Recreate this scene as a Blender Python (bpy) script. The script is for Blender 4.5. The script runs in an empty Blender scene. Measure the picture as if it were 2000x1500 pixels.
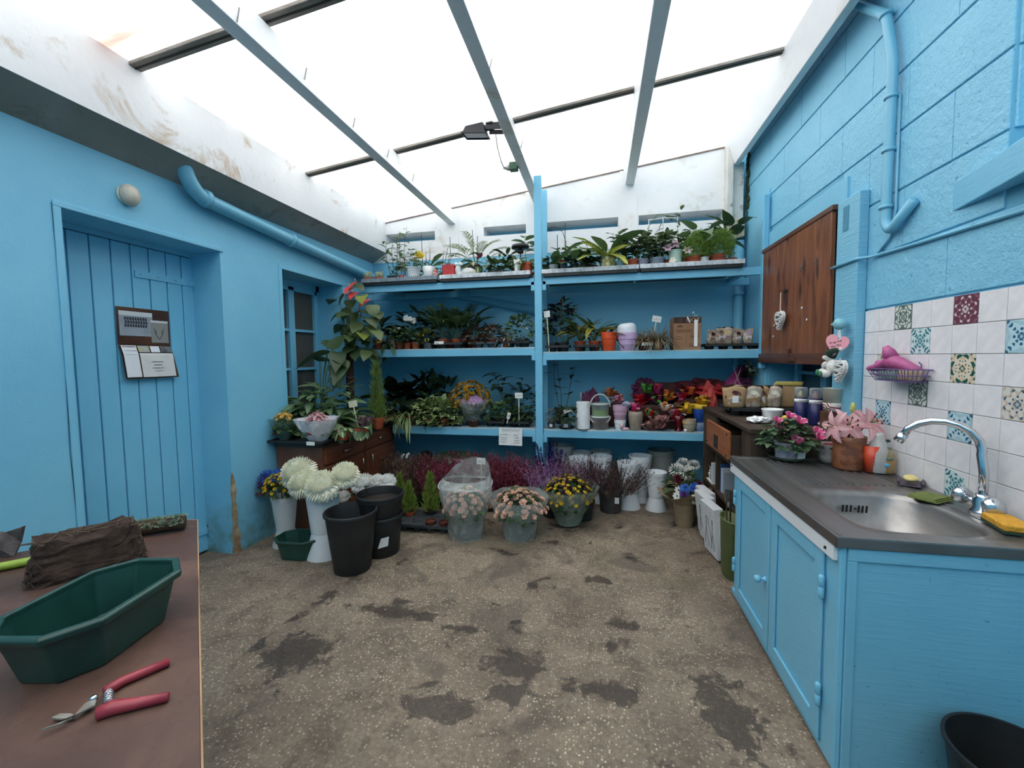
import bpy, math, random
from mathutils import Vector, Matrix
S = bpy.context.scene
COL = S.collection
rnd = random.Random(7)
PI = math.pi
# ---------------------------------------------------------------- camera
FPX, YAW, PIT, ROL, EYE = 827.5, -.2034, -.0627, -.0122, 1.31
_fw = Vector((math.sin(YAW)*math.cos(PIT), math.cos(YAW)*math.cos(PIT), math.sin(PIT)))
_r0 = Vector((math.cos(YAW), -math.sin(YAW), 0)); _u0 = _r0.cross(_fw)
_rt = math.cos(ROL)*_r0 + math.sin(ROL)*_u0; _up = -math.sin(ROL)*_r0 + math.cos(ROL)*_u0
cam = bpy.data.objects.new('camera', bpy.data.cameras.new('camera')); COL.objects.link(cam)
cam.matrix_world = Matrix(((_rt.x, _up.x, -_fw.x, 0), (_rt.y, _up.y, -_fw.y, 0), (_rt.z, _up.z, -_fw.z, EYE), (0, 0, 0, 1)))
cam.data.sensor_fit = 'HORIZONTAL'; cam.data.sensor_width = 36; cam.data.lens = FPX/2000*36
cam.data.clip_start = .02; cam.data.clip_end = 60
S.camera = cam
def ray(u, v): return _rt*((u-1000)/FPX) - _up*((v-750)/FPX) + _fw
def on(ax, val, u, v):
    d = ray(u, v); o = Vector((0, 0, EYE)); return o + d*((val-o[ax])/d[ax])
def onX(x, u, v): return on(0, x, u, v)
def onY(y, u, v): return on(1, y, u, v)
def onZ(z, u, v): return on(2, z, u, v)
# ---------------------------------------------------------------- world, exposure
S.view_settings.view_transform = 'Standard'; S.view_settings.look = 'None'
S.view_settings.gamma = 1; S.view_settings.use_curve_mapping = False
S.view_settings.exposure = .54
W = bpy.data.worlds.new('overcast_sky'); S.world = W; W.use_nodes = True
_n = W.node_tree.nodes; _l = W.node_tree.links
_bg = _n['Background']; _tc = _n.new('ShaderNodeTexCoord'); _no = _n.new('ShaderNodeTexNoise')
_no.inputs['Scale'].default_value = 2.2; _no.inputs['Detail'].default_value = 5
_rp = _n.new('ShaderNodeValToRGB'); _rp.color_ramp.elements[0].color = (.82, .82, .82, 1); _rp.color_ramp.elements[1].color = (1, .99, .97, 1)
_rp.color_ramp.elements[0].position = .3; _rp.color_ramp.elements[1].position = .62
_l.new(_tc.outputs['Generated'], _no.inputs['Vector']); _l.new(_no.outputs['Fac'], _rp.inputs['Fac']); _l.new(_rp.outputs['Color'], _bg.inputs['Color'])
_bg.inputs['Strength'].default_value = 2.6
S.cycles.max_bounces = 10; S.cycles.diffuse_bounces = 6; S.cycles.transparent_max_bounces = 24; S.cycles.transmission_bounces = 6
S.cycles.glossy_bounces = 4; S.cycles.caustics_reflective = False; S.cycles.caustics_refractive = False
# ---------------------------------------------------------------- helpers
def C(h):
    if not isinstance(h, str): return tuple(h)+(1,)
    h = h.lstrip('#'); o = []
    for i in (0, 2, 4):
        c = int(h[i:i+2], 16)/255; o.append(c/12.92 if c <= .04045 else ((c+.055)/1.055)**2.4)
    return tuple(o)+(1,)
class NT:
    """small helper around a node tree"""
    def __init__(s, m): m.use_nodes = True; s.t = m.node_tree; s.b = s.t.nodes['Principled BSDF']; s.o = s.t.nodes['Material Output']
    def n(s, typ, **kw):
        x = s.t.nodes.new('ShaderNode'+typ)
        for k, v in kw.items():
            if hasattr(x, k): setattr(x, k, v)
            else: x.inputs[k.replace('_', ' ')].default_value = v
        return x
    def l(s, a, b): s.t.links.new(a, b)
    def math(s, op, a, b=None, c=None):
        x = s.n('Math', operation=op)
        for i, q in enumerate((a, b, c)):
            if q is None: continue
            if hasattr(q, 'is_output'): s.l(q, x.inputs[i])
            else: x.inputs[i].default_value = q
        return x.outputs[0]
    def mix(s, f, a, b):
        x = s.n('Mix', data_type='RGBA')
        for i, q in ((0, f), (6, a), (7, b)):
            if hasattr(q, 'is_output'): s.l(q, x.inputs[i])
            else: x.inputs[i].default_value = q
        return x.outputs[2]
    def ramp(s, f, stops, interp='LINEAR'):
        x = s.n('ValToRGB'); r = x.color_ramp; r.interpolation = interp
        while len(r.elements) < len(stops): r.elements.new(.5)
        for e, (p, c) in zip(r.elements, stops): e.position = p; e.color = C(c) if isinstance(c, str) else (c, c, c, 1)
        s.l(f, x.inputs[0]); return x.outputs[0]
    def noise(s, vec, scale, detail=4, rough=.55, dist=0):
        x = s.n('TexNoise', Scale=scale, Detail=detail, Roughness=rough, Distortion=dist); s.l(vec, x.inputs['Vector']); return x.outputs['Fac']
    def obj(s): return s.n('TexCoord').outputs['Object']
    def geo(s): return s.n('NewGeometry').outputs['Position']
    def bump(s, h, strength=.3, dist=.01):
        x = s.n('Bump', Strength=strength, Distance=dist); s.l(h, x.inputs['Height']); s.l(x.outputs[0], s.b.inputs['Normal'])
_mc = {}
def M(name, c1, c2=None, scale=6, rough=.55, metal=0, bump=0, bs=None, world=False, detail=4, lo=.35, hi=.65, trans=0, alpha=1, stretch=None, coat=0):
    if name in _mc: return _mc[name]
    m = bpy.data.materials.new(name); t = NT(m); b = t.b
    b.inputs['Base Color'].default_value = C(c1); b.inputs['Roughness'].default_value = rough; b.inputs['Metallic'].default_value = metal
    b.inputs['Transmission Weight'].default_value = trans; b.inputs['Alpha'].default_value = alpha; b.inputs['Coat Weight'].default_value = coat
    if c2 or bump:
        v = t.geo() if world else t.obj()
        if stretch:
            mp = t.n('Mapping'); mp.inputs['Scale'].default_value = stretch; t.l(v, mp.inputs[0]); v = mp.outputs[0]
    if c2: t.l(t.ramp(t.noise(v, scale, detail), [(lo, c1), (hi, c2)]), b.inputs['Base Color'])
    if bump: t.bump(t.noise(v, bs or scale*6, 6), bump)
    m.diffuse_color = C(c1); _mc[name] = m; return m
class MB:
    def __init__(s): s.v = []; s.f = []; s.uv = []
    def add(s, vs, fs, uv=None):
        o = len(s.v); s.v += [tuple(p) for p in vs]; s.f += [tuple(i+o for i in f) for f in fs]; s.uv += uv or [(0, 0)]*len(vs); return s
    def box(s, x0, x1, y0, y1, z0, z1, mat=None):
        vs = [Vector((x, y, z)) for z in (z0, z1) for y in (y0, y1) for x in (x0, x1)]
        if mat: vs = [mat @ p for p in vs]
        return s.add(vs, [(0, 2, 3, 1), (4, 5, 7, 6), (0, 1, 5, 4), (2, 6, 7, 3), (0, 4, 6, 2), (1, 3, 7, 5)], [(x, z) for z in (0, 1) for y in (0, 1) for x in (0, 1)])
    def prism(s, poly, ax, a, b):
        """extrude a 2-D polygon along axis ax from a to b"""
        n = len(poly)
        def p(q, w): return ((w, q[0], q[1]), (q[0], w, q[1]), (q[0], q[1], w))[ax]
        vs = [p(q, a) for q in poly]+[p(q, b) for q in poly]
        return s.add(vs, [tuple(range(n)), tuple(range(2*n-1, n-1, -1))]+[(i, i+n, (i+1) % n+n, (i+1) % n) for i in range(n)])
    def lathe(s, prof, n=20, c=(0, 0, 0), sx=1, sy=1, wob=None):
        vs = []; fs = []; uv = []; k = len(prof)
        for j, (r, z) in enumerate(prof):
            for i in range(n):
                a = 2*PI*i/n; w = wob(a, z) if wob else 1
                vs.append((c[0]+r*w*sx*math.cos(a), c[1]+r*w*sy*math.sin(a), c[2]+z)); uv.append((i/n, j/max(1, k-1)))
        for j in range(k-1):
            for i in range(n): fs.append((j*n+i, j*n+(i+1) % n, (j+1)*n+(i+1) % n, (j+1)*n+i))
        if prof[0][0] > 1e-4: fs.append(tuple(range(n-1, -1, -1)))
        if prof[-1][0] > 1e-4: fs.append(tuple((k-1)*n+i for i in range(n)))
        return s.add(vs, fs, uv)
    def tube(s, pts, r, n=6, cap=True):
        pts = [Vector(p) for p in pts]; k = len(pts); vs = []; fs = []; ref = None
        for j, p in enumerate(pts):
            d = (pts[min(j+1, k-1)]-pts[max(j-1, 0)]).normalized()
            if ref is None: ref = d.orthogonal().normalized()
            ref = (ref-d*ref.dot(d)).normalized(); q = d.cross(ref); rr = r[j] if isinstance(r, (list, tuple)) else r
            for i in range(n):
                a = 2*PI*i/n; vs.append(p+ref*(rr*math.cos(a))+q*(rr*math.sin(a)))
        for j in range(k-1):
            for i in range(n): fs.append((j*n+i, j*n+(i+1) % n, (j+1)*n+(i+1) % n, (j+1)*n+i))
        if cap: fs += [tuple(range(n-1, -1, -1)), tuple((k-1)*n+i for i in range(n))]
        return s.add(vs, fs)
    def ball(s, c, rx, ry=None, rz=None, n=10, m=7, mat=None):
        ry = ry or rx; rz = rz or rx; vs = [(0, 0, -rz)]; fs = []
        for j in range(1, m):
            t = PI*j/m
            for i in range(n): a = 2*PI*i/n; vs.append((rx*math.sin(t)*math.cos(a), ry*math.sin(t)*math.sin(a), -rz*math.cos(t)))
        vs.append((0, 0, rz)); e = len(vs)-1
        for i in range(n):
            fs.append((0, 1+(i+1) % n, 1+i)); fs.append((e, e-n+i, e-n+(i+1) % n))
            for j in range(m-2): a = 1+j*n; fs.append((a+i, a+(i+1) % n, a+n+(i+1) % n, a+n+i))
        c = Vector(c); vs = [(mat @ Vector(p) if mat else Vector(p))+c for p in vs]
        return s.add(vs, fs)
    def mesh(s, name, mat, smooth=False):
        me = bpy.data.meshes.new(name); me.from_pydata(s.v, [], s.f)
        u = me.uv_layers.new(name='uv'); li = [0]*len(me.loops); me.loops.foreach_get('vertex_index', li)
        u.data.foreach_set('uv', [c for i in li for c in s.uv[i]])
        if smooth: me.polygons.foreach_set('use_smooth', [True]*len(me.polygons))
        if mat: me.materials.append(mat)
        me.update(); return me
    def build(s, name, mat, parent=None, smooth=False, bevel=0, loc=None, kind=None):
        return link(name, s.mesh(name, mat, smooth), parent, bevel, loc, kind)
def link(name, me, parent=None, bevel=0, loc=None, kind=None):
    o = bpy.data.objects.new(name, me); COL.objects.link(o)
    if parent: o.parent = parent
    if loc is not None: o.location = loc
    if bevel: b = o.modifiers.new('bevel', 'BEVEL'); b.width = bevel; b.segments = 2; b.limit_method = 'ANGLE'
    if kind: o['kind'] = kind
    return o
def tag(o, label, cat, group=None):
    o['label'] = label; o['category'] = cat
    if group: o['group'] = group
    return o
def thing(name, label, cat, loc=(0, 0, 0), rz=0, group=None):
    o = bpy.data.objects.new(name, None); COL.objects.link(o); o.empty_display_size = .05
    o.location = loc; o.rotation_euler = (0, 0, rz); return tag(o, label, cat, group)
def empty_struct(name):
    o = bpy.data.objects.new(name, None); COL.objects.link(o); o['kind'] = 'structure'; return o
def dup(root, loc, rz=None, label=None, group=None, scale=None):
    r = root.copy(); COL.objects.link(r); r.location = loc
    if rz is not None: r.rotation_euler = (0, 0, rz)
    if label: r['label'] = label
    if group: r['group'] = group
    if scale: r.scale = scale if hasattr(scale, '__len__') else (scale,)*3
    for ch in list(root.children):
        c = ch.copy(); COL.objects.link(c); c.parent = r
        for g in list(ch.children):
            d = g.copy(); COL.objects.link(d); d.parent = c
    return r
def text(body, size, mat, parent, loc, rot=(PI/2, 0, 0), name='lettering', align='CENTER', extr=.0004):
    cu = bpy.data.curves.new(name, 'FONT'); cu.body = body; cu.size = size; cu.align_x = align; cu.align_y = 'CENTER'; cu.extrude = extr; cu.resolution_u = 2
    t = bpy.data.objects.new(name, cu); COL.objects.link(t)
    me = bpy.data.meshes.new_from_object(t); bpy.data.objects.remove(t); bpy.data.curves.remove(cu)
    me.name = name; me.materials.clear(); me.materials.append(mat)
    o = link(name, me, parent, loc=loc); o.rotation_euler = rot; return o
# ================================================================ materials of the place
def paint(name, c1, c2, dirt=None, scale=2.2, bump=.25, bs=60, rough=.5, chips=0, algae=0, drag=None):
    m = bpy.data.materials.new(name); t = NT(m); v = t.geo()
    if drag: mp = t.n('Mapping'); mp.inputs['Scale'].default_value = drag; t.l(v, mp.inputs[0]); v2 = mp.outputs[0]
    else: v2 = v
    col = t.ramp(t.noise(v, scale, 6, .6), [(.3, c1), (.7, c2)])
    if dirt: col = t.mix(t.ramp(t.noise(v, scale*1.7, 8, .7, .6), [(.56, 0.), (.68, 1.)]), col, C(dirt))
    if chips: col = t.mix(t.ramp(t.noise(v, 38, 4, .65), [(.66, 0.), (.71, .8)]), col, C('#4f8296'))
    if algae:
        z = t.n('SeparateXYZ'); t.l(v, z.inputs[0])
        k = t.math('MULTIPLY', t.ramp(z.outputs['Z'], [(.02, 1.), (.45, 0.)]), t.ramp(t.noise(v, 5, 6, .65), [(.38, 0.), (.62, 1.)]))
        col = t.mix(k, col, C('#5e7a66'))
    t.l(col, t.b.inputs['Base Color']); t.b.inputs['Roughness'].default_value = rough
    if bump: t.bump(t.noise(v2, bs, 5, .65), bump, .008)
    return m
BLUE = paint('blue_paint_plaster', '#74bbd9', '#80c4df', bump=.22, bs=40, algae=1)
BLUE_BLOCK = paint('blue_paint_block', '#7ac0dd', '#88c9e4', bump=1.0, bs=34, chips=1)
BLUE_WOOD = paint('blue_paint_wood', '#70bbdb', '#7ec4e2', bump=.25, bs=30, rough=.4, drag=(4, 4, .5))
BLUE_WOOD_H = paint('blue_paint_wood_cross', '#70bbdb', '#7ec4e2', bump=.25, bs=30, rough=.4, drag=(.5, .5, 5))
WHITE = paint('white_paint', '#dfe1e4', '#eceded', scale=2.0, dirt='#d3cbbf', bump=.15, bs=30)
WHITE_OLD = paint('white_paint_weathered', '#c9c6be', '#e0ddd6', scale=5, dirt='#7d6a52', bump=.5, bs=25)
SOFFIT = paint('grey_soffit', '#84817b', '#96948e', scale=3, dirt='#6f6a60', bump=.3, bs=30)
JOINT = M('joint_mortar_blue', '#68acc8', '#74b6d0', 8, .8, world=True)
DARK = M('dark_void', '#14181a', rough=.9)
def floor_mat():
    m = bpy.data.materials.new('exposed_aggregate_concrete'); t = NT(m); v = t.geo()
    base = t.ramp(t.noise(v, 2.6, 7, .6), [(.3, '#6f6154'), (.52, '#8c7d6c'), (.72, '#a59581')])
    fine = t.noise(v, 60, 4, .7); base = t.mix(t.ramp(fine, [(.35, .0), (.65, .55)]), base, C('#54473a'))
    base = t.mix(t.ramp(t.noise(v, 6.5, 7, .68, .8), [(.50, 0.), (.60, .5)]), base, C('#4f4338'))
    vo = t.n('TexVoronoi', Scale=84.0, Randomness=1.0); t.l(v, vo.inputs['Vector'])
    sep = t.n('SeparateColor'); t.l(vo.outputs['Color'], sep.inputs[0])
    peb = t.math('MULTIPLY', t.ramp(vo.outputs['Distance'], [(.24, 1.), (.42, 0.)]), t.ramp(sep.outputs[0], [(.46, 0.), (.56, .95)]))
    pcol = t.ramp(sep.outputs[1], [(.0, '#c9b89c'), (.4, '#a99b88'), (.7, '#cfc0a8'), (1., '#8f7f6c')])
    wear = t.ramp(t.noise(v, 1.3, 5, .6), [(.36, .35), (.56, 1.)])
    base = t.mix(t.math('MULTIPLY', peb, wear), base, pcol)
    green = t.ramp(t.noise(v, 1.1, 5, .6, .5), [(.52, 0.), (.7, .45)])
    sp = t.n('SeparateXYZ'); t.l(v, sp.inputs[0])
    green = t.math('MULTIPLY', green, t.ramp(t.math('MULTIPLY', sp.outputs['Y'], .25), [(.45, 0.), (.72, 1.)]))
    base = t.mix(green, base, C('#6f7350'))
    pat = t.ramp(t.noise(v, 1.55, 6, .55, 1.2), [(.57, 0.), (.62, 1.)])
    base = t.mix(t.math('MULTIPLY', pat, .55), base, C('#564d45'))
    wet = t.ramp(t.noise(v, 4.2, 7, .62, .4), [(.60, 0.), (.645, 1.)])
    # damp patches with a place of their own
    for u, w, rx, ry in ((575, 1275, .17, .15), (1005, 1300, .13, .12), (1165, 1133, .09, .05), (640, 1165, .06, .09), (770, 1195, .26, .05), (900, 1228, .12, .03), (1420, 1395, .12, .2), (1000, 1355, .1, .06), (850, 1380, .2, .07), (1190, 1350, .12, .06), (1210, 1220, .1, .04)):
        p = onZ(0, u, w); a = t.n('VectorMath', operation='SUBTRACT'); t.l(v, a.inputs[0]); a.inputs[1].default_value = p
        s = t.n('VectorMath', operation='MULTIPLY'); t.l(a.outputs[0], s.inputs[0]); s.inputs[1].default_value = (1/rx, 1/ry, 0)
        ln = t.n('VectorMath', operation='LENGTH'); t.l(s.outputs[0], ln.inputs[0])
        d = t.math('ADD', ln.outputs['Value'], t.math('MULTIPLY', t.math('SUBTRACT', t.noise(v, 11, 7, .75, .6), .5), 4.2))
        wet = t.math('MAXIMUM', wet, t.ramp(d, [(.72, .95), (.9, 0.)]))
    base = t.mix(t.math('MULTIPLY', wet, .8), base, C('#2a211b'))
    t.l(base, t.b.inputs['Base Color']); t.l(t.ramp(wet, [(0., .85), (1., .5)]), t.b.inputs['Roughness'])
    hgt = t.math('ADD', t.math('MULTIPLY', peb, .5), t.math('ADD', fine, t.math('MULTIPLY', pat, -.8)))
    t.bump(hgt, .55, .006); return m
def wood(name, c1, c2, c3, axis=2, rough=.45, scale=1., knots=False, coat=0):
    m = bpy.data.materials.new(name); t = NT(m); v = t.obj(); mp = t.n('Mapping'); s = [9*scale]*3; s[axis] = 1.1*scale
    mp.inputs['Scale'].default_value = s; t.l(v, mp.inputs[0])
    n = t.noise(mp.outputs[0], 2.4, 8, .62, .8)
    col = t.ramp(n, [(.28, c1), (.5, c2), (.74, c3)])
    if knots:
        mk = t.n('Mapping'); k = [14, 14, 14]; k[axis] = 5; mk.inputs['Scale'].default_value = k; t.l(v, mk.inputs[0])
        vo = t.n('TexVoronoi', Scale=1.0); t.l(mk.outputs[0], vo.inputs['Vector']); sc = t.n('SeparateColor'); t.l(vo.outputs['Color'], sc.inputs[0])
        d = t.math('ADD', vo.outputs['Distance'], t.math('MULTIPLY', t.noise(mp.outputs[0], 3, 3), .35))
        kn = t.math('MULTIPLY', t.ramp(d, [(.30, 1.), (.62, 0.)]), t.ramp(sc.outputs[0], [(.42, 0.), (.5, .85)]))
        col = t.mix(kn, col, C('#2a1710'))
    t.l(col, t.b.inputs['Base Color']); t.b.inputs['Roughness'].default_value = rough; t.b.inputs['Coat Weight'].default_value = coat
    t.bump(n, .12, .004); return m
def film(name, tint='#dfe8e4', opac=.16, rough=.12, scale=9):
    """clear crinkled plastic: mostly see-through, glossy folds"""
    m = bpy.data.materials.new(name); t = NT(m); v = t.obj()
    n = t.noise(v, scale, 5, .6, 1.5); t.bump(n, .9, .02)
    t.b.inputs['Base Color'].default_value = C(tint); t.b.inputs['Roughness'].default_value = rough
    tr = t.n('BsdfTransparent'); mx = t.n('MixShader'); fr = t.n('LayerWeight', Blend=.35)
    f = t.math('ADD', t.math('MULTIPLY', fr.outputs['Facing'], .35), t.math('ADD', opac, t.math('MULTIPLY', t.ramp(n, [(.5, 0.), (.72, 1.)]), .3)))
    t.l(f, mx.inputs[0]); t.l(tr.outputs[0], mx.inputs[1]); t.l(t.b.outputs[0], mx.inputs[2]); t.l(mx.outputs[0], t.o.inputs[0]); return m
def glass(name, tint='#ffffff', opac=.08):
    m = bpy.data.materials.new(name); t = NT(m); t.b.inputs['Base Color'].default_value = C(tint); t.b.inputs['Roughness'].default_value = .06
    tr = t.n('BsdfTransparent'); mx = t.n('MixShader'); fr = t.n('LayerWeight', Blend=.3); tr.inputs[0].default_value = C(tint)
    t.l(t.math('ADD', t.math('MULTIPLY', fr.outputs['Facing'], .5), opac), mx.inputs[0]); t.l(tr.outputs[0], mx.inputs[1]); t.l(t.b.outputs[0], mx.inputs[2]); t.l(mx.outputs[0], t.o.inputs[0]); return m
def roof_mat():
    """ribbed translucent polycarbonate sheet, a little dirty"""
    m = bpy.data.materials.new('ribbed_polycarbonate'); t = NT(m); v = t.geo(); t.t.nodes.remove(t.b)
    dirt = t.ramp(t.noise(v, 1.4, 7, .68, .5), [(.42, 0.), (.75, 1.)])
    mp = t.n('Mapping'); mp.inputs['Scale'].default_value = (.6, 9, 1); t.l(v, mp.inputs[0])
    streak = t.ramp(t.noise(mp.outputs[0], 1.6, 5, .6), [(.45, 0.), (.72, 1.)])
    sp = t.n('SeparateXYZ'); t.l(v, sp.inputs[0])
    rib = t.math('POWER', t.math('ABSOLUTE', t.math('SINE', t.math('MULTIPLY', sp.outputs['Y'], 130))), 6)
    k = t.math('ADD', t.math('MULTIPLY', dirt, .42), t.math('ADD', t.math('MULTIPLY', streak, .10), t.math('MULTIPLY', rib, .10)))
    c1 = t.mix(k, C('#ffffff'), C('#5c6066'))
    p = onZ(2.82, 215, 70); a = t.n('VectorMath', operation='SUBTRACT'); t.l(v, a.inputs[0]); a.inputs[1].default_value = p
    s = t.n('VectorMath', operation='MULTIPLY'); t.l(a.outputs[0], s.inputs[0]); s.inputs[1].default_value = (2.2, 9, 0)
    ln = t.n('VectorMath', operation='LENGTH'); t.l(s.outputs[0], ln.inputs[0])
    c1 = t.mix(t.math('MULTIPLY', t.ramp(t.math('ADD', ln.outputs['Value'], t.math('MULTIPLY', streak, .6)), [(.3, 1.), (1.1, 0.)]), .6), c1, C('#b07860'))
    tp = t.n('BsdfTransparent'); tl = t.n('BsdfTranslucent'); mx = t.n('MixShader', Fac=.45)
    t.l(c1, tp.inputs[0]); t.l(c1, tl.inputs[0]); t.l(tp.outputs[0], mx.inputs[1]); t.l(tl.outputs[0], mx.inputs[2]); t.l(mx.outputs[0], t.o.inputs[0]); return m
# ================================================================ the setting
XL, XR, YB, YF = -2.412, 1.308, 4.285, -2.3      # left wall, right wall, back wall, wall behind the camera
def roofz(x): return 2.763+.126*(x+2.297)
def struct(name, mb, mat, bevel=0, parent=None):
    o = mb.build(name, mat, parent, bevel=bevel)
    if not parent: o['kind'] = 'structure'
    return o
struct('floor', MB().box(-2.9, 1.75, YF-.2, YB+.3, -.1, 0), floor_mat())
# left wall with door and window openings
DY0, DY1, DZ = 1.527, 2.36, 2.018; WY0, WY1, WZ0, WZ1 = 2.905, 3.70, .80, 2.016
b = MB()
b.box(-2.72, XL, YF-.2, DY0, 0, 2.36); b.box(-2.72, XL, DY0, DY1, DZ, 2.36); b.box(-2.72, XL, DY1, WY0, 0, 2.36)
b.box(-2.72, XL, WY0, WY1, 0, WZ0); b.box(-2.72, XL, WY0, WY1, WZ1, 2.36); b.box(-2.72, XL, WY1, YB+.3, 0, 2.36)
b.box(-2.80, -2.72, YF-.2, YB+.3, 0, 2.36)
struct('wall_left', b, BLUE)
# raised plaster frame round the door, window surround, worn corner of the reveal
struct('trim_1', MB().box(XL, XL+.008, 1.497, DY0, 0, DZ).box(XL, XL+.008, 1.497, DY1+.02, DZ, 2.045), BLUE, .003)
struct('trim_2', MB().box(XL, XL+.006, WY0-.035, WY0, WZ0, WZ1).box(XL, XL+.006, WY0-.035, WY1+.03, WZ1, 2.05), BLUE, .002)
wy = M('worn_plaster_edge', '#8a6a44', '#b9ab92', 14, .9, bump=.6)
zz = [.0, .06, .13, .2, .28, .36, .43, .5, .56]; wv = [.05, .035, .045, .022, .03, .018, .03, .02, .004]
b = MB().prism([(DY1-.001, z) for z in zz]+[(DY1+w, z) for z, w in reversed(list(zip(zz, wv)))], 0, XL-.002, XL+.002)
b.prism([(XL+.0015, z) for z in zz]+[(XL-w*.6, z) for z, w in reversed(list(zip(zz, wv)))], 1, DY1-.002, DY1+.001)
struct('trim_3', b, wy)
struct('trim_4', MB().tube([(XL+.002, 1.494, .05), (XL+.002, 1.499, .6), (XL+.002, 1.492, .9), (XL+.002, 1.50, 1.3), (XL+.002, 1.499, 1.75), (XL+.002, 1.495, 2.03)], [.001, .0018, .001, .002, .0015, .0008], 5), M('crack_dark', '#34505c', rough=.9))
# ceiling: fascia beam on the left wall, rafters, glazing bars, translucent sheets
struct('trim_5', MB().prism([(-2.245, 2.775), (-2.245, 2.447), (-2.40, 2.447), (-2.40, 2.775)], 1, YF-.2, YB+.02), paint('white_fascia_stained', '#dcdee0', '#eaebeb', scale=1.3, dirt='#b59c7e', bump=.25, bs=30))
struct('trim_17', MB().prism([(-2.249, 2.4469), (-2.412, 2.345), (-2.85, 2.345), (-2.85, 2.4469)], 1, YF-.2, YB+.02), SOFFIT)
ceil = empty_struct('ceiling')
RM = roof_mat(); JY = [-2.04, -.77, .50, 1.77, 3.04, 4.31]
RAFT = [((-1.551, 2.705), (-1.462, 2.694)), ((-.645, 2.843), (-.566, 2.832)), ((.243, 2.934), (.322, 2.922))]
ns = Vector((-.125, 0, .992))
for (xa, za), (xb, zb) in RAFT:
    d = roofz(xa)-za-.006
    MB().prism([(xa, za), (xb, zb), (xb-.02, zb+d), (xa-.02, za+d)], 1, YF, YB+.02).build('rafter', WHITE, ceil, bevel=.004)
MB().prism([(1.170, 2.99), (1.222, 2.997), (1.30, 3.21), (1.11, 3.188)], 1, YF, YB+.02).build('rafter', WHITE, ceil, bevel=.004)
for j, y in enumerate(JY):
    if -1 < y < 4.2:
        MB().prism([(-2.25, roofz(-2.25)-.014), (1.2, roofz(1.2)-.014), (1.2, roofz(1.2)+.004), (-2.25, roofz(-2.25)+.004)], 1, y-.03, y+.03).build('glazing_bar', M('glazing_bar_metal', '#6d655e', '#8a847c', 30, .5, stretch=(.3, 8, 1)), ceil, bevel=.003)
        MB().prism([(-2.25, roofz(-2.25)-.018), (1.2, roofz(1.2)-.018), (1.2, roofz(1.2)-.013), (-2.25, roofz(-2.25)-.013)], 1, y-.004, y+.004).build('glazing_strip', M('glazing_rubber', '#2a2623', rough=.7), ceil)
    if j < len(JY)-1:
        a, c = y+.006, JY[j+1]-.006
        MB().prism([(-2.34, roofz(-2.34)+.004), (1.29, roofz(1.29)+.004), (1.29, roofz(1.29)+.005), (-2.34, roofz(-2.34)+.005)], 1, a, c).build('roof_panel', RM, ceil)
for (u, v, x) in ((463, 30, -1.46), (595, 145, -1.46), (690, 240, -1.46), (757, 300, -1.46), (806, 347, -1.46), (957, 125, -.566), (1018, 282, -.566)):
    p = onX(x, u, v); MB().tube([p+Vector((-.002, 0, -.025)), p+Vector((.012, 0, .028))], .003, 5).build('nail', M('nail_steel', '#8d8a86', rough=.5, metal=.6), ceil)
# back wall
b = MB(); b.box(-2.8, 1.7, YB+.22, YB+.35, 0, 3.4)
b.box(-2.8, 1.7, YB, YB+.22, 0, 2.345)
struct('wall_back', b, BLUE)
b = MB(); y0 = YB-.004
b.box(-2.42, 1.12, y0, YB+.22, 2.345, 2.552)
SL = [(-2.25, -1.69), (-1.16, -.70), (-.62, .178), (.366, 1.12)]
xs = [-2.42]
for a, c in SL: b.box(xs[-1], a, y0, YB+.22, 2.552, 2.642); xs.append(c)
b.box(xs[-1], 1.14, y0, YB+.22, 2.552, 2.642)
b.prism([(-2.42, 2.642), (1.13, 2.642), (1.13, roofz(1.13)-.006), (-2.42, roofz(-2.42)-.006)], 1, y0, YB+.22)
struct('trim_6', b, WHITE)
for k, (a, c) in enumerate(((-1.60, -1.43), (-.72, -.55), (.19, .352))):
    struct('trim_%d' % (7+k), MB().box(a, c, y0-.008, y0, 2.40, roofz(a)-.01), WHITE, .003)
struct('trim_10', MB().prism([(-2.4, roofz(-2.4)-.012), (1.12, roofz(1.12)-.012), (1.12, roofz(1.12)), (-2.4, roofz(-2.4))], 1, y0-.008, y0), M('roof_edge_brown', '#8a7468', '#6b5a50', 20, .7))
# weathered corner post, stone corbel and damp moss in the far right corner
struct('trim_11', MB().box(1.115, 1.165, 4.18, YB, 2.50, 3.16).box(1.165, 1.262, 4.22, YB, 2.50, 3.02), WHITE_OLD, .004)
struct('trim_12', MB().prism([(1.14, 2.33), (1.262, 2.36), (1.262, 2.505), (1.14, 2.505)], 1, 4.17, YB), paint('lichen_stone', '#a59a80', '#c5bfae', scale=14, dirt='#6e5f45', bump=.6, bs=30), .006)
b = MB()
for k in range(26): b.ball((XR-.006, 4.245+rnd.uniform(-.03, .03), 2.53+k*.022), .014, rnd.uniform(.014, .03), rnd.uniform(.015, .03), 6, 4)
struct('trim_13', b, M('dark_moss', '#2f3d22', '#4a5a3a', 20, .95, bump=.8))
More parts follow.
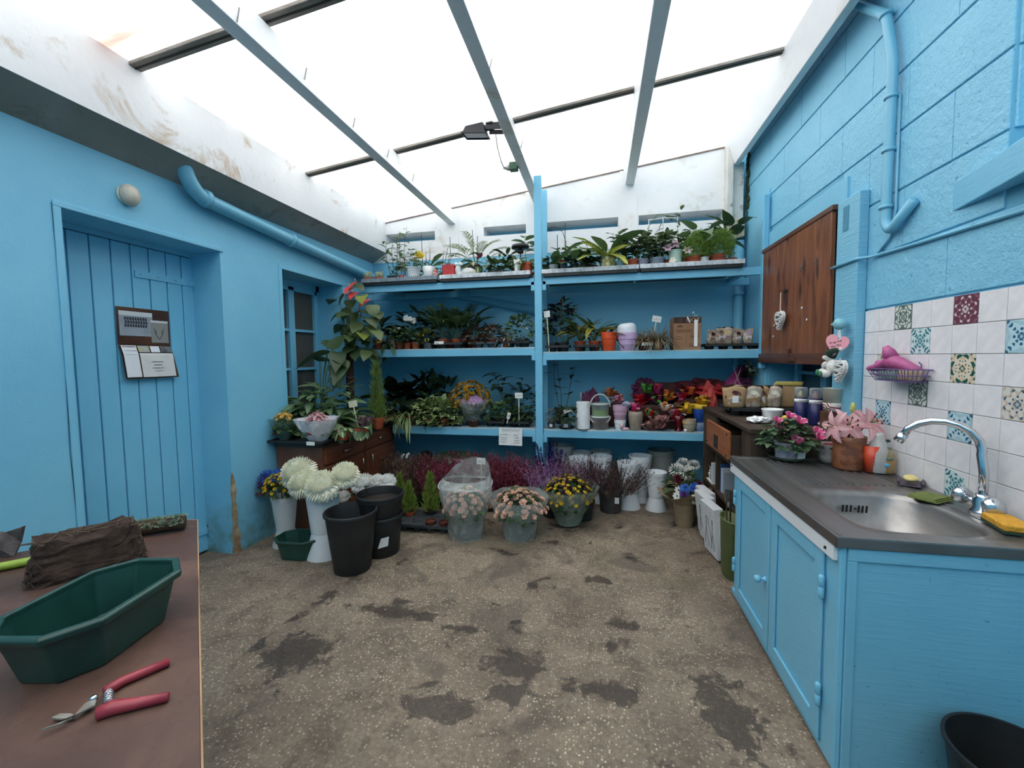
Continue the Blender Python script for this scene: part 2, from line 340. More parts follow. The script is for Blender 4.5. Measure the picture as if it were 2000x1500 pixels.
# right wall: backing, concrete blocks (each one a piece), smooth rendered part round the window
WR0, WR1, WRZ0, WRZ1 = 2.70, 3.72, .62, 2.11
b = MB(); x0 = XR+.007
b.box(x0, 1.72, 1.73, WR0, 0, 3.6); b.box(x0, 1.72, WR0, WR1, 0, WRZ0); b.box(x0, 1.72, WR0, WR1, WRZ1, 3.6); b.box(x0, 1.72, WR1, YB+.3, 0, 3.6)
b.box(x0, 1.72, YF-.2, 1.73, 0, 1.935); b.box(1.60, 1.72, YF-.2, 1.73, 1.935, 3.6)
wr = struct('wall_right', b, JOINT)
ROWS = [0.24, .50, .757, 1.012, 1.268, 1.523, 1.778, 2.032, 2.293, 2.55, 2.803, 3.062, 3.32]
for r in range(len(ROWS)-1):
    za, zb = ROWS[r]+.004, ROWS[r+1]-.004
    off = .13 if r % 2 else .385
    y = YF-.2-off
    while y < YB:
        a, c = max(y+.001, YF-.2), min(y+.509, YB+.02); y += .51
        spans = [(a, c)]
        if zb > 1.95: spans = [(max(p, 1.733), q) for p, q in spans]
        if za < WRZ1: spans = [(p, min(q, WR0-.002)) for p, q in spans]+[(max(p, WR1+.002), q) for p, q in spans]
        for p, q in spans:
            if q-p > .02 and q > -.1: MB().box(XR, XR+.03, p, q, za, min(zb, 3.3)).build('block', BLUE_BLOCK, wr, bevel=.004)
for r in range(7, 11):   # blocks of the deep reveal of the high opening
    MB().box(1.322, 1.60, 1.722, 1.736, ROWS[r]+.004, ROWS[r+1]-.004).build('block', BLUE_BLOCK, wr, bevel=.003)
struct('trim_14', MB().box(XR-.012, XR+.01, WR0-.06, WR1+.06, 2.115, 2.255).box(XR-.012, XR+.01, WR1, YB, 0, 2.6), BLUE, .004)
struct('trim_15', MB().box(1.52, 1.54, WR0-.02, WR1+.02, WRZ0, WRZ1).box(XR+.012, 1.53, WR0+.001, WR0+.015, WRZ0, WRZ1).box(XR+.012, 1.53, WR1-.015, WR1-.001, WRZ0, WRZ1), BLUE)
struct('wall_front', MB().box(-2.8, 1.72, YF-.2, YF, 0, 3.2), BLUE)
# wooden ledge under the high opening
struct('trim_16', MB().prism([(XR, 1.945), (XR, .6), (XR-.22, .6), (XR-.22, .9)], 2, 1.838, 1.945), BLUE_WOOD_H, .004)
# door
def door():
    d = empty_struct('door_1'); xd = -2.64
    MB().box(-2.70, xd-.03, DY0, DY1+.05, 0, 2.03).build('door_backing', M('door_gap_dark', '#2a4d5c', rough=.8), d)
    ys = [1.50, 1.585, 1.685, 1.785, 1.885, 1.986, 2.087, 2.19, 2.288, 2.388]
    for a, c in zip(ys, ys[1:]): MB().box(xd-.03, xd, a+.003, c-.003, .015, 1.985).build('plank', BLUE_WOOD, d, bevel=.004)
    MB().box(-2.70, xd-.004, DY0-.02, DY1+.06, 1.99, 2.02).build('door_frame', BLUE_WOOD, d)
    h = MB().box(xd, xd+.008, 2.0, 2.395, 1.802, 1.842).build('strap_hinge', BLUE_WOOD_H, d, bevel=.002)
    for y in (2.03, 2.13, 2.24, 2.33): MB().ball((xd+.008, y, 1.823), .006).build('bolt', BLUE_WOOD, h, True)
    MB().lathe([(.014, 0), (.014, .09)], 10, (xd+.008, 2.372, 1.775)).build('hinge_pin', BLUE_WOOD, d, True)
    MB().lathe([(.014, 0), (.014, .13)], 10, (xd+.008, 2.372, .10)).build('hinge_pin', M('rusty_blue', '#5aa6c4', '#6b4a34', 30, .7, lo=.5, hi=.62), d, True)
    MB().box(xd, xd+.008, 2.15, 2.37, .13, .17).build('strap_hinge', BLUE_WOOD_H, d, bevel=.002)
    MB().box(xd, xd+.012, 1.55, 1.60, .945, .955).build('latch', DARK, d)
door()
def sash_window(name, x, y0, y1, z0, z1, cols, rows, face, glassm):
    w = empty_struct(name); s = face      # face: +1 looks to +X
    def bx(a, b, c, e, d0=0, d1=.035): return MB().box(min(x+s*d0, x+s*d1), max(x+s*d0, x+s*d1), a, b, c, e)
    fr = bx(y0, y0+.05, z0, z1); fr.add(*_bx(x, s, y1-.05, y1, z0, z1)); fr.add(*_bx(x, s, y0, y1, z1-.06, z1)); fr.add(*_bx(x, s, y0, y1, z0, z0+.05))
    fr.build('window_frame', BLUE_WOOD, w, bevel=.003)
    cw = (y1-y0-.1)/cols
    for i in range(cols):
        a = y0+.05+i*cw; e = a+cw; st = .035
        sa = MB(); sa.add(*_bx(x, s, a, a+st, z0+.05, z1-.06, .045)); sa.add(*_bx(x, s, e-st, e, z0+.05, z1-.06, .045)); sa.add(*_bx(x, s, a, e, z1-.06-st, z1-.06, .045)); sa.add(*_bx(x, s, a, e, z0+.05, z0+.05+st, .045))
        so = sa.build('sash', BLUE_WOOD, w, bevel=.003); ph = (z1-z0-.11-2*st)/rows
        for r in range(rows):
            zc = z0+.05+st+r*ph
            if r: MB().box(min(x, x+s*.04), max(x, x+s*.04), a+st, e-st, zc-.011, zc+.011).build('glazing_bar', BLUE_WOOD_H, so)
            MB().box(x-.002+s*.012, x+.002+s*.012, a+st, e-st, zc, zc+ph).build('pane', glassm, so)
    return w
def _bx(x, s, y0, y1, z0, z1, t=.035):
    q = MB().box(min(x, x+s*t), max(x, x+s*t), y0, y1, z0, z1); return q.v, q.f
PANE = M('dusty_dark_pane', '#4a4642', '#5c5650', 3, .25, stretch=(1, 1, .4))
sash_window('window_1', -2.70, WY0-.0, WY1, WZ0, WZ1, 2, 3, 1, PANE)
sash_window('window_2', 1.52, WR0+.05, WR1-.05, .72, 1.45, 2, 3, -1, M('dark_green_pane', '#16282a', '#22383a', 3, .15))
# ================================================================ furniture and fixtures
BLACK = M('black_plastic', '#17191b', '#202325', 20, .45, bump=.1, bs=40)
BLACK_SOFT = M('black_nursery_plastic', '#1d1f21', '#292c2e', 14, .6)
GREYP = M('grey_nursery_plastic', '#4d5256', '#5b6064', 14, .55)
TERRA = M('terracotta_plastic', '#a4482c', '#b65a3a', 12, .65)
SOIL = M('potting_soil', '#1f1711', '#33271d', 40, 1, bump=.8, bs=60)
PAPER = M('white_paper', '#e9e9e6', '#f4f4f2', 9, .7)
INK = M('ink_marks', '#3a4348', rough=.8)
CHROME = M('chrome', '#d8dade', rough=.12, metal=1)
STEEL = M('brushed_steel', '#8d8b89', '#a3a09e', 3, .36, metal=.9, stretch=(6, .4, 6), bump=.05)
WHITEP = M('white_plastic', '#e4e7e9', '#eef0f1', 6, .4)
WHITEC = M('white_ceramic', '#e9e9e8', '#f3f3f2', 8, .2)
# ---- plant shelving along the back wall
SY, SR = 3.77, 4.12
ZT, ZML, ZMR, ZL = 2.005, 1.400, 1.355, .666
def shelving():
    t = thing('plant_shelving', 'tall blue painted timber shelving with centre post along back wall', 'shelving', (0, 0, 0))
    def bx(n, *a, m=BLUE_WOOD_H, bev=.003): return MB().box(*a).build(n, m, t, bevel=bev)
    bx('post', -.556, -.492, SY-.045, SY, 0, 2.872, m=BLUE_WOOD); bx('post', -.556, -.492, SR, SR+.05, 0, 2.90, m=BLUE_WOOD)
    for z, w0, w1, h in ((ZT, -2.40, 1.292, .062), ):
        bx('rail', w0, -.56, SY-.03, SY, z-h, z); bx('rail', -.488, w1, SY-.03, SY, z-h, z)
        bx('rail', w0, -.56, SR, SR+.03, z-h-.02, z-.02); bx('rail', -.488, w1, SR, SR+.03, z-h-.02, z-.02)
    for z, a, c in ((ZML, -2.40, -.56), (ZMR, -.488, 1.292), (ZL, -1.955, -.56), (ZL, -.488, 1.292)):
        bx('rail', a, c, SY-.028, SY, z-.074, z-.012); bx('rail', a, c, SR, SR+.03, z-.074, z-.012)
        for k in range(3):
            y0 = SY-.03+k*.168; MB().box(a, c, y0+.002, y0+.164, z-.012, z).build('shelf_board', M('shelf_board_worn', '#b9c9cf', '#8fbccd', 5, .6), t, bevel=.001)
    for z, s in ((ZT-.09, 0), (ZML-.10, -1), (ZMR-.10, 1), (ZL-.10, 0)):
        for k in (-1, 1):
            if s in (0, k): a = -.556 if k < 0 else -.492; bx('cleat', min(a, a+k*.035), max(a, a+k*.035), SY-.03, SY+.02, z-.02, z+.06)
    for x0, x1, zz in ((-2.0, -1.96, ZT-.062), (-1.32, -1.27, ZT-.062), (1.1, 1.14, ZT-.062)): bx('cross_rail', x0, x1, SY, SR, zz, zz+.04)
    b = MB().tube([(1.24, SY, ZT-.08), (1.285, SY-.01, ZT-.02)], .012, 6)
    return t
SHELF = shelving()
TRAYW = M('tray_rim_white', '#dfe3e6', '#a8b0b6', 10, .35, stretch=(3, 1, 1)); TRAYG = M('tray_rim_grey', '#6c7a84', '#8a98a0', 10, .4, stretch=(3, 1, 1))
def drip_tray(x0, x1, mat, label):
    cx = (x0+x1)/2; t = thing('drip_tray', label, 'tray', (cx, 0, ZT)); w = (x1-x0)/2
    y0, y1 = 3.70, 4.24
    MB().box(-w+.008, w-.008, y0+.008, y1-.008, .0, .028).build('tray_base', BLACK, t, bevel=.003)
    r = MB(); r.box(-w, w, y0, y0+.012, .026, .062).box(-w, w, y1-.012, y1, .026, .062).box(-w, -w+.012, y0+.012, y1-.012, .026, .062).box(w-.012, w, y0+.012, y1-.012, .026, .062).box(-w+.012, w-.012, y0+.012, y1-.012, .028, .036)
    r.build('tray_rim', mat, t, bevel=.002); return t
drip_tray(-2.212, -1.452, TRAYG, 'grey edged shallow drip tray under the cacti on top shelf')
drip_tray(-1.428, -.592, TRAYW, 'white edged drip tray under the snail shaped planter on top shelf')
drip_tray(-.488, .322, TRAYW, 'white edged drip tray under the orchids and yellow patterned pot')
drip_tray(.330, 1.128, TRAYW, 'white edged drip tray with black mesh end under the asparagus ferns')
ZTT = ZT+.037     # top of the tray floor
# ---- brown sideboard under the window
BROWN = wood('brown_veneer', '#5e3a2c', '#6e4634', '#7c523e', 2, .4); BROWN_F = wood('brown_veneer_front', '#5f3322', '#71402c', '#80503a', 1, .35)
BRASS = M('brass_handle', '#c9c3b4', rough=.2, metal=1)
def sideboard():
    t = thing('sideboard', 'brown veneer sideboard with two drawers and two doors under window', 'cabinet', (-2.40, 2.75, 0))
    MB().box(0, .39, 0, 1.11, .03, .665).box(.02, .36, .03, 1.08, 0, .03).build('body', BROWN, t, bevel=.003)
    for k in range(2):
        y0 = .02+k*.545
        d = MB().box(.39, .408, y0, y0+.525, .525, .645).build('drawer', BROWN_F, t, bevel=.003)
        h = MB().tube([(.41, y0+.21, .585), (.435, y0+.215, .59), (.435, y0+.31, .59), (.41, y0+.315, .585)], .006, 6).build('handle', BRASS, d, True)
        d = MB().box(.39, .408, y0, y0+.525, .05, .505).build('door', BROWN_F, t, bevel=.003); yy = y0+.46 if k == 0 else y0+.065
        MB().tube([(.41, yy, .47), (.436, yy, .465), (.436, yy, .37), (.41, yy, .365)], .006, 6).build('handle', BRASS, d, True)
        MB().lathe([(.007, 0), (.007, .05)], 8, (.405, y0+.004 if k == 0 else y0+.521, .39)).build('hinge', BRASS, d, True)
    return t
sideboard()
def worktop_tray():
    t = thing('plant_tray', 'wide black plastic tray covering the brown sideboard top', 'tray', (-2.40, 2.70, .665))
    MB().prism([(.02, .0), (.40, .0), (.43, .04), (-.005, .04)], 1, .02, 1.15).build('tray_base', BLACK_SOFT, t, bevel=.004)
    MB().box(-.008, .445, -.03, .0, .035, .055).box(-.008, .445, 1.15, 1.17, .035, .055).box(.43, .445, 0, 1.15, .035, .055).box(-.008, .005, 0, 1.15, .035, .055).build('tray_lip', BLACK, t, bevel=.004)
worktop_tray(); ZSB = .705
p = thing('wood_offcut', 'loose pale brown board lying on black tray near sideboard end', 'board', (-2.04, 3.62, ZSB+.012), -.1)
MB().box(-.06, .06, -.28, .24, 0, .018).build('board', wood('plywood_edge', '#8a6848', '#a0805c', '#6a4c34', 1, .6), p, bevel=.003)
# ---- sink unit on the right
SX0, SX1, SY0, SY1, SZ = .712, 1.300, 1.405, 2.445, .767
BLUE_CAB = paint('blue_paint_cabinet', '#72bbda', '#7ec3de', bump=.2, bs=14, rough=.35, drag=(1, 1, 9))
BLUE_SIDE = paint('blue_paint_side_board', '#70b2cc', '#7abad2', bump=.16, bs=7, rough=.4, drag=(1, 1, 12), chips=1)
def sink_unit():
    t = thing('sink_cabinet', 'blue painted sink base cabinet with two panelled doors and white fascia', 'cabinet', (0, 0, 0))
    MB().box(SX0+.012, SX1, SY0+.012, SY1, .02, .56).build('body', BLUE_CAB, t)
    MB().box(SX0+.004, SX0+.014, SY0+.03, SY1, .5, SZ-.034).box(SX0+.014, SX1, SY1-.012, SY1, .5, SZ-.034).build('frame', BLUE_CAB, t)
    MB().box(SX0+.03, SX1-.02, SY0+.03, SY1-.02, 0, .021).build('plinth', M('plinth_dark', '#32383a', rough=.9), t)
    MB().box(SX0, SX0+.014, SY0+.01, SY1, .012, .04).build('bottom_rail', BLUE_CAB, t, bevel=.003)
    MB().box(SX0-.004, SX0+.014, SY0, SY0+.075, .02, SZ-.034).build('corner_post', BLUE_CAB, t, bevel=.004)
    s = MB().box(SX0+.014, SX1, SY0+.002, SY0+.013, .0, SZ-.034).build('side_panel', BLUE_SIDE, t, bevel=.002)
    MB().box(SX0+.014, SX1, SY0-.006, SY0+.003, SZ-.075, SZ-.034).build('side_rail', BLUE_SIDE, s, bevel=.003)
    MB().box(SX0+.014, SX0+.04, SY0-.006, SY0+.003, 0, SZ-.075).build('side_stile', BLUE_SIDE, s, bevel=.003)
    for y0, y1, kn in ((1.488, 1.905, 1.0), (1.917, 2.355, 0)):
        d = MB().box(SX0-.002, SX0+.016, y0, y1, .045, .70).build('door', BLUE_CAB, t, bevel=.004)
        fw = .055
        MB().box(SX0-.012, SX0-.002, y0, y0+fw, .045, .70).box(SX0-.012, SX0-.002, y1-fw, y1, .045, .70).box(SX0-.012, SX0-.002, y0+fw, y1-fw, .045, .11).box(SX0-.012, SX0-.002, y0+fw, y1-fw, .625, .70).build('door_frame', BLUE_CAB, d, bevel=.006)
        for z in (.17, .53):
            yh = y0-.006 if kn else y1+.006
            MB().lathe([(.007, 0), (.009, .004), (.009, .035), (.007, .037), (.009, .039), (.009, .07), (.006, .075)], 10, (SX0-.016, yh, z)).build('hinge', BLUE_CAB, d, True)
        if not kn:
            k = MB(); kp = [(0, -.045), (.012, -.043), (.017, -.033), (.014, -.022), (.007, -.018), (.007, -.008), (.013, -.004), (.013, 0)]
            k.lathe(kp, 14); o = k.build('knob', BLUE_CAB, d, True, loc=(SX0-.012, y0+.028, .345)); o.rotation_euler = (0, PI/2, 0)
    f = MB().box(SX0-.018, SX0-.004, SY0+.012, SY1+.0, .684, SZ-.034).build('fascia_board', paint('white_fascia', '#dde0e3', '#e6e8ea', bump=.1), t, bevel=.002)
    MB().ball((SX0-.019, SY0+.055, .705), .005).build('screw', DARK, f); MB().ball((SX0-.019, SY1-.03, .72), .004).build('screw', DARK, f)
    # worktop
    w = thing('sink_worktop', 'stainless steel sink top with ribbed drainer and single bowl', 'sink', (0, 0, 0))
    X0, X1, Y0, Y1 = SX0-.022, SX1-.001, SY0-.012, SY1
    bx0, bx1, by0, by1 = .775, 1.195, 1.44, 1.905; cx, cy = (bx0+bx1)/2, (by0+by1)/2
    b = MB(); zz = SZ
    b.box(X0, bx0, Y0, Y1, zz-.004, zz).box(bx1, X1, Y0, Y1, zz-.004, zz).box(bx0, bx1, Y0, by0, zz-.004, zz).box(bx0, bx1, by1, Y1, zz-.004, zz)
    n = 48; o = len(b.v); vs = []
    def sup(a, rx, ry, e): c, s = math.cos(a), math.sin(a); return (rx*math.copysign(abs(c)**e, c), ry*math.copysign(abs(s)**e, s))
    rings = [((bx1-bx0)/2, (by1-by0)/2, .02, 0), (.190, .212, .42, 0), (.184, .206, .45, -.004), (.178, .2, .5, -.02), (.160, .18, .55, -.13), (.13, .15, .6, -.15), (.03, .03, 1, -.156)]
    for rx, ry, e, dz in rings:
        for i in range(n): p = sup(2*PI*i/n, rx, ry, e); vs.append((cx+p[0], cy+p[1], zz+dz))
    fs = [(j*n+i, j*n+(i+1) % n, (j+1)*n+(i+1) % n, (j+1)*n+i) for j in range(len(rings)-1) for i in range(n)]+[tuple((len(rings)-1)*n+i for i in range(n))]
    b.add(vs, fs); b.build('basin_top', STEEL, w, True).data.polygons.foreach_set('use_smooth', [False]*24+[True]*(len(b.f)-24))
    MB().box(X0, X0+.006, Y0, Y1, zz-.034, zz-.003).box(X0, X1, Y0, Y0+.006, zz-.034, zz-.003).build('front_edge', M('steel_edge_dark', '#6d6661', '#7d7672', 5, .4, metal=.7), w, bevel=.003)
    for k in range(13):
        x = .83+k*.028
        MB().prism([(x-.007, zz-.001), (x-.002, zz+.0065), (x+.002, zz+.0065), (x+.007, zz-.001)], 1, 1.945+.002*k, 2.36).build('drainer_rib', STEEL, w)
    MB().box(bx1+.012, bx1+.02, Y0+.01, Y1-.02, zz-.001, zz+.003).box(X0+.012, X0+.018, Y0+.01, Y1, zz-.001, zz+.003).box(X0+.018, X1, Y1-.05, Y1-.044, zz-.001, zz+.003).build('raised_bead', STEEL, w, bevel=.001)
    ov = MB()
    for k in range(7):
        if k != 3: ov.box(.93+k*.0135, .936+k*.0135, 0, .003, 0, .028)
    ov.box(.972, .979, 0, .003, .011, .017)
    q = ov.build('overflow_slots', DARK, w, loc=(0, 1.848, SZ-.075)); q.rotation_euler = (.1, 0, 0)
    MB().lathe([(.0, .001), (.028, .001), (.03, .003), (.02, .004)], 18, (cx, cy, zz-.156)).build('drain', CHROME, w, True)
    # tap
    t = thing('mixer_tap', 'chrome swan neck mixer tap with two round handles on sink', 'tap', (1.252, 1.672, SZ))
    MB().lathe([(.032, 0), (.03, .012), (.024, .02), (.024, .05), (.018, .06), (.018, .068)], 20).build('tap_body', CHROME, t, True)
    base = Vector((0, 0, .065)); tip = onX(1.10, 1803, 887)-Vector(t.location)
    pts = [(0, 0, .06), (0, 0, .14), (-.004, .008, .2)]
    for k in range(9):
        a = PI*k/8*.92; pts.append((-.075+.075*math.cos(a)-.002*k, .012+.075*(1-math.cos(a))*.75, .215+.088*math.sin(a)))
    MB().tube(pts, .0125, 12).build('spout', CHROME, t, True)
    e = Vector(pts[-1]); d = (e-Vector(pts[-2])).normalized(); MB().tube([e-d*.01, e+d*.022], .016, 12).build('aerator', CHROME, t, True)
    for s, n_ in ((-1, 'near'), (1, 'far')):
        MB().tube([(0, s*.01, .035), (-.012, s*.045, .042)], .011, 10).build('valve', CHROME, t, True)
        h = MB().lathe([(.013, 0), (.026, .006), (.030, .016), (.030, .026), (.024, .034), (0, .036)], 12, wob=lambda a, z: 1+.06*math.cos(6*a)).build('handle', M('clear_chrome', '#c4c9ce', rough=.1, metal=.85), t, True, loc=(-.012, s*.043, .042))
        h.rotation_euler = (-s*PI*.42, -.5, 0)
sink_unit()
# ---- tiled splashback: every tile a piece
def tile_mat(name, bg, a, c2, f1, f2, k):
    m = bpy.data.materials.new(name); t = NT(m); sp = t.n('SeparateXYZ'); t.l(t.obj(), sp.inputs[0])
    x = t.math('ABSOLUTE', t.math('MULTIPLY', sp.outputs['Y'], 18.6)); y = t.math('ABSOLUTE', t.math('MULTIPLY', sp.outputs['Z'], 18.6))
    r = t.math('SQRT', t.math('ADD', t.math('MULTIPLY', x, x), t.math('MULTIPLY', y, y))); th = t.math('ARCTAN2', y, x)
    p = t.math('SINE', t.math('ADD', t.math('MULTIPLY', r, f1), t.math('MULTIPLY', t.math('COSINE', t.math('MULTIPLY', th, 4*k)), 1.7)))
    q = t.math('SINE', t.math('ADD', t.math('MULTIPLY', t.math('ADD', x, y), f2), t.math('MULTIPLY', t.math('COSINE', t.math('MULTIPLY', th, 8)), 1.2)))
    w = t.math('SINE', t.math('MULTIPLY', t.math('MULTIPLY', t.math('SUBTRACT', 1.35, x), t.math('SUBTRACT', 1.35, y)), 9))
    col = t.mix(t.ramp(p, [(.45, 0.), (.55, 1.)]), C(bg), C(a)); col = t.mix(t.ramp(t.math('MULTIPLY', q, w), [(.2, 0.), (.32, 1.)]), col, C(c2))
    t.l(col, t.b.inputs['Base Color']); t.b.inputs['Roughness'].default_value = .25; return m
def splashback():
    t = thing('tile_splashback', 'white square wall tiles with scattered patterned tiles behind sink', 'tiles', (XR, 2.338, 1.3027))
    MB().box(-.003, -.0005, -1.19, .10, -.54, .2155).build('grout', M('grout_grey', '#b4b2b0', '#9f9c9a', 10, .9), t)
    wm = M('glazed_white_tile', '#e6e4e6', '#efedef', 30, .22)
    mats = {'g': tile_mat('tile_green_scroll', '#d9dcd4', '#566b62', '#6d8177', 7, 9, 1), 'r': tile_mat('tile_burgundy', '#6e3f4e', '#8a5a68', '#dcd2d2', 11, 6, 2),
            't': tile_mat('tile_teal', '#cfe3e3', '#9ac8cc', '#3f7f8a', 6, 8, 1), 'b': tile_mat('tile_blue', '#bcdbe4', '#a9cdd8', '#2f6284', 8, 7, 1),
            'm': tile_mat('tile_cream_medallion', '#e4d8c4', '#d9c3a2', '#1f5a50', 9, 5, 1), 'k': tile_mat('tile_black_floral', '#e2ddd2', '#cfc8ba', '#3d3f42', 7, 10, 2), 'o': tile_mat('tile_orange_blue', '#ddd9d0', '#cdb9a6', '#44687e', 10, 6, 2)}
    pat = {(0, 2): 'g', (0, 5): 'r', (1, 3): 't', (1, 7): 'b', (2, 1): 'k', (2, 5): 'm', (3, 3): 'g', (3, 7): 'o', (4, 1): 'b', (4, 5): 'b', (6, 5): 't'}
    me = {}
    for r in range(7):
        for c in range(12):
            k = pat.get((r, c), 'w')
            if (r, c) == (6, 5):      # peeling decal with a torn corner over a plain tile
                MB().prism([(-.045, -.052), (.05, -.052), (.05, .05), (.01, .05), (-.035, .03), (-.05, .0)], 0, -.0075, -.0068).build('loose_decal', mats['t'], t, loc=(0, .054-c*.108, .162-r*.108)); k = 'w'
            if k not in me: me[k] = MB().box(-.006, .0, -.0527, .0527, -.0527, .0527).mesh('tile', mats.get(k, wm))
            link('tile', me[k], t, loc=(0, .054-c*.108, .162-r*.108), bevel=.0012)
splashback()
# ---- timbers, board shutter and pipes on the right wall
p = thing('timber_post', 'blue rough sawn timber post beside the brown shutter', 'post', (0, 0, 0))
MB().box(XR-.045, XR-.001, 2.455, 2.655, .05, 2.115).build('post', paint('blue_rough_timber', '#78bcd8', '#84c4de', bump=.6, bs=8, drag=(1, 1, 14)), p, bevel=.004)
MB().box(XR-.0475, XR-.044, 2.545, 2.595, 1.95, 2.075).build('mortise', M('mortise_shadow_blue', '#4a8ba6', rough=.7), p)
p = thing('timber_batten', 'narrow blue timber batten beside shutter near shelving end', 'batten', (0, 0, 0))
MB().box(XR-.055, XR-.013, 3.70, 3.745, 1.2, 2.55).build('batten', BLUE_WOOD, p, bevel=.004)
def shutter():
    t = thing('wooden_shutter', 'varnished knotty brown board shutter mounted on blue wall', 'shutter', (XR-.05, 0, 0))
    W1 = wood('knotty_varnished_board', '#5a3420', '#7e4c30', '#96623f', 2, .4, .8, True); W2 = wood('varnished_frame', '#4a2c20', '#5c3728', '#6e4632', 1, .4)
    y = 2.70; n = 0
    for w_ in (.16, .27, .14, .20, .24): MB().box(0, .022, y+.001, y+w_-.001, 1.305, 2.115).build('board', W1, t, bevel=.002, loc=(0, 0, 0)); y += w_
    MB().box(-.012, .024, 2.685, 3.725, 1.245, 1.315).build('bottom_rail', W2, t, bevel=.003)
    MB().box(-.006, .024, 2.685, 3.725, 2.095, 2.125).build('top_rail', W2, t, bevel=.003)
    MB().box(-.018, -.004, 3.16, 3.185, 1.27, 1.345).box(-.024, -.010, 3.06, 3.185, 1.262, 1.288).build('turn_catch', W2, t, bevel=.002)
    for y, z in ((2.86, 1.86), (3.44, 1.69), (3.05, 1.85)):
        b = MB()
        for k in range(5): a = k*1.3; b.tube([(-.002, y, z), (-.006, y+.02*math.cos(a), z+.026*math.sin(a))], .002, 4)
        b.build('metal_star', M('dull_silver', '#9a9a9c', rough=.35, metal=.8), t)
    for y, z in ((3.02, 1.60), (3.33, 1.61), (2.95, 1.52), (3.45, 1.52), (3.46, 1.44)): MB().ball((-.003, y, z), .004, .008, .008).build('white_pin', WHITEP, t)
    MB().box(-.01, .0, 3.24, 3.29, 1.735, 1.75).build('hook_plate', DARK, t)
shutter()
def wire_heart(name, label, loc, ax, s, cord):
    t = thing(name, label, 'ornament', loc); wm = M('white_wicker', '#e8e8e6', '#d5d5d2', 30, .6)
    def H(a): return (.9*s*math.sin(a)**3, s*(.81*math.cos(a)-.31*math.cos(2*a)-.12*math.cos(3*a)-.06*math.cos(4*a)))
    def P3(q, d): return (d, q[0], q[1]) if ax == 0 else (q[0], d, q[1])
    b = MB()
    for d in (-.006, .006): b.tube([P3(H(2*PI*i/26), d) for i in range(27)], .0065, 5)
    for k in range(20):
        a = PI*(.08+k*.045); p, q = H(a), H(2*PI-a-.35*math.sin(k*2)); b.tube([P3(p, -.012), P3(((p[0]+q[0])/2, (p[1]+q[1])/2), -.018), P3(q, -.012)], .0045, 4)
    MB().prism([H(2*PI*i/22) for i in range(22)], ax, -.006, .006).build('core', M('wicker_gap_grey', '#8c8c8a', rough=.8), t)
    b.build('wicker', wm, t, False)
    MB().tube([P3((0, .5*s), 0), P3((0, .5*s+cord), 0)], .0035, 5).build('cord', M('cream_cord', '#e0d3c8', rough=.8), t)
    return t
wire_heart('heart_ornament', 'white wicker heart hanging on cord from brown shutter', (XR-.085, 3.262, 1.55), 0, .066, .15)
def plush():
    P = onX(XR-.09, 1632, 700); t = thing('plush_bear', 'small white plush bear with green hat hanging on blue post', 'toy', (XR-.10, P.y, P.z-.045))
    fur = M('white_plush', '#dcdad4', '#eceae4', 60, .95, bump=.6, bs=150); gr = M('green_felt', '#3f7a5a', rough=.9); dk = M('dark_green_felt', '#1f3a2e', rough=.9)
    MB().ball((0, 0, .0), .032, .036, .04).ball((-.008, .02, .052), .027, .028, .026).ball((-.028, .027, .05), .012, .014, .012).ball((-.01, .04, .068), .008, .008, .01).ball((-.028, .028, .01), .013, .014, .024, 8, 6, Matrix.Rotation(.8, 3, 'X')).build('body', fur, t, True)
    MB().ball((-.035, .03, -.028), .025, .018, .02).ball((-.04, -.012, -.036), .025, .018, .02).build('legs', fur, t, True)
    MB().ball((-.059, .032, -.028), .007, .015, .016).ball((-.064, -.012, -.036), .007, .015, .016).build('foot_pads', gr, t, True)
    MB().tube([(-.008, .012, .065), (0, -.01, .085), (.004, -.05, .092)], [.03, .02, .004], 10).build('hat', dk, t, True)
    MB().ball((.004, -.056, .093), .009).build('pompom', fur, t, True)
    for y in (.028, .016): MB().ball((-.032, y, .064), .0035).build('eye', DARK, t)
plush()
wire_heart('heart_ornament', 'white wicker heart hanging under the plush bear on blue post', tuple(onX(XR-.09, 1640, 722)), 0, .06, .03)
P = onX(XR-.1, 1634, 672); t = thing('heart_tag', 'pink paper heart tag with handwriting hung on blue post', 'tag', tuple(P), .6); t.scale = (1.25, 1.25, 1.25)
b = MB(); pts = []
for i in range(28): a = 2*PI*i/28; pts.append((.045*math.sin(a)**3, .05*(.81*math.cos(a)-.31*math.cos(2*a)-.12*math.cos(3*a)-.06*math.cos(4*a))))
b.prism(pts, 0, -.0015, .0015); o = b.build('paper_heart', M('pink_paper', '#f0a6b4', rough=.7), t); o.rotation_euler = (.25, 0, 0)
for k, (y, z, w) in enumerate(((.022, .006, .012), (.006, .007, .01), (-.012, .012, .014), (.012, -.01, .02), (-.010, -.004, .018))): 
    MB().tube([(-.003, y+w*(j/6-.5), z+.003*math.sin(j*2.6+k)) for j in range(7)], .0009, 4).build('handwriting', INK, t)
P = onX(XR-.085, 1640, 633); t = thing('blue_bauble', 'round pale blue bauble with white ribbons hung on post', 'ornament', tuple(P))
MB().ball((0, 0, 0), .03, n=16, m=10).build('bauble', M('pale_blue_plastic', '#7cb9c8', '#8cc4d0', 30, .4), t, True); MB().ball((-.02, .025, .0), .007, .012, .006).build('spout', M('pale_blue_plastic', ''), t, True)
MB().prism([(-.006, -.03), (.006, -.03), (.012, -.075), (.0, -.068), (-.012, -.07)], 0, -.004, -.001).prism([(-.02, -.03), (-.012, -.03), (-.022, -.085), (-.03, -.08)], 0, -.008, -.006).build('ribbon', WHITEP, t)
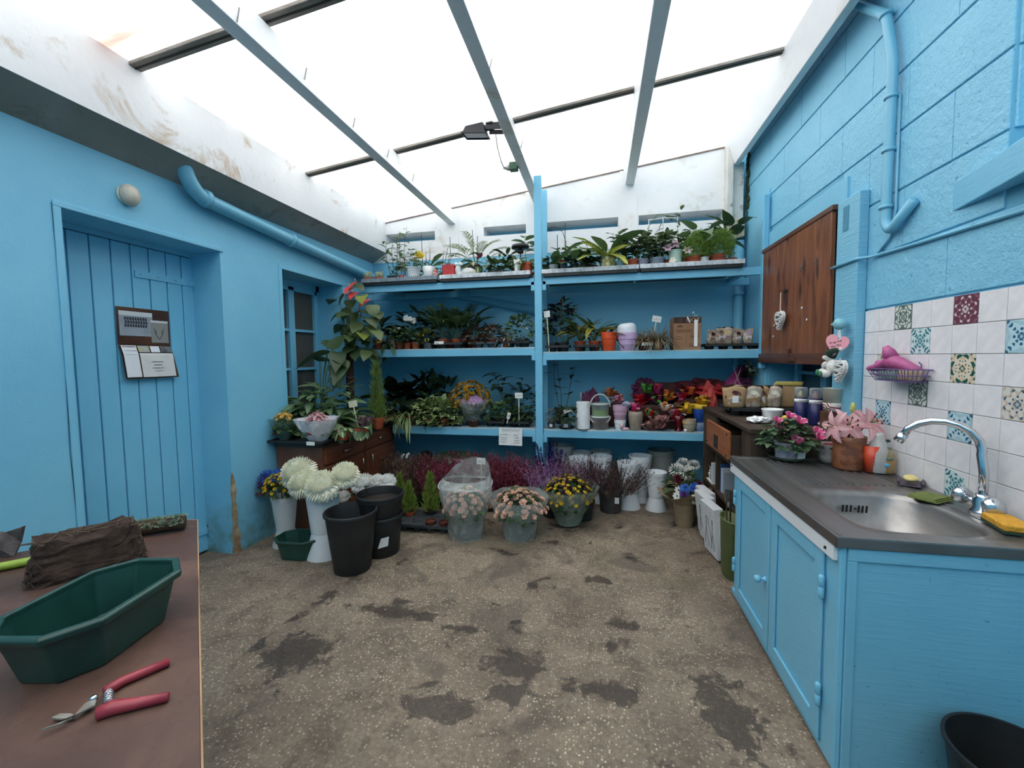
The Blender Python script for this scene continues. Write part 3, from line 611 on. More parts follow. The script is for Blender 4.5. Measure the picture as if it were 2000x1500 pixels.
def pipe(name, label, pts, r, mat, clips=()):
    t = thing(name, label, 'pipe', (0, 0, 0)); P = [Vector(p) for p in pts]; q = [P[0]]
    for i in range(1, len(P)-1):
        a, c = (P[i-1]-P[i]), (P[i+1]-P[i]); d = min(r*2.2, a.length*.45, c.length*.45); a = a.normalized()*d; c = c.normalized()*d
        for k in range(5): s = k/4; q.append(P[i]+a*(1-s)**2+c*s**2)
    q.append(P[-1]); MB().tube(q, r, 14 if r > .015 else 8).build('tube', mat, t, True)
    for c, e in clips:
        c, e = Vector(c), (Vector(e)-Vector(c)).normalized(); MB().tube([c-e*r*.35, c+e*r*.35], r*1.28, 12).build('clip', mat, t, True)
    return t
PB = paint('blue_paint_pipe', '#6ab0cc', '#78bad4', bump=.1, bs=20, rough=.35)
pipe('drain_pipe', 'thick blue drain pipe running under the soffit along left wall', [(-2.325, 2.06, 2.47), (-2.335, 2.09, 2.37), (-2.352, 2.18, 2.295), (-2.355, 3.0, 2.24), (-2.345, 4.22, 2.165), (-1.9, 4.235, 2.065), (-.3, 4.235, 1.70)], .042, PB, [((-2.352, 2.22, 2.298), (-2.354, 2.6, 2.28)), ((-2.353, 2.95, 2.245), (-2.355, 3.3, 2.22))])
PR = [(1.277, 2.62, 3.12), (1.277, 2.33, 2.84), (1.277, 2.27, 2.60), (1.277, 2.277, 1.90), (1.277, 2.24, 1.855), (1.29, 2.12, 1.945)]
pipe('wall_pipe', 'blue painted bent steel pipe climbing the block wall', PR, .021, PB, [(PR[1], PR[2]), ((1.277, 2.272, 2.45), PR[3]), ((1.277, 2.274, 2.22), PR[3]), ((1.277, 2.276, 1.97), PR[3])])
pipe('cable_conduit', 'thin blue cable conduit clipped across block wall to shutter', [(1.255, 2.68, 1.778), (1.257, 2.45, 1.779), (1.297, 2.40, 1.776), (1.30, 2.05, 1.762), (1.30, 1.2, 1.735)], .0075, PB, [((1.298, 2.33, 1.774), (1.30, 2.05, 1.762)), ((1.30, 2.09, 1.763), (1.3, 1.9, 1.757)), ((1.30, 1.83, 1.755), (1.3, 1.6, 1.748))])
pipe('cable_conduit', 'thin blue cable running down beside the bent steel pipe', [(1.30, 2.255, 2.45), (1.30, 2.25, 1.95), (1.30, 2.27, 1.84), (1.30, 2.36, 1.782)], .006, PB)
pipe('downpipe', 'blue vertical downpipe in the corner behind shelving end', [(1.235, 4.22, 2.33), (1.235, 4.22, .2)], .04, PB, [((1.235, 4.22, 1.86), (1.235, 4.22, 1.5))])
# ---- small fixtures
t = thing('bulkhead_lamp', 'old round white ceiling lamp cover above the plank door', 'lamp', (XL, 1.815, 2.175))
o = MB().lathe([(.05, 0), (.052, .008), (.046, .012)], 20).build('base', M('cream_plastic', '#d6d2c6', rough=.5), t, True); o.rotation_euler = (0, PI/2, 0)
o = MB().lathe([(.046, .01), (.047, .025), (.038, .045), (.02, .056), (0, .059)], 20, sx=1.2).build('cover', M('aged_milk_glass', '#cfc9bb', '#b9b2a2', 20, .4), t, True); o.rotation_euler = (0, PI/2, 0)
def floodlight():
    t = thing('floodlight', 'black halogen floodlight with sensor bracketed to roof rafter', 'lamp', tuple(onX(-.86, 930, 252)))
    bm = M('black_cast_metal', '#24262a', rough=.45, metal=.3)
    b = MB(); f = [(-.085, -.06, -.04), (.085, -.06, -.04), (.085, .06, -.04), (-.085, .06, -.04)]; k = [(-.04, -.03, .07), (.04, -.03, .07), (.04, .03, .07), (-.04, .03, .07)]
    b.add(f+k, [(4, 5, 6, 7), (0, 1, 5, 4), (1, 2, 6, 5), (2, 3, 7, 6), (3, 0, 4, 7)])
    b.box(-.09, .09, -.065, -.058, -.05, -.036).box(-.09, .09, .058, .065, -.05, -.036).box(-.09, -.083, -.058, .058, -.05, -.036).box(.083, .09, -.058, .058, -.05, -.036)
    hs = b.build('housing', bm, t, bevel=.003); MB().box(-.083, .083, -.058, .058, -.043, -.039).build('glass', M('lamp_glass_blue', '#3c4c5c', rough=.08), hs)
    MB().box(.07, .12, -.02, .03, .03, .09).box(.06, .13, -.025, .035, .085, .092).build('sensor', M('brown_black_plastic', '#2b2224', rough=.4), t, bevel=.003)
    MB().box(.085, .22, -.05, -.043, -.02, .01).box(.085, .22, .043, .05, -.02, .01).box(.085, .22, -.01, .02, .02, .04).build('bracket', bm, t, bevel=.002)
    t.rotation_euler = (.12, .1, 0)
floodlight()
t = thing('power_socket', 'green socket with white plug fixed to roof rafter', 'socket', tuple(onX(-.68, 1003, 326)))
MB().box(-.03, .035, -.03, .03, -.03, .03).build('socket_box', M('green_plastic', '#3e6b4c', '#2a4a36', 30, .5), t, bevel=.004)
o = MB().lathe([(.026, 0), (.024, .02), (.016, .035), (.009, .055)], 12).build('plug', M('grey_white_rubber', '#c4c6c4', rough=.5), t, True, loc=(-.03, 0, 0)); o.rotation_euler = (0, -PI/2, 0)
p0 = onX(-.70, 968, 262); p1 = onX(-.76, 993, 329)
t = thing('power_cable', 'thin grey cable hanging from floodlight to green socket', 'cable', (0, 0, 0))
q = [p0, onX(-.70, 972, 290), onX(-.71, 979, 316), onX(-.72, 984, 327), p1]; MB().tube(q, .0035, 6).build('cable', M('grey_cable', '#6f6f72', rough=.6), t, True)
def calendar():
    x = -2.637; t = thing('wall_calendar', 'open brown wall calendar with photographs hanging on plank door', 'calendar', (x, 0, 0))
    br = M('brown_print', '#3a2218', '#5c3a26', 5, .35); y0, y1 = 1.885, 2.178
    def sheet(n, ya, yb, za, zb, m, d=.004, par=t): return MB().box(d, d+.0015, ya, yb, za, zb).build(n, m, par)
    top = MB().box(.002, .008, y0, y1, 1.413, 1.622).build('cover', br, t); low = MB(); 
    low.add([(.002, y0, 1.413), (.002, y1, 1.413), (.02, y0+.004, 1.35), (.02, y1+.006, 1.35), (.03, y0+.012, 1.213), (.03, y1+.025, 1.213)], [(0, 1, 3, 2), (2, 3, 5, 4)]); lo = low.build('month_page', br, t)
    gp = M('group_photo_print', '#8d949a', '#4c5258', 60, .3); sheet('photo', y0+.008, y0+.19, 1.46, 1.60, M('road_photo_print', '#8a929c', '#9aa2aa', 12, .3), .009, top)
    sheet('photo', y0+.008, y0+.19, 1.575, 1.60, M('pale_sky_print', '#c9ced0', rough=.3), .0095, top)
    for i in range(9):
        for j in range(3): MB().box(.0095, .011, y0+.035+i*.014+.003*(j % 2), y0+.045+i*.014+.003*(j % 2), 1.51+j*.02, 1.527+j*.02).build('figure_print', M('dark_print', '#262a34', rough=.4), top)
    sheet('photo', y0+.178, y1-.012, 1.425, 1.545, M('grey_print', '#8b8a86', rough=.3), .0095, top); sheet('photo', y0+.178, y1-.012, 1.545, 1.558, M('pale_sky_print', ''), .0095, top)
    for s in (-1, 1): MB().tube([(.011, y0+.225, 1.445), (.011, y0+.225+s*.02, 1.475), (.011, y0+.225+s*.028, 1.51)], .0016, 4).tube([(.011, y0+.225+s*.02, 1.475), (.011, y0+.225+s*.014, 1.50)], .0014, 4).build('stag_print', M('dark_print', ''), top)
    def pg(n, a, b, c, d, m):   # on the lower sheet, a..b along y, c..d down from the fold
        def at(y, s): x = .002+.018*min(1, s/.063)+.010*max(0, (s-.063)/.137); return (x+.007, y+.045*s, 1.413-s)
        q = [c, .063, d] if c < .063 < d else [c, d]; return MB().add([at(w, k) for k in q for w in (a, b)], [(2*i, 2*i+1, 2*i+3, 2*i+2) for i in range(len(q)-1)]).build(n, m, lo)
    pw = M('month_paper', '#d9d8d4', '#cfcdc8', 8, .5)
    pg('month_column', y0+.006, y0+.085, .008, .19, M('white_page', '#dfe2e6', rough=.5)); pg('month_panel', y0+.092, y1-.006, .052, .192, pw)
    pg('photo', y0+.092, y0+.155, .01, .046, M('field_print', '#8fa8c0', '#b3a452', 20, .4)); pg('photo', y0+.162, y0+.215, .01, .046, M('white_page', '')); pg('photo', y0+.222, y1-.004, .01, .046, M('dark_photo_print', '#3c3e44', '#6a6c70', 30, .4))
    pg('red_header', y0+.012, y0+.08, .011, .02, M('red_print', '#a4494c', rough=.5))
    for k in range(7):
        MB().box(.0, .0008, y0+.012, y0+.082, 1.375-k*.022, 1.3765-k*.022).build('date_line', INK, lo, loc=(.0245+.0014*k, .002+.0006*k*2, 0))
    for k in range(4): pg('emblem_print', y0+.15+.012*(k % 2), y0+.22-.008*(k % 2), .10+k*.018, .108+k*.018, M('emblem_grey', '#b4b3ae', rough=.5))
calendar()
# ================================================================ plant building kit
def at(u, y, z):
    """point at depth y and height z that stands in picture column u"""
    v = 700
    for _ in range(4):
        p = onY(y, u, v); d = _fw.dot(p-Vector((0, 0, EYE))); v += (p.z-z)*FPX/d
    return onY(y, u, v)
def ppm(p): return FPX/_fw.dot(Vector(p)-Vector((0, 0, EYE)))
def zat(u, v, y): return onY(y, u, v).z
PROF = {'oval': [(0, .08), (.12, .55), (.3, .92), (.5, 1), (.72, .8), (.9, .38), (1, 0)], 'lance': [(0, .1), (.15, .6), (.35, 1), (.6, .85), (.82, .45), (1, 0)],
        'heart': [(-.08, .45), (.02, .85), (.15, 1), (.38, .92), (.65, .58), (.86, .22), (1, 0)], 'strap': [(0, .7), (.3, 1), (.7, .85), (.92, .4), (1, 0)],
        'round': [(0, .3), (.1, .72), (.3, .98), (.55, 1), (.8, .75), (.95, .35), (1, 0)], 'petal': [(0, .25), (.4, .85), (.75, 1), (1, .35)], 'spat': [(0, .1), (.35, .45), (.65, 1), (.88, .75), (1, 0)], 'needle': [(0, 1), (1, 0)]}
def leaf(mb, o, az, el, L, W, shape='oval', droop=.6, fold=.2, roll=0, k=None):
    o = Vector(o); pr = PROF[shape]; ca, sa = math.cos(az), math.sin(az); side = Vector((-sa, ca, 0)); p = o.copy(); vs = []; uv = []; n = len(pr); pt = 0
    k = rnd.randint(0, 30) if k is None else k
    if shape == 'needle':
        d = Vector((ca*math.cos(el), sa*math.cos(el), math.sin(el))); s = side*math.cos(roll)+side.cross(d)*math.sin(roll)
        mb.add([o-s*W/2, o+s*W/2, o+d*L], [(0, 1, 2)], [(k+.2, 0), (k+.8, 0), (k+.5, 1)]); return p+d*L
    for i, (t, w) in enumerate(pr):
        e = el-droop*max(t, 0); d = Vector((ca*math.cos(e), sa*math.cos(e), math.sin(e))); p = p+d*(L*(t-pt)); pt = t; nn = side.cross(d)*-1
        s = side*math.cos(roll)+nn*math.sin(roll); nn2 = nn*math.cos(roll)-side*math.sin(roll); h = W/2*w
        vs += [p-s*h+nn2*(h*fold), p, p+s*h+nn2*(h*fold)]; uv += [(k+.02, t), (k+.5, t), (k+.98, t)]
    fs = []
    for i in range(n-1): a = 3*i; fs += [(a, a+1, a+4, a+3), (a+1, a+2, a+5, a+4)]
    mb.add(vs, fs, uv); return p
def leafmat(name, c1, c2, mid=None, edge=None, rough=.42, spot=None, sheen=.25, trans=.25):
    if name in _mc: return _mc[name]
    m = bpy.data.materials.new(name); t = NT(m); u = t.n('UVMap').outputs[0]; sp = t.n('SeparateXYZ'); t.l(u, sp.inputs[0])
    fr = t.math('FRACT', sp.outputs['X']); fl = t.math('FLOOR', sp.outputs['X']); oi = t.n('ObjectInfo')
    wn = t.n('TexWhiteNoise', noise_dimensions='1D'); t.l(t.math('ADD', fl, t.math('MULTIPLY', oi.outputs['Random'], 97)), wn.inputs['W'])
    col = t.mix(wn.outputs['Value'], C(c1), C(c2)); dm = t.math('ABSOLUTE', t.math('SUBTRACT', fr, .5))
    ob = t.obj(); ns = t.noise(ob, 45, 3, .6)
    if spot: col = t.mix(t.ramp(t.math('ADD', ns, t.math('MULTIPLY', dm, -.35)), [(.44, 0.), (.56, .85)]), col, C(spot))
    if edge: col = t.mix(t.ramp(t.math('ADD', dm, t.math('MULTIPLY', t.math('SUBTRACT', ns, .5), .3)), [(.27, 0.), (.33, 1.)]), col, C(edge))
    if mid: col = t.mix(t.ramp(t.math('ADD', dm, t.math('MULTIPLY', t.math('SUBTRACT', ns, .5), .14)), [(.05, 1.), (.14, 0.)]), col, C(mid))
    t.l(col, t.b.inputs['Base Color']); t.b.inputs['Roughness'].default_value = rough
    if trans:
        tl = t.n('BsdfTranslucent'); t.l(col, tl.inputs[0]); mx = t.n('MixShader', Fac=trans); t.l(t.b.outputs[0], mx.inputs[1]); t.l(tl.outputs[0], mx.inputs[2]); t.l(mx.outputs[0], t.o.inputs[0])
    _mc[name] = m; return m
LG = leafmat('leaf_green', '#3f5a36', '#5f7b4c'); LD = leafmat('leaf_dark', '#2d4428', '#475f3a'); LDD = leafmat('leaf_very_dark', '#1f3022', '#344a32')
LP = leafmat('leaf_pale', '#6c8a50', '#8fa868'); LB = leafmat('leaf_blue_green', '#3c5648', '#5d786a'); LV = leafmat('leaf_variegated', '#3f5a38', '#587250', edge='#c8cfa2')
LVM = leafmat('leaf_cream_mid', '#3c5736', '#587350', mid='#cdd59c', spot='#9fb07a'); LAG = leafmat('leaf_aglaonema', '#45603f', '#5f7c52', spot='#a3b592', mid='#6d8a5c')
LYG = leafmat('leaf_yellow_green', '#8a9a40', '#b0b455', mid='#d8d88a'); LYE = leafmat('leaf_yellowing', '#56702f', '#8a8a35', edge='#b49a3e'); LR = leafmat('leaf_red_brown', '#5c3a2c', '#6f4f3a'); LCON = leafmat('leaf_conifer', '#6d8c34', '#94ab50', rough=.6)
LCOND = leafmat('leaf_conifer_dull', '#5f7a3a', '#7f9450', rough=.6); LIVY = leafmat('leaf_ivy_pale', '#55703f', '#8aa05f', edge='#b4c08c'); LSIL = leafmat('leaf_silver', '#b9bfbd', '#d5d8d6', rough=.7); LFERN = leafmat('leaf_asparagus', '#5b7a2c', '#82a043', rough=.6)
HEAB = leafmat('heather_brown', '#4a342b', '#6a5044', rough=.8, trans=.1); HEAR = leafmat('heather_burgundy', '#5e1c2e', '#86344a', rough=.8, trans=.1); HEAP = leafmat('heather_purple', '#7a4a78', '#a276a0', rough=.8, trans=.1); HEAD = leafmat('heather_dark', '#33272a', '#4d3b38', rough=.8, trans=.1); GRASS = leafmat('dry_grass', '#8a7a60', '#b0a080', rough=.7); SPID = leafmat('leaf_spider', '#5a783f', '#7c985a', mid='#dfe4b8')
STEM = M('stem_green', '#4f6236', '#6a7a48', 20, .6); STEMD = M('stem_dark', '#3a3428', '#4e4636', 20, .8); STEMW = M('stem_woody', '#5c4a38', '#70604a', 20, .85)
def fl_mat(n, a, b, **k): return leafmat(n, a, b, rough=.55, trans=.3, **k)
FW = fl_mat('petal_white', '#e6e6e2', '#f4f4f0'); FCR = fl_mat('petal_cream', '#e9e8cc', '#f6f5ea'); FY = fl_mat('petal_yellow', '#e0b81e', '#f2d43a'); FYD = fl_mat('petal_ochre', '#a87a14', '#cf9c24'); FPK = fl_mat('petal_pink', '#d88f9a', '#eab6ba'); FPE = fl_mat('petal_peach', '#e0b29c', '#f0cdb8'); FMG = fl_mat('petal_magenta', '#c0206a', '#e0508e', edge='#f0c8d8')
FRD = fl_mat('petal_red', '#a82c30', '#cc4a48'); FBL = fl_mat('petal_blue', '#2a5ab8', '#4c86d8'); FPU = fl_mat('petal_purple', '#4a2a6a', '#6a4a98'); FMR = fl_mat('petal_maroon', '#42101e', '#641c2c'); FLI = fl_mat('petal_lilac', '#b88cc0', '#dcbce0'); FLILY = fl_mat('petal_lily_pink', '#e6a2ac', '#f2c0c4', mid='#f0d2cc'); FVI = fl_mat('petal_dark_violet', '#1c1c4a', '#34307a')
_lv = {}
def clear(t, o, az, L):
    """turn a leaf back into the room if it would grow through a wall"""
    o = Vector(o); w = t.location+o; m = .03
    x0 = XL+m if not (WY0+.05 < w.y < WY1-.05 and WZ0 < w.z < WZ1) else -2.62
    if w.x < x0: o.x += x0-w.x
    if w.x > XR-m: o.x -= w.x-XR+m
    if w.y > YB-m: o.y -= w.y-YB+m
    w = t.location+o; c, s = math.cos(az), math.sin(az)
    if w.x+L*c < x0 or w.x+L*c > XR-.02: c = -c
    if w.y+L*s > YB-.02: s = -s
    return o, math.atan2(s, c)
def leafobj(parent, mat, o, az, el, L, W, shape, droop, fold=.2, roll=0, name='leaf'):
    """one leaf as an object of its own; the mesh is shared between alike leaves"""
    o, az = clear(parent, o, az, L)
    key = (mat.name, shape, round(droop*2)/2, round(W/L*5)/5, name)
    if key not in _lv:
        b = MB(); leaf(b, (0, 0, 0), 0, 0, 1, max(.1, key[3]), shape, key[2], fold, k=0); _lv[key] = b.mesh(name, mat, True)
    q = link(name, _lv[key], parent, loc=o); q.rotation_euler = Matrix.Rotation(az, 3, 'Z').to_4x4().to_euler(); q.rotation_euler = (Matrix.Rotation(az, 3, 'Z') @ Matrix.Rotation(-el, 3, 'Y') @ Matrix.Rotation(roll, 3, 'X')).to_euler(); q.scale = (L,)*3; return q
U = rnd.uniform
def pot(t, r, h, mat, taper=.74, rim=.16, z=0, soil=True, x=0, y=0, name='pot', n=22, grooves=0):
    rb = r*taper; rh = h*rim; pr = [(rb*.9, 0), (rb, .004)]
    if grooves:
        for k in range(grooves): s = (k+.5)/grooves; rr = rb+(r-rb)*s*.95; pr += [(rr, h*(1-rim)*s-.003), (rr*.985, h*(1-rim)*s), (rr, h*(1-rim)*s+.003)]
    pr += [(r*.93, h-rh), (r, h-rh), (r, h), (r*.91, h), (r*.88, h*.86), (0, h*.86)]
    o = MB().lathe(pr, n, (x, y, z)).build(name, mat, t); me = o.data; me.polygons.foreach_set('use_smooth', [True]*len(me.polygons)); e = o.modifiers.new('split', 'EDGE_SPLIT'); e.split_angle = .7
    if soil: MB().lathe([(r*.885, 0), (r*.7, .006), (0, .012)], 14, (x, y, z+h*.87)).build('soil', SOIL, t, True)
    return z+h*.88
def saucer(t, r, mat, z=0, x=0, y=0, h=.018, name='saucer'): MB().lathe([(r*.8, 0), (r, h), (r*.95, h), (r*.78, .005), (0, .005)], 22, (x, y, z)).build(name, mat, t, True)
GS = 1.0
def bush(t, mat, z, n, rx, rz, L, W, shape='oval', indiv=False, x=0, y=0, el=(.0, 1.1), droop=(.3, .9), stems=0, smat=None, name='foliage', ry=None, low=-.15):
    rx *= GS; rz *= GS; L *= GS; W *= GS; ry = ry or rx; b = MB(); c = Vector((x, y, z))
    for i in range(n):
        a = U(0, 2*PI); s = U(low, 1); q = math.sqrt(max(0, 1-s*s))*U(.5, 1)
        o = c+Vector((rx*q*math.cos(a), ry*q*math.sin(a), rz*(s*.9+.1))); ll = L*U(.7, 1.15); az = a+U(-.7, .7); e = U(*el)*max(.2, s+.2); dr = U(*droop)
        o, az = clear(t, o, az, ll)
        if indiv: leafobj(t, mat, o, az, e, ll, W/L*ll, shape, dr, roll=U(-.5, .5))
        else: leaf(b, o, az, e, ll, W/L*ll, shape, dr, roll=U(-.6, .6))
    if not indiv: b.build(name, mat, t, True, kind='stuff' if n > 60 else None)
    if stems:
        s_ = MB()
        for i in range(stems): a = U(0, 2*PI); rr = U(.2, .75); s_.tube([c, c+Vector((rx*rr*.5*math.cos(a), ry*rr*.5*math.sin(a), rz*.5)), c+Vector((rx*rr*math.cos(a), ry*rr*math.sin(a), rz*.95))], .0025, 4)
        s_.build('stems', smat or STEM, t)
def rosette(t, mat, z, n, L, W, shape='lance', indiv=False, el=(.3, 1.2), droop=(.5, 1.2), pet=0, x=0, y=0, azs=None, name='foliage', smat=None, fold=.2):
    L *= GS; W *= GS; pet *= GS; b = MB(); sm = MB()
    for i in range(n):
        a = (azs[i] if azs else 2*PI*i/n*1.618*2+U(-.3, .3)); e = U(*el); ll = L*U(.75, 1.1); dr = U(*droop); pl = pet*U(.7, 1.2)
        o = Vector((x, y, z)); o, a = clear(t, o, a, ll+pl); d = Vector((math.cos(a)*math.cos(e), math.sin(a)*math.cos(e), math.sin(e))); p = o+d*pl
        if pl: sm.tube([o, o+d*pl*.5+Vector((0, 0, pl*.06)), p], .003, 4); e -= .55
        if indiv: leafobj(t, mat, p, a, e, ll, W/L*ll, shape, dr, fold, U(-.3, .3))
        else: leaf(b, p, a, e, ll, W/L*ll, shape, dr, fold, U(-.3, .3))
    if not indiv: b.build(name, mat, t, True, kind='stuff' if n > 60 else None)
    if pet: sm.build('petioles', smat or STEM, t)
def stalks(t, mat, z, n, h, nl, L, W, shape='oval', spread=.05, indiv=False, x=0, y=0, smat=None, lean=.25, droop=(.4, 1), el=(.1, .7), r=.003, lo=.25):
    h *= GS; L *= GS; W *= GS
    for i in range(n):
        a = U(0, 2*PI); hh = h*U(.7, 1.05); p0 = Vector((x+spread*.5*math.cos(a), y+spread*.5*math.sin(a), z)); d = Vector((math.cos(a)*lean*hh*U(.2, 1), math.sin(a)*lean*hh*U(.2, 1), hh))
        pts = [p0+d*s+Vector((.01*math.sin(s*5+i), .01*math.cos(s*4+i), 0)) for s in (0, .25, .5, .75, 1)]; MB().tube(pts, [r, r, r*.9, r*.8, r*.5], 5).build('stem', smat or STEM, t, True)
        b = MB()
        for j in range(nl):
            s = lo+(1-lo)*(j+.5)/nl; o = p0+d*s; az = j*2.4+i; ll = L*U(.7, 1.1); o, az = clear(t, o, az, ll)
            if indiv: leafobj(t, mat, o, az, U(*el), ll, W/L*ll, shape, U(*droop))
            else: leaf(b, o, az, U(*el), ll, W/L*ll, shape, U(*droop), roll=U(-.4, .4))
        if not indiv: b.build('foliage', mat, t, True)
def grass(t, mat, z, n, L, W, spread=.03, el=(.7, 1.5), droop=(.8, 2.2), x=0, y=0, name='foliage'):
    b = MB()
    for i in range(n): a = U(0, 2*PI); q = spread*math.sqrt(U(0, 1)); leaf(b, (x+q*math.cos(a), y+q*math.sin(a), z), a+U(-.4, .4), U(*el), L*U(.6, 1.1), W, 'strap', U(*droop), .1)
    b.build(name, mat, t, True, kind='stuff' if n > 60 else None)
def conifer(t, mat, z, h, r, n=420, x=0, y=0, tips=1):
    b = MB(); MB().tube([(x, y, z), (x, y, z+h*.9)], [.006, .002], 5).build('stem', STEMW, t)
    for i in range(n):
        s = U(0, 1)**1.25; a = U(0, 2*PI); rr = r*(1-s)**.8*U(.25, 1)*(1 if s > .1 else .8); o = (x+rr*math.cos(a), y+rr*math.sin(a), z+h*(.03+.9*s)); L = h*.14*U(.7, 1.2)
        for j in range(3): leaf(b, o, a+U(-1, 1), U(.75, 1.35), L*U(.6, 1), .006, 'needle', roll=U(0, 3))
    b.build('foliage', mat, t, kind='stuff')
def heather(t, mat, z, n, h, spread, x=0, y=0, lean=.5, ry=None, dens=14, w=.008):
    b = MB(); ry = ry or spread
    for i in range(n):
        a = U(0, 2*PI); q = math.sqrt(U(0, 1)); hh = h*U(.6, 1.05); o = Vector((x+spread*.5*q*math.cos(a), y+ry*.5*q*math.sin(a), z)); tip = o+Vector((spread*.5*q*math.cos(a)*1.1+U(-.02, .02), ry*.5*q*math.sin(a)*1.1+U(-.02, .02), hh)); s0 = (tip-o)
        for j in range(dens):
            s = .15+.85*j/dens; k = i % 30; leaf(b, o+s0*s, U(0, 2*PI), U(.5, 1.2), .022*U(.7, 1.2), w, 'needle', roll=U(0, 3), k=k)
    b.build('foliage', mat, t, kind='stuff')
def palm(t, mat, z, n, L, x=0, y=0, nl=11, el=(.75, 1.35), droop=1.1, lw=.012, ll=.11):
    b = MB(); s_ = MB()
    for i in range(n):
        a = 2*PI*i/n+U(-.4, .4); e = U(*el); LL = L*U(.75, 1.1); p, a = clear(t, (x, y, z), a, LL*1.05); pts = [p.copy()]; st = 10
        for j in range(st):
            ee = e-droop*(j/st)**1.6; d = Vector((math.cos(a)*math.cos(ee), math.sin(a)*math.cos(ee), math.sin(ee))); p = p+d*LL/st; pts.append(p.copy())
            if j >= 4:
                for s in (-1, 1):
                    for q in (0, .5): leaf(b, p-d*LL/st*q, a+s*U(.75, 1.05), ee+.2, ll*U(.7, 1)*(1.25-j/st*.6), lw, 'lance', .7, k=i)
        leaf(b, p, a, ee, ll*.7, lw, 'lance', .6, k=i); s_.tube(pts, .002, 4)
    b.build('foliage', mat, t, True, kind='stuff'); s_.build('fronds', STEM, t)
def fernball(t, mat, z, r, h, n=900, x=0, y=0):
    b = MB()
    for i in range(n):
        a = U(0, 2*PI); s = U(0, 1); q = math.sqrt(max(0.05, 1-s*s))*U(.4, 1); o = (x+r*q*math.cos(a), y+r*q*math.sin(a), z+h*s)
        for j in range(2): leaf(b, o, a+U(-1.2, 1.2), U(-.2, 1.2), U(.02, .05), .004, 'needle', roll=U(0, 3), k=i % 30)
    b.build('foliage', mat, t, kind='stuff')
def flower(mb, o, r, n=8, cup=.5, nrm=None, shape='petal', wf=.8, rows=1, k=None):
    q = (Vector(nrm).normalized().to_track_quat('Z', 'Y')).to_matrix() if nrm is not None else Matrix.Identity(3); st = len(mb.v); k = rnd.randint(0, 30) if k is None else k
    for w in range(rows):
        for i in range(n): leaf(mb, (0, 0, 0), 2*PI*i/n+w*.4, cup+w*.45, r*(1-.15*w), r*wf*2.2/n*2.2, shape, .25, .15, k=k)
    o = Vector(o)
    for i in range(st, len(mb.v)): mb.v[i] = tuple(q @ Vector(mb.v[i])+o)
def blooms(t, mat, z, n, rx, rz, r, pet=7, x=0, y=0, cup=.5, name='flowers', low=.1, cmat=None, ry=None, rows=1, wf=.8):
    b = MB(); cb = MB(); ry = ry or rx
    for i in range(n):
        a = 2.39996*i+U(-.25, .25); s = min(.999, 1-(1-low)*max(0, (i+U(-.8, 1.8)))/n); q = math.sqrt(1-s*s); nrm = Vector((q*math.cos(a)/rx, q*math.sin(a)/ry, s/rz)).normalized(); o = Vector((x+rx*q*math.cos(a)*U(.9, 1.05), y+ry*q*math.sin(a)*U(.9, 1.05), z+rz*s*U(.9, 1.05)))
        flower(b, o, r*U(.8, 1.15), pet, cup, nrm+Vector((0, 0, .3)), rows=rows, wf=wf)
        if cmat: cb.ball(o+nrm*r*.15, r*.3, n=6, m=4)
    f = b.build(name, mat, t, True, kind='stuff' if n > 30 else None)
    if cmat: cb.build('flower_centres', cmat, t, True, kind='stuff' if n > 30 else None)
    return f
def sign(label, loc, h, marks=2, w=.05, hh=.036, rz=0, tilt=0, mat=None, stick=True, name='price_sign', txt=None):
    t = thing(name, label, 'sign', loc, rz); t.rotation_euler = (0, tilt, rz); m = mat or M('white_card', '#e4e6e2', rough=.6)
    if stick: MB().box(-.004, .004, -.0015, .0015, 0, h).build('stick', M('cream_plastic_stick', '#d8d6b8', rough=.6), t)
    MB().box(-w/2, w/2, -.003, -.001, h-hh/2, h+hh/2).build('card', m, t)
    if txt: text(txt, hh*.55, INK, t, (0, -.0035, h))
    else:
        b = MB()
        for k in range(marks*3): xx = -w*.32+w*.64*k/(marks*3-1); b.tube([(xx, -.004, h-hh*.2), (xx+w*.03, -.004, h+hh*U(-.05, .25)), (xx+w*.05, -.004, h-hh*U(-.1, .2))], .0009, 4)
        b.build('handwriting', M('green_grey_ink', '#5d7468', rough=.8), t)
    return t
def wrap(t, pts, mat, n=40, name='clear_wrap', wav=.06, lobes=5, ph=0):
    b = MB().lathe(pts, n, wob=lambda a, z: 1+wav*(math.sin(lobes*a+ph+z*9)*.6+math.sin((lobes*2+1)*a+z*23)*.4)*min(1, z*8))
    b.f = [f for f in b.f if len(f) == 4]; return b.build(name, mat, t, True)
FILM = film('clear_cellophane'); FILMD = film('clear_cellophane_dusty', '#cfd6d2', .26)
def plant(label, loc, name='potted_plant', cat='plant', rz=0, group=None): return thing(name, label, cat, tuple(loc), rz, group)
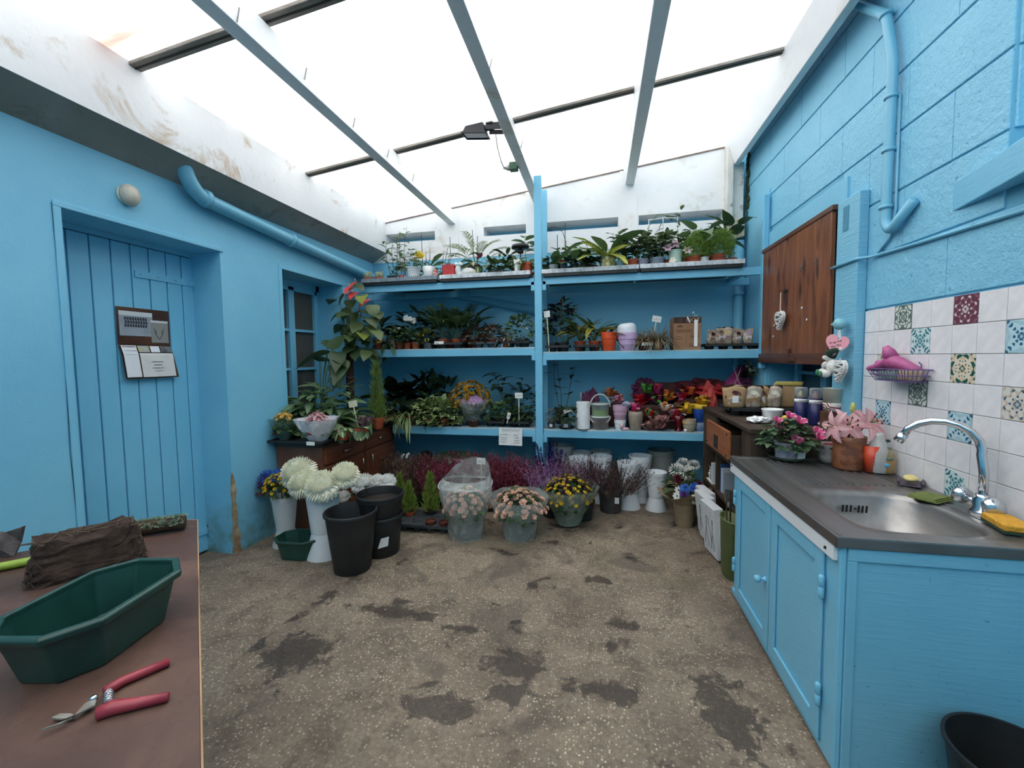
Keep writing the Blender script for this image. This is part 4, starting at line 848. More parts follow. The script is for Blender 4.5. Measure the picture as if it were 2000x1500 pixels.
def cell_tray(label, x0, x1, y0, y1, z, rows, cols, mat=None, h=.055, name='nursery_tray', cat='tray', label_card=None, rz=0):
    """carry tray: top plate with cup holes shown as recessed cups"""
    cx, cy = (x0+x1)/2, (y0+y1)/2; w, d = (x1-x0)/2, (y1-y0)/2; t = thing(name, label, cat, (cx, cy, z), rz); mat = mat or BLACK_SOFT; b = MB(); cw, cd = 2*w/cols, 2*d/rows; r = min(cw, cd)*.40
    for i in range(cols):
        for j in range(rows):
            px, py = -w+cw*(i+.5), -d+cd*(j+.5); n = 16; o = []; vs = []
            for k in range(n):
                a = 2*PI*k/n; c, s = math.cos(a), math.sin(a); m_ = max(abs(c)/(cw/2), abs(s)/(cd/2)); vs.append((px+c/m_, py+s/m_, h))
            for rr, zz in ((r, h), (r*.96, h-.006), (r*.78, .006), (.0001, .006)): vs += [(px+rr*math.cos(2*PI*k/n), py+rr*math.sin(2*PI*k/n), zz) for k in range(n)]
            b.add(vs, [(q*n+k, q*n+(k+1) % n, (q+1)*n+(k+1) % n, (q+1)*n+k) for q in range(4) for k in range(n)])
    for (a0, a1, c0, c1) in ((-w, w, -d, -d), (-w, w, d, d), (-w, -w, -d, d), (w, w, -d, d)): b.box(a0-.004, a1+.004, c0-.004, c1+.004, h-.018, h+.002)
    for i in range(cols):
        for j in range(rows): b.lathe([(r*.7, 0), (r*.98, h-.004)], 12, (-w+cw*(i+.5), -d+cd*(j+.5), 0))
    b.build('tray_body', mat, t)
    if label_card: MB().box(label_card-.045, label_card+.045, -d-.012, -d-.006, h-.014, h+.014).build('label_card', PAPER, t)
    return t, [(cx-w+cw*(i+.5), cy-d+cd*(j+.5)) for j in range(rows) for i in range(cols)]
# ================================================================ top shelf, left bay
GS = 1.22
def S1(u, y=3.88, z=None): return at(u, y, ZTT if z is None else z)
CAC = M('cactus_skin', '#6b7a62', '#8f9a84', 60, .8, bump=.5, bs=120)
for i, (u, lab) in enumerate(((719, 'small terracotta pot of round grey cacti on top shelf end'), (741, 'terracotta pot of stubby cacti with a red flower'))):
    t = plant(lab, S1(u, 3.80), 'potted_cactus'); z = pot(t, .05, .05, TERRA, .8)
    for k in range(4):
        a = k*1.6+i; q = .022; b = MB().lathe([(.012, 0), (.019, .02), (.02, .05-.005*k), (.014, .07-.006*k), (0, .078-.007*k)], 12, (q*math.cos(a), q*math.sin(a), z-.004), wob=lambda a, z: 1+.07*math.cos(9*a)); b.build('cactus_stem', CAC, t, True)
    if i:
        b = MB(); flower(b, (.03, -.02, z+.06), .014, 8, .8); b.build('flower', FRD, t, True)
t = thing('plant_saucer', 'wide flat terracotta saucer beside the cacti', 'saucer', tuple(S1(762, 3.80))); saucer(t, .055, TERRA)
t = plant('tall thin variegated ficus with cream edged leaves beside the cacti', S1(768, 3.97)); z = pot(t, .06, .09, BLACK_SOFT); stalks(t, LV, z, 3, .42, 9, .075, .03, 'oval', .06, True, smat=STEMW)
t = plant('second variegated ficus with bushier cream edged leaves against white wall', S1(786, 4.06)); z = pot(t, .06, .09, TERRA); stalks(t, LV, z, 3, .44, 9, .07, .03, 'oval', .06, True, smat=STEMW)
t = plant('small grey pot of fine grey leaves beside red pot', S1(770, 3.80)); z = pot(t, .035, .055, GREYP); bush(t, LB, z, 50, .03, .035, .03, .012)
t = plant('tiny red pot edged with white daisies on top shelf', S1(785, 3.76)); z = pot(t, .033, .05, M('red_glaze', '#b23a30', rough=.35)); blooms(t, FW, z-.01, 14, .034, .012, .011, 7, low=.0); stalks(t, LV, z, 2, .2, 6, .05, .022, smat=STEMW)
# polka dot pot
t = plant('white polka dot pot with yellow blossom and small leaves', S1(809, 3.77)); z = pot(t, .068, .12, WHITEC, .72, .05)
d = MB()
for r in range(5):
    for k in range(18):
        a = 2*PI*(k+.5*(r % 2))/18; zz = .016+r*.021; rr = .049+.019*zz/.12+.0012; c = Vector((rr*math.cos(a), rr*math.sin(a), zz)); e1 = Vector((-math.sin(a), math.cos(a), 0)); d.add([c+e1*.004*math.cos(q*PI/3)+Vector((0, 0, .004*math.sin(q*PI/3))) for q in range(6)], [tuple(range(6))])
d.build('dot_print', M('navy_print', '#3c4660', rough=.4), t); stalks(t, LB, z, 5, .17, 7, .045, .018, 'oval', .07); b = MB()
for q in range(2): flower(b, (.06+.03*q, -.02, z+.12-.02*q), .045, 5, .6, (0, -1, .6), rows=2)
b.build('flower', fl_mat('petal_pale_yellow', '#d8c23a', '#ecdf72'), t, True)
# white jug with orchid leaves
t = plant('white fluted jug with handle holding broad orchid leaves', S1(838, 3.76)); MB().lathe([(.04, 0), (.047, .003), (.05, .06), (.062, .115), (.058, .116), (.044, .06), (0, .055)], 24, wob=lambda a, z: 1+(.05*math.cos(8*a) if z > .08 else 0)).build('jug', WHITEC, t, True)
MB().tube([(-.045, 0, .05), (-.075, 0, .035), (-.08, 0, .012), (-.05, 0, .006)], .006, 6).build('handle', WHITEC, t, True); rosette(t, LG, .10, 5, .16, .05, 'spat', True, (.5, 1.25), (.3, .8)); 
t = thing('red_plaque', 'small red and white decorated plaque beside white jug', 'ornament', tuple(S1(851, 3.74)), .2); MB().box(-.022, .022, -.006, .006, 0, .085).build('plaque', M('red_print_card', '#b03430', '#dcd6cc', 60, .5, lo=.5, hi=.6), t, bevel=.003)
t = plant('tall bare orchid canes tied to black sticks behind white jug', S1(828, 4.0)); z = pot(t, .055, .08, BLACK_SOFT)
for k, (dx, h) in enumerate(((-.02, .44), (.06, .30), (.02, .26))): MB().tube([(dx*.3, 0, z), (dx, .02, z+h*.6), (dx*1.1, .02, z+h)], [.004, .0035, .002], 5).build('cane', STEMD, t)
bush(t, LB, z, 30, .07, .10, .05, .02)
t = plant('orchid canes with dry twig tips behind the red pot', S1(862, 4.02)); z = pot(t, .05, .08, BLACK_SOFT)
for k, (dx, h, b_) in enumerate(((.02, .25, .05), (.05, .29, .10), (.08, .20, .12), (.10, .38, 0))): MB().tube([(dx*.4, 0, z), (dx, .0, z+h*.6), (dx+b_*.3, 0, z+h), (dx+b_, 0, z+h-.02*bool(b_))], .003, 5).build('cane', STEMD, t)
t = plant('red cube shaped pot with textured sides on top shelf', S1(879, 3.78), 'plant_pot', 'pot'); MB().prism([(-.06, 0), (.06, 0), (.055, .125), (-.06, .125)], 1, -.04, .06).build('pot', M('red_textured', '#b4232a', '#c43a3c', 60, .5, bump=.4, bs=90), t, bevel=.006)
for s in (-1, 1): MB().prism([(s*.015-.013, .135), (s*.015+.013, .135), (s*.015, .118)], 1, -.045, -.042).build('bow', M('red_ribbon', '#8f2226', rough=.4), t)
# snail planter
t = thing('snail_planter', 'white speckled ceramic snail shaped planter on top shelf', 'planter', tuple(S1(908, 3.78)), .1); SP = M('speckled_ceramic', '#dcdcd8', '#8f9190', 120, .4, lo=.5, hi=.62)
MB().ball((.035, 0, .045), .072, .05, .048, 18, 12).build('shell', SP, t, True); MB().tube([(-.0, -.01, .02), (-.055, -.015, .025), (-.062, -.015, .07), (-.055, -.015, .105)], [.03, .032, .026, .024], 12).build('body', M('grey_white_ceramic', '#c9cbcb', '#d8d9d8', 40, .35), t, True)
for s in (-1, 1): MB().ball((-.055+s*.02, -.02, .125), .022, .02, .016).build('eye_bulge', WHITEC, t, True)
MB().ball((-.02, -.045, .012), .016).build('foot_hole', DARK, t, True)
t = plant('parlour palm and broad pale leaves in black pot with pink bow', S1(930, 3.93)); z = pot(t, .065, .13, BLACK_SOFT); palm(t, leafmat('leaf_palm_pale', '#6a8350', '#9aac78'), z, 8, .38, ll=.09, lw=.011); rosette(t, LVM, z, 7, .13, .07, 'heart', True, (.1, .9), pet=.05)
for a, dz in ((1.1, .06), (-.6, .03), (2.4, -.02)): leafobj(t, M('magenta_satin', '#b01c50', '#c8386a', 30, .35), (.04, -.11, z+.02+dz), a, .5, .09, .05, 'spat', .2, name='bow_loop')
for dx, h in ((-.03, .36), (.02, .30)): MB().tube([(dx*.4, 0, z), (dx, 0, z+h)], .003, 5).build('cane', STEMD, t)
t = plant('low jade plant in dark oval bowl on top shelf', S1(976, 3.80)); MB().lathe([(.07, 0), (.1, .03), (.1, .045), (.05, .05), (0, .05)], 22, sx=1.15, sy=.8).build('bowl', M('charcoal_stoneware', '#2c2e30', '#3c3e40', 30, .6), t, True); bush(t, LD, .05, 90, .10, .075, .045, .026, 'round'); bush(t, leafmat('leaf_jade', '#4c5c34', '#77803f'), .09, 40, .08, .06, .04, .022, 'spat')
def mushroom_lamp(label, loc, r=.042, h=.22, group=None):
    t = thing('garden_lamp', label, 'lamp', tuple(loc), 0, group); MB().lathe([(r, 0), (r*1.05, .012), (r*.98, .03), (r*.3, .034), (0, .034)], 20, (0, 0, h)).build('cap', M('black_satin_plastic', '#151617', rough=.35), t, True)
    MB().lathe([(.028, 0), (.03, .03), (.012, .04), (.012, .0)], 12, (0, 0, h-.042)).build('collar', BLACK, t, True); MB().tube([(0, 0, 0), (0, 0, h)], .006, 6).build('stake', BLACK, t); return t
mushroom_lamp('black mushroom capped garden lamp above the slim white vase', S1(1017, 3.86), .078, .255)
t = plant('slim white waisted vase with sparse foliage on top shelf', S1(1010, 3.78)); MB().lathe([(.03, 0), (.022, .04), (.026, .09), (.034, .135), (.031, .135), (.02, .06), (0, .05)], 20).build('vase', WHITEC, t, True); rosette(t, LV, .11, 9, .10, .03, 'oval', False, (.1, 1.2), (.8, 1.6))
t = plant('terracotta pot with drooping cream striped leaves beside blue post', S1(1030, 3.78)); z = pot(t, .048, .105, TERRA, .8); rosette(t, leafmat('leaf_cream_stripe', '#5c7a3a', '#7d9448', mid='#e4dfb0'), z, 10, .12, .04, 'lance', True, (.1, .9), (1.2, 2.2)); saucer(t, .07, TERRA)
t = plant('tall rubber leaf plant reaching over the mushroom lamp', S1(1026, 4.05)); z = pot(t, .06, .10, BLACK_SOFT); stalks(t, LG, z, 2, .28, 4, .13, .075, 'oval', .04, True, lo=.6)
# ================================================================ top shelf, right bay
GS = 1.38
for i, (u, w, fr, lab) in enumerate(((1081, .042, 0, 'orchid in pale grey pot beside blue post'), (1101, .034, 1, 'orchid in small grey pot with red bloom'), (1122, .04, 0, 'orchid in grey pot below leaning white label'), (1141, .037, 0, 'orchid in grey pot next to yellow patterned pot'))):
    t = plant(lab, S1(u, 3.79)); z = pot(t, w, .075, GREYP if i else M('pale_grey_plastic', '#8d9598', rough=.5), .8); rosette(t, LD if i % 2 else LG, z, 7, .15, .045, 'spat', True, (.25, 1.1), (.5, 1.3)); bush(t, LDD, z, 22, .05, .05, .045, .02)
    if fr: b = MB(); flower(b, (.0, -.05, z+.015), .025, 6, .7, (0, -1, .4), rows=2); b.build('flower', FRD, t, True)
sign('white plastic plant label leaning among orchid leaves', S1(1088, 3.80, ZTT+.12), .10, 1, .016, .075, tilt=.35, stick=False, name='plant_label')
for u, h, lab in ((1089, .34, 'bare orchid cane on thin stick beside blue post'), (1104, .44, 'arching bare orchid cane on thin stick')):
    t = plant(lab, S1(u, 4.0), 'orchid_cane'); z = pot(t, .04, .06, BLACK_SOFT); MB().tube([(0, 0, z), (0, 0, z+h)], .0035, 5).build('stick', STEMD, t); rosette(t, LD, z, 5, .15, .05, 'spat', True, (.3, 1), (.6, 1.2))
    if h > .4: MB().tube([(.0, -.01, z), (.01, -.01, z+.26), (-.02, -.01, z+.36), (-.09, -.01, z+.41), (-.15, -.01, z+.395)], .003, 5).build('cane', STEMD, t)
t = plant('low red clay pot between the orchids and yellow pot', S1(1160, 3.80)); z = pot(t, .04, .05, TERRA); bush(t, LD, z, 26, .05, .06, .05, .02)
t = plant('yellow patterned pot with arching yellow green dracaena leaves', S1(1186, 3.80)); YP = tile_mat('yellow_leaf_print', '#d6cf9a', '#b8ad5a', '#e6e2c4', 14, 12, 1); z = pot(t, .072, .115, M('mustard_cream_pattern', '#a89c4c', '#dcd8b4', 32, .45, lo=.48, hi=.54), .85, .05); saucer(t, .085, BLACK)
rosette(t, LYG, z, 16, .27, .05, 'strap', True, (.4, 1.3), (.6, 1.6)); rosette(t, LG, z, 5, .24, .075, 'oval', True, (.5, 1.3), (.4, 1.0), pet=.06); rosette(t, LG, z, 2, .2, .085, 'oval', True, (.9, 1.1), (.9, 1.2), pet=.12, azs=[2.9, .5])
t = plant('pale aqua glass pot half hidden behind yellow patterned pot', S1(1209, 3.84)); z = pot(t, .045, .085, M('aqua_glass', '#a4cdd0', rough=.2), .8); bush(t, LG, z, 20, .05, .07, .06, .03)
RL = leafmat('leaf_round_peperomia', '#4b6140', '#6d8058', rough=.3)
for i, (u, w, m, lab) in enumerate(((1236, .047, TERRA, 'terracotta pot of round leaved peperomia'), (1256, .046, M('lilac_grey_plastic', '#8e90a0', rough=.5), 'lilac grey pot of round leaved peperomia'), (1283, .06, M('blue_grey_plastic', '#7c8896', rough=.5), 'blue grey pot of round leaved peperomia on clay saucer'))):
    t = plant(lab, S1(u, 3.80)); z = pot(t, w, .085, m, .8); stalks(t, RL, z, 6, .17, 6, .055, .042, 'round', .08, True, lean=.45)
    if i == 2: saucer(t, .075, TERRA)
for u, y, lab in ((1222, 3.90, 'dark green peperomia behind the terracotta pot'), (1268, 3.95, 'dark green peperomia behind the lilac grey pot'), (1303, 3.88, 'dark green bushy plant behind the pale green pot')): t = plant(lab, S1(u, y)); z = pot(t, .05, .08, TERRA); stalks(t, LD, z, 6, .2, 6, .065, .045, 'round', .09, True, lean=.4)
t = plant('tall hoya vine climbing white wire trellis against white wall', S1(1294, 4.02)); z = pot(t, .06, .09, GREYP)
for dx in (-.12, .0, .12): MB().tube([(dx*.4, 0, z), (dx, 0, z+.12), (dx, 0, z+.40)], .004, 5).build('trellis_rod', WHITEP, t)
for h in (.20, .39): MB().tube([(-.12, 0, z+h), (.0, -.04, z+h), (.12, 0, z+h)], .0035, 5).build('trellis_ring', WHITEP, t)
MB().tube([(0, 0, z), (-.10, -.02, z+.15), (-.13, -.01, z+.32), (-.05, -.02, z+.43), (.04, 0, z+.42), (.12, 0, z+.40)], .003, 5).build('vine', STEM, t)
for k in range(20): s = k/19; p = Vector((-.14+.3*U(0, 1), -.02, z+.12+.34*U(0, 1))); leafobj(t, LG if k % 3 else leafmat('leaf_hoya_grey', '#6d7c66', '#8d9a84'), p, U(0, 6.28), U(-.8, .9), .085, .038, 'oval', .4)
t = plant('tall pale green pot with lily print and pink christmas cactus flowers', S1(1319, 3.78)); z = pot(t, .06, .135, M('pale_mint_glaze', '#a9c4b4', '#b8d0c2', 12, .35), .75, .04)
b = MB(); flower(b, (-.030, -.050, .045), .03, 6, .1, (-.5, -1, 0)); b.build('lily_print', M('cream_print', '#e8e4d2', rough=.4), t); stalks(t, LD, z, 7, .09, 4, .045, .02, 'spat', .07, lean=1.2)
for dx, dz, m in ((-.01, .055, FPK), (-.07, .03, FLI), (.085, .0, FW)): b = MB(); flower(b, (dx, -.05, z+dz), .045, 6, .35, (0, -1, .5), 'lance'); b.build('flower', fl_mat('petal_pale_pink', '#e0b4c4', '#f2dade'), t, True)
t = plant('narrow mustard pot beside the pale green pot', S1(1337, 3.84), 'plant_pot', 'pot'); pot(t, .035, .085, M('mustard_glaze', '#a39048', rough=.5), .85)
for i, (u, lab) in enumerate(((1354, 'feathery asparagus fern in wide terracotta pot beside white cup'), (1400, 'feathery asparagus fern in terracotta pot at shelf end'))):
    t = plant(lab, S1(u, 3.80)); z = pot(t, .066, .085, TERRA, .8, .3); saucer(t, .075, TERRA); fernball(t, LFERN, z-.01, .13, .16, 1300); fernball(t, LFERN, z+.05, .1, .16, 700, x=.03)
t = plant('small white cup with a dark sprig between two ferns', S1(1376, 3.77)); z = pot(t, .035, .065, WHITEC, .8); bush(t, LD, z, 18, .035, .05, .04, .02)
t = plant('broad heart leaved pothos rising behind the ferns', S1(1372, 4.0)); z = pot(t, .06, .09, TERRA); rosette(t, LG, z, 11, .13, .085, 'heart', True, (.5, 1.35), (.5, 1.2), pet=.18)
t = plant('dark heart leaved plant in far corner behind fern', S1(1425, 4.0)); z = pot(t, .06, .09, TERRA); rosette(t, LD, z, 8, .13, .085, 'heart', True, (.9, 1.45), (.4, 1.0), pet=.2)
t = plant('dark rooted cutting with maroon bud behind hoya', S1(1331, 4.02)); z = pot(t, .04, .06, TERRA); stalks(t, LFERN, z, 4, .26, 8, .05, .012, 'lance', .05)
# plants hidden deeper on the top shelf give the row its depth
for k, (u, m) in enumerate(((945, LD), (992, LD), (1118, LG), (1150, LD), (1213, LG))):
    t = plant(('dark leafy plant behind the parlour palm pot', 'dark leafy plant behind the jade bowl', 'leafy orchid behind the small grey pots', 'dark leafy plant behind the red clay pot', 'leafy plant behind the aqua glass pot')[k], S1(u, 4.02)); z = pot(t, .05, .08, BLACK_SOFT); bush(t, m, z, 24, .09, .14, .09, .04, 'oval', True)
for k, (u, y) in enumerate(((800, 4.08), (848, 4.1), (893, 4.1), (962, 4.08), (1005, 4.1), (1075, 4.1), (1180, 4.12), (1245, 4.12), (1330, 4.12))):  # filler plants added to darken the bright blue wall seen between the pots
    t = plant(('added leafy filler behind the polka dot pot', 'added leafy filler behind the white jug', 'added leafy filler behind the red cube pot', 'added leafy filler between palm and jade bowl', 'added leafy filler behind the slim white vase', 'added leafy filler in the shade behind blue post', 'added leafy filler behind the yellow patterned pot', 'added leafy filler behind the round leaved peperomias', 'added leafy filler behind the pale green pot and trellis')[k], S1(u, y)); z = pot(t, .05, .08, BLACK_SOFT); bush(t, LD if k % 2 else LG, z, 26, .10, .10, .07, .032, 'oval', True)
GS = 1.0
# ================================================================ second shelf, left bay
GS = 1.45
def A2(u, y=3.86): return at(u, y, ZML)
t = plant('large anthurium with red flowers on a dark moss pole beside the window', at(686, 3.58, ZSB+.02), 'anthurium')
z = pot(t, .085, .12, M('dark_red_clay', '#4a2a24', '#5c362c', 20, .7)); MB().tube([(0, 0, z), (.005, 0, z+.28), (0, .01, z+.62)], [.034, .036, .03], 9).build('moss_pole', M('coir_pole', '#33201a', '#4e342a', 40, .95, bump=.9, bs=60), t, True)
for k in range(2): MB().tube([(.04*math.cos(a), .04*math.sin(a), z+.2+.12*k+.01*math.sin(a*2)) for a in [i*.5 for i in range(14)]], .0025, 4).build('tie', M('raffia', '#9a9082', rough=.8), t)
AL = leafmat('leaf_anthurium', '#3d5236', '#66784a'); LF = [(640, 590), (660, 580), (650, 615), (690, 590), (705, 560), (712, 580), (722, 610), (735, 600), (745, 612), (695, 615), (710, 640), (690, 640), (670, 640), (660, 660), (680, 668), (705, 660), (716, 655), (735, 640), (725, 670), (700, 690), (735, 690), (655, 640), (672, 615), (745, 650), (690, 660), (720, 690)]
LF += [(u+U(-16, 16), v+U(-14, 18)) for u, v in LF[6:]]
for k, (u, v) in enumerate(LF):
    p = onY(3.58+U(-.14, .10), u, v)-Vector(t.location); a = math.atan2(p.y-.05, p.x)+U(-.4, .4); o = p*1.0-Vector((math.cos(a)*.06, math.sin(a)*.06, -.02)); leafobj(t, leafmat('leaf_young_green', '#7c8c3c', '#98a04a') if k in (15, 16, 5) else AL, o, a-.5, U(-.9, .1), U(.12, .165), .115, 'heart', U(.3, .8), .1, U(-.3, .3))
    MB().tube([(0, 0, z+.45), ((o.x)*.5, o.y*.5, max(z+.45, o.z)+.02), tuple(o)], .0028, 4).build('petiole', STEM, t)
for u, v in ((682, 562), (694, 552), (690, 572), (711, 586)):
    p = onY(3.52, u, v)-Vector(t.location); s = MB().tube([(0, 0, z+.5), (p.x*.6, p.y*.6, p.z-.12), tuple(p)], .0025, 5).build('flower_stalk', STEM, t)
    leafobj(t, M('anthurium_red', '#d83a3e', '#e2605a', 30, .25), p+Vector((0, .05, .01)), -PI/2+U(-.6, .6), -.35, .135, .12, 'heart', .3, name='spathe'); MB().tube([tuple(p), tuple(p+Vector((.004, -.01, .035)))], [.004, .002], 6).build('spadix', M('spadix_yellow', '#e0b07a', rough=.6), t, True)
t = plant('broad dark philodendron leaves spreading before the window', at(628, 3.30, ZSB+.02), 'philodendron'); z = pot(t, .08, .11, BLACK_SOFT)
for u, v, a, L, e in ((640, 690, 3.6, .30, -.2), (625, 705, 3.3, .34, .1), (660, 690, 5.2, .24, -.5), (650, 680, 1.4, .22, .9), (640, 676, 2.0, .2, .6), (668, 705, 4.9, .26, -.7), (655, 715, 5.6, .22, -.9)):
    p = onY(3.30, u, v)-Vector(t.location); leafobj(t, LD, p, a, e, L, L*.55, 'heart', .5, .2, U(-.4, .4)); MB().tube([(0, 0, z), (p.x*.5, p.y*.5, p.z*.7), tuple(p)], .004, 5).build('petiole', STEM, t)
MB().tube([(.05, .1, z+.25), (.12, .15, z+.24), (.22, .22, z+.30)], .012, 7).build('stem', STEMD, t, True)
for u, lb in ((757, 'black mushroom capped garden lamp behind the pale pink vase'), (787, 'black mushroom capped garden lamp behind the white cyclamen')): mushroom_lamp(lb, A2(u, 4.0), .06, .19)
t = plant('terracotta pot of dark trailing leaves beside the anthurium', A2(740, 3.84)); z = pot(t, .055, .10, TERRA); bush(t, LDD, z, 26, .09, .12, .09, .045, 'oval', True)
t = plant('trailing green plant hanging over middle shelf edge', A2(757, 3.80)); z = pot(t, .045, .08, BLACK_SOFT); rosette(t, LG, z, 12, .15, .035, 'strap', True, (-.2, 1.2), (1.0, 2.2)); bush(t, LYG, z, 8, .04, .07, .05, .03)
t = plant('slim pale pink vase on the middle shelf', A2(767, 3.78), 'flower_vase', 'vase'); MB().lathe([(.022, 0), (.026, .03), (.024, .08), (.018, .105), (.015, .105), (.012, .08), (0, .08)], 18).build('vase', M('pink_clay', '#b08a82', '#c4a29a', 20, .5), t, True)
for k, (u, m, lm, lab) in enumerate(((782, TERRA, LD, 'terracotta pot with white cyclamen flower on middle shelf'), (796, TERRA, LG, 'terracotta pot of bushy green leaves beside white cyclamen'), (812, TERRA, LB, 'narrow terracotta pot of grey green leaves'))):
    t = plant(lab, A2(u, 3.80)); z = pot(t, .042, .07, m); bush(t, lm, z, 46, .06, .085, .05, .028, 'round', stems=6)
    if k == 0: b = MB(); flower(b, (.01, -.04, z+.12), .03, 6, .9, (0, -.6, 1), rows=2); b.build('flower', FW, t, True)
t = plant('golden yellow croton in grey pot on middle shelf', A2(836, 3.79)); z = pot(t, .045, .055, GREYP); bush(t, leafmat('leaf_croton', '#8a8a2c', '#c0a838', edge='#5c6a2a'), z, 55, .055, .09, .05, .014, 'lance')
for k, (u, y) in enumerate(((822, 4.0), (845, 4.05), (805, 4.02))): t = plant(('dark leaved plant behind the croton', 'white phalaenopsis orchid with dark leaves behind palms', 'dark leaved plant behind the white cyclamen')[k], A2(u, y)); z = pot(t, .055, .09, BLACK_SOFT); bush(t, LDD, z, 26, .10, .2, .1, .045, 'oval', True)
for dx, dz in ((.02, .28), (.06, .265), (.10, .25)): b = MB(); flower(b, (dx-.02, -.12, dz+.03), .032, 5, .2, (0, -1, .25), wf=.9); b.build('flower', FW, t, True)
tr, cells = cell_tray('black carry tray holding parlour palms on middle shelf', at(848, 3.82, ZML).x, at(908, 3.82, ZML).x, 3.77, 3.95, ZML, 1, 2, label_card=-.08)
for k, (u, y) in enumerate(((866, 3.86), (893, 3.86))): p = at(u, y, ZML+.008); t = plant(('parlour palm in terracotta pot standing beside the yellow croton', 'parlour palm in terracotta pot standing next to the red begonias')[k], p); z = pot(t, .05, .085, TERRA); palm(t, leafmat('leaf_palm_dark', '#3a5234', '#5a7448'), z, 13, .36, el=(.9, 1.45), droop=.9)
for k, (u, y) in enumerate(((880, 4.05), (915, 4.02))): t = plant(('tall dark palm behind the carry tray', 'tall dark palm leaning towards the silver plant')[k], A2(u, y)); z = pot(t, .055, .09, TERRA); palm(t, LD, z, 12, .42, el=(.8, 1.4), ll=.13, lw=.018)
tr, cells = cell_tray('grey carry tray of reddish begonias on middle shelf', at(916, 3.80, ZML).x, at(974, 3.80, ZML).x, 3.77, 3.95, ZML, 1, 2, GREYP)
for k, u in enumerate((931, 960)): t = plant(('red leaved begonia in clay pot next to the parlour palms', 'red leaved begonia in clay pot next to the silver bush')[k], at(u, 3.86, ZML+.008)); z = pot(t, .05, .07, TERRA); bush(t, LR, z, 80, .085, .09, .05, .022, 'oval', stems=6); bush(t, LB, z, 40, .08, .08, .05, .02)
tr, cells = cell_tray('dark carry tray at the middle shelf end by the post', at(978, 3.80, ZML).x, at(1036, 3.80, ZML).x, 3.77, 3.95, ZML, 1, 2)
t = plant('silver grey cushion bush in clay pot beside begonias', at(990, 3.85, ZML+.008)); z = pot(t, .05, .07, TERRA); grass(t, LSIL, z, 46, .13, .009, .04, (.1, 1.4), (.6, 1.8)); grass(t, LSIL, z+.03, 20, .1, .008, .03, (.6, 1.5), (.2, .8))
t = plant('rounded green shrublet in grey pot next to blue post', at(1018, 3.88, ZML+.008)); z = pot(t, .065, .08, GREYP); bush(t, LG, z, 170, .11, .14, .04, .02, 'oval'); blooms(t, FW, z+.02, 6, .10, .13, .014, 6, low=.5)
# ================================================================ second shelf, right bay
def B2(u, y=3.86): return at(u, y, ZMR)
def trayrow(label, u0, u1, z, y=3.80, mat=None, d=.17, cols=2, card=None, h=.055): return cell_tray(label, at(u0, y, z).x, at(u1, y, z).x, y-.03, y-.03+d, z, 1, cols, mat, h, label_card=card)
trayrow('black carry tray of dark foliage plants beside post on middle shelf', 1067, 1113, ZMR)
for k, u in enumerate((1079, 1101)): t = plant(('dark leaved hellebore touching the blue post in black tray', 'dark leaved hellebore next to the yellowing plants in black tray')[k], at(u, 3.86, ZMR+.008)); z = pot(t, .05, .075, BLACK_SOFT); stalks(t, LDD, z, 6, .26, 6, .075, .035, 'oval', .08, True, lean=.3)
t = plant('dusky maroon topped foliage behind hellebores', B2(1098, 4.02)); z = pot(t, .055, .09, BLACK_SOFT); bush(t, leafmat('leaf_dusky', '#3d3432', '#5a4a44'), z+.1, 60, .09, .18, .07, .035)
sign('blank white price sign on long pale stick beside post', at(1073, 3.78, ZMR+.0), .335, 0, .055, .055, tilt=-.06)
GS = 1.05
trayrow('black carry tray under the yellowing leafy plants', 1121, 1173, ZMR)
for k, u in enumerate((1133, 1161)): t = plant(('yellowing strap leaved plant in clay pot next to the hellebores', 'yellowing strap leaved plant in clay pot next to the orange pot')[k], at(u, 3.86, ZMR+.008)); z = pot(t, .055, .085, TERRA); rosette(t, LYE, z, 11, .25, .05, 'lance', True, (.75, 1.45), (.5, 1.4), pet=.09); rosette(t, LG, z, 6, .26, .055, 'lance', True, (.9, 1.5), (.3, .9), pet=.10)
t = plant('dark green strap leaved plant behind orange pot', B2(1185, 4.0)); z = pot(t, .055, .09, BLACK_SOFT); rosette(t, LD, z, 12, .24, .055, 'lance', True, (.6, 1.4), (.4, 1.2), pet=.08)
def bucket_pot(label, loc, r, h, mat, band=.62, tap=.72, name='plant_pot'):
    t = thing(name, label, 'pot', tuple(loc)); rb = r*tap; MB().lathe([(rb*.95, 0), (rb, .004), (rb+(r-rb)*.55, h*band*.55), (rb+(r-rb)*.58, h*band*.56), (r*.93, h*band), (r*.99, h*band+.003), (r, h), (r*.93, h), (r*.85, h*.4), (0, h*.06)], 26).build('pot', mat, t).data.shade_smooth(); t.children[0].modifiers.new('s', 'EDGE_SPLIT').split_angle = .5; return t
bucket_pot('bright orange plastic pot on middle shelf', B2(1189, 3.80), .068, .165, M('orange_plastic', '#e2562a', rough=.4))
t = bucket_pot('lilac plastic pot on middle shelf beside orange pot', B2(1225, 3.80), .083, .155, M('lilac_plastic', '#cdb0d6', rough=.4)); p = B2(1225, 3.80)
t = thing('plant_pot', 'white plastic pot upturned at a tilt inside lilac pot', 'pot', (p.x, p.y, p.z+.135)); o = MB().lathe([(.078, 0), (.08, .01), (.08, .06), (.074, .085), (.05, .10), (0, .103)], 26).build('pot', M('white_pot_plastic', '#dfe4ec', rough=.4), t, True); o.rotation_euler = (0, -.10, 0)
trayrow('black carry tray of dry grasses with white label', 1244, 1298, ZMR, card=-.03)
for k, u in enumerate((1257, 1287)): t = plant(('dry beige sedge grass in clay pot beside the lilac pot', 'dry beige sedge grass in clay pot beside the cardboard carton')[k], at(u, 3.86, ZMR+.008)); z = pot(t, .055, .075, TERRA); grass(t, GRASS, z, 300, .20, .006, .05, (.5, 1.5), (.7, 2.2))
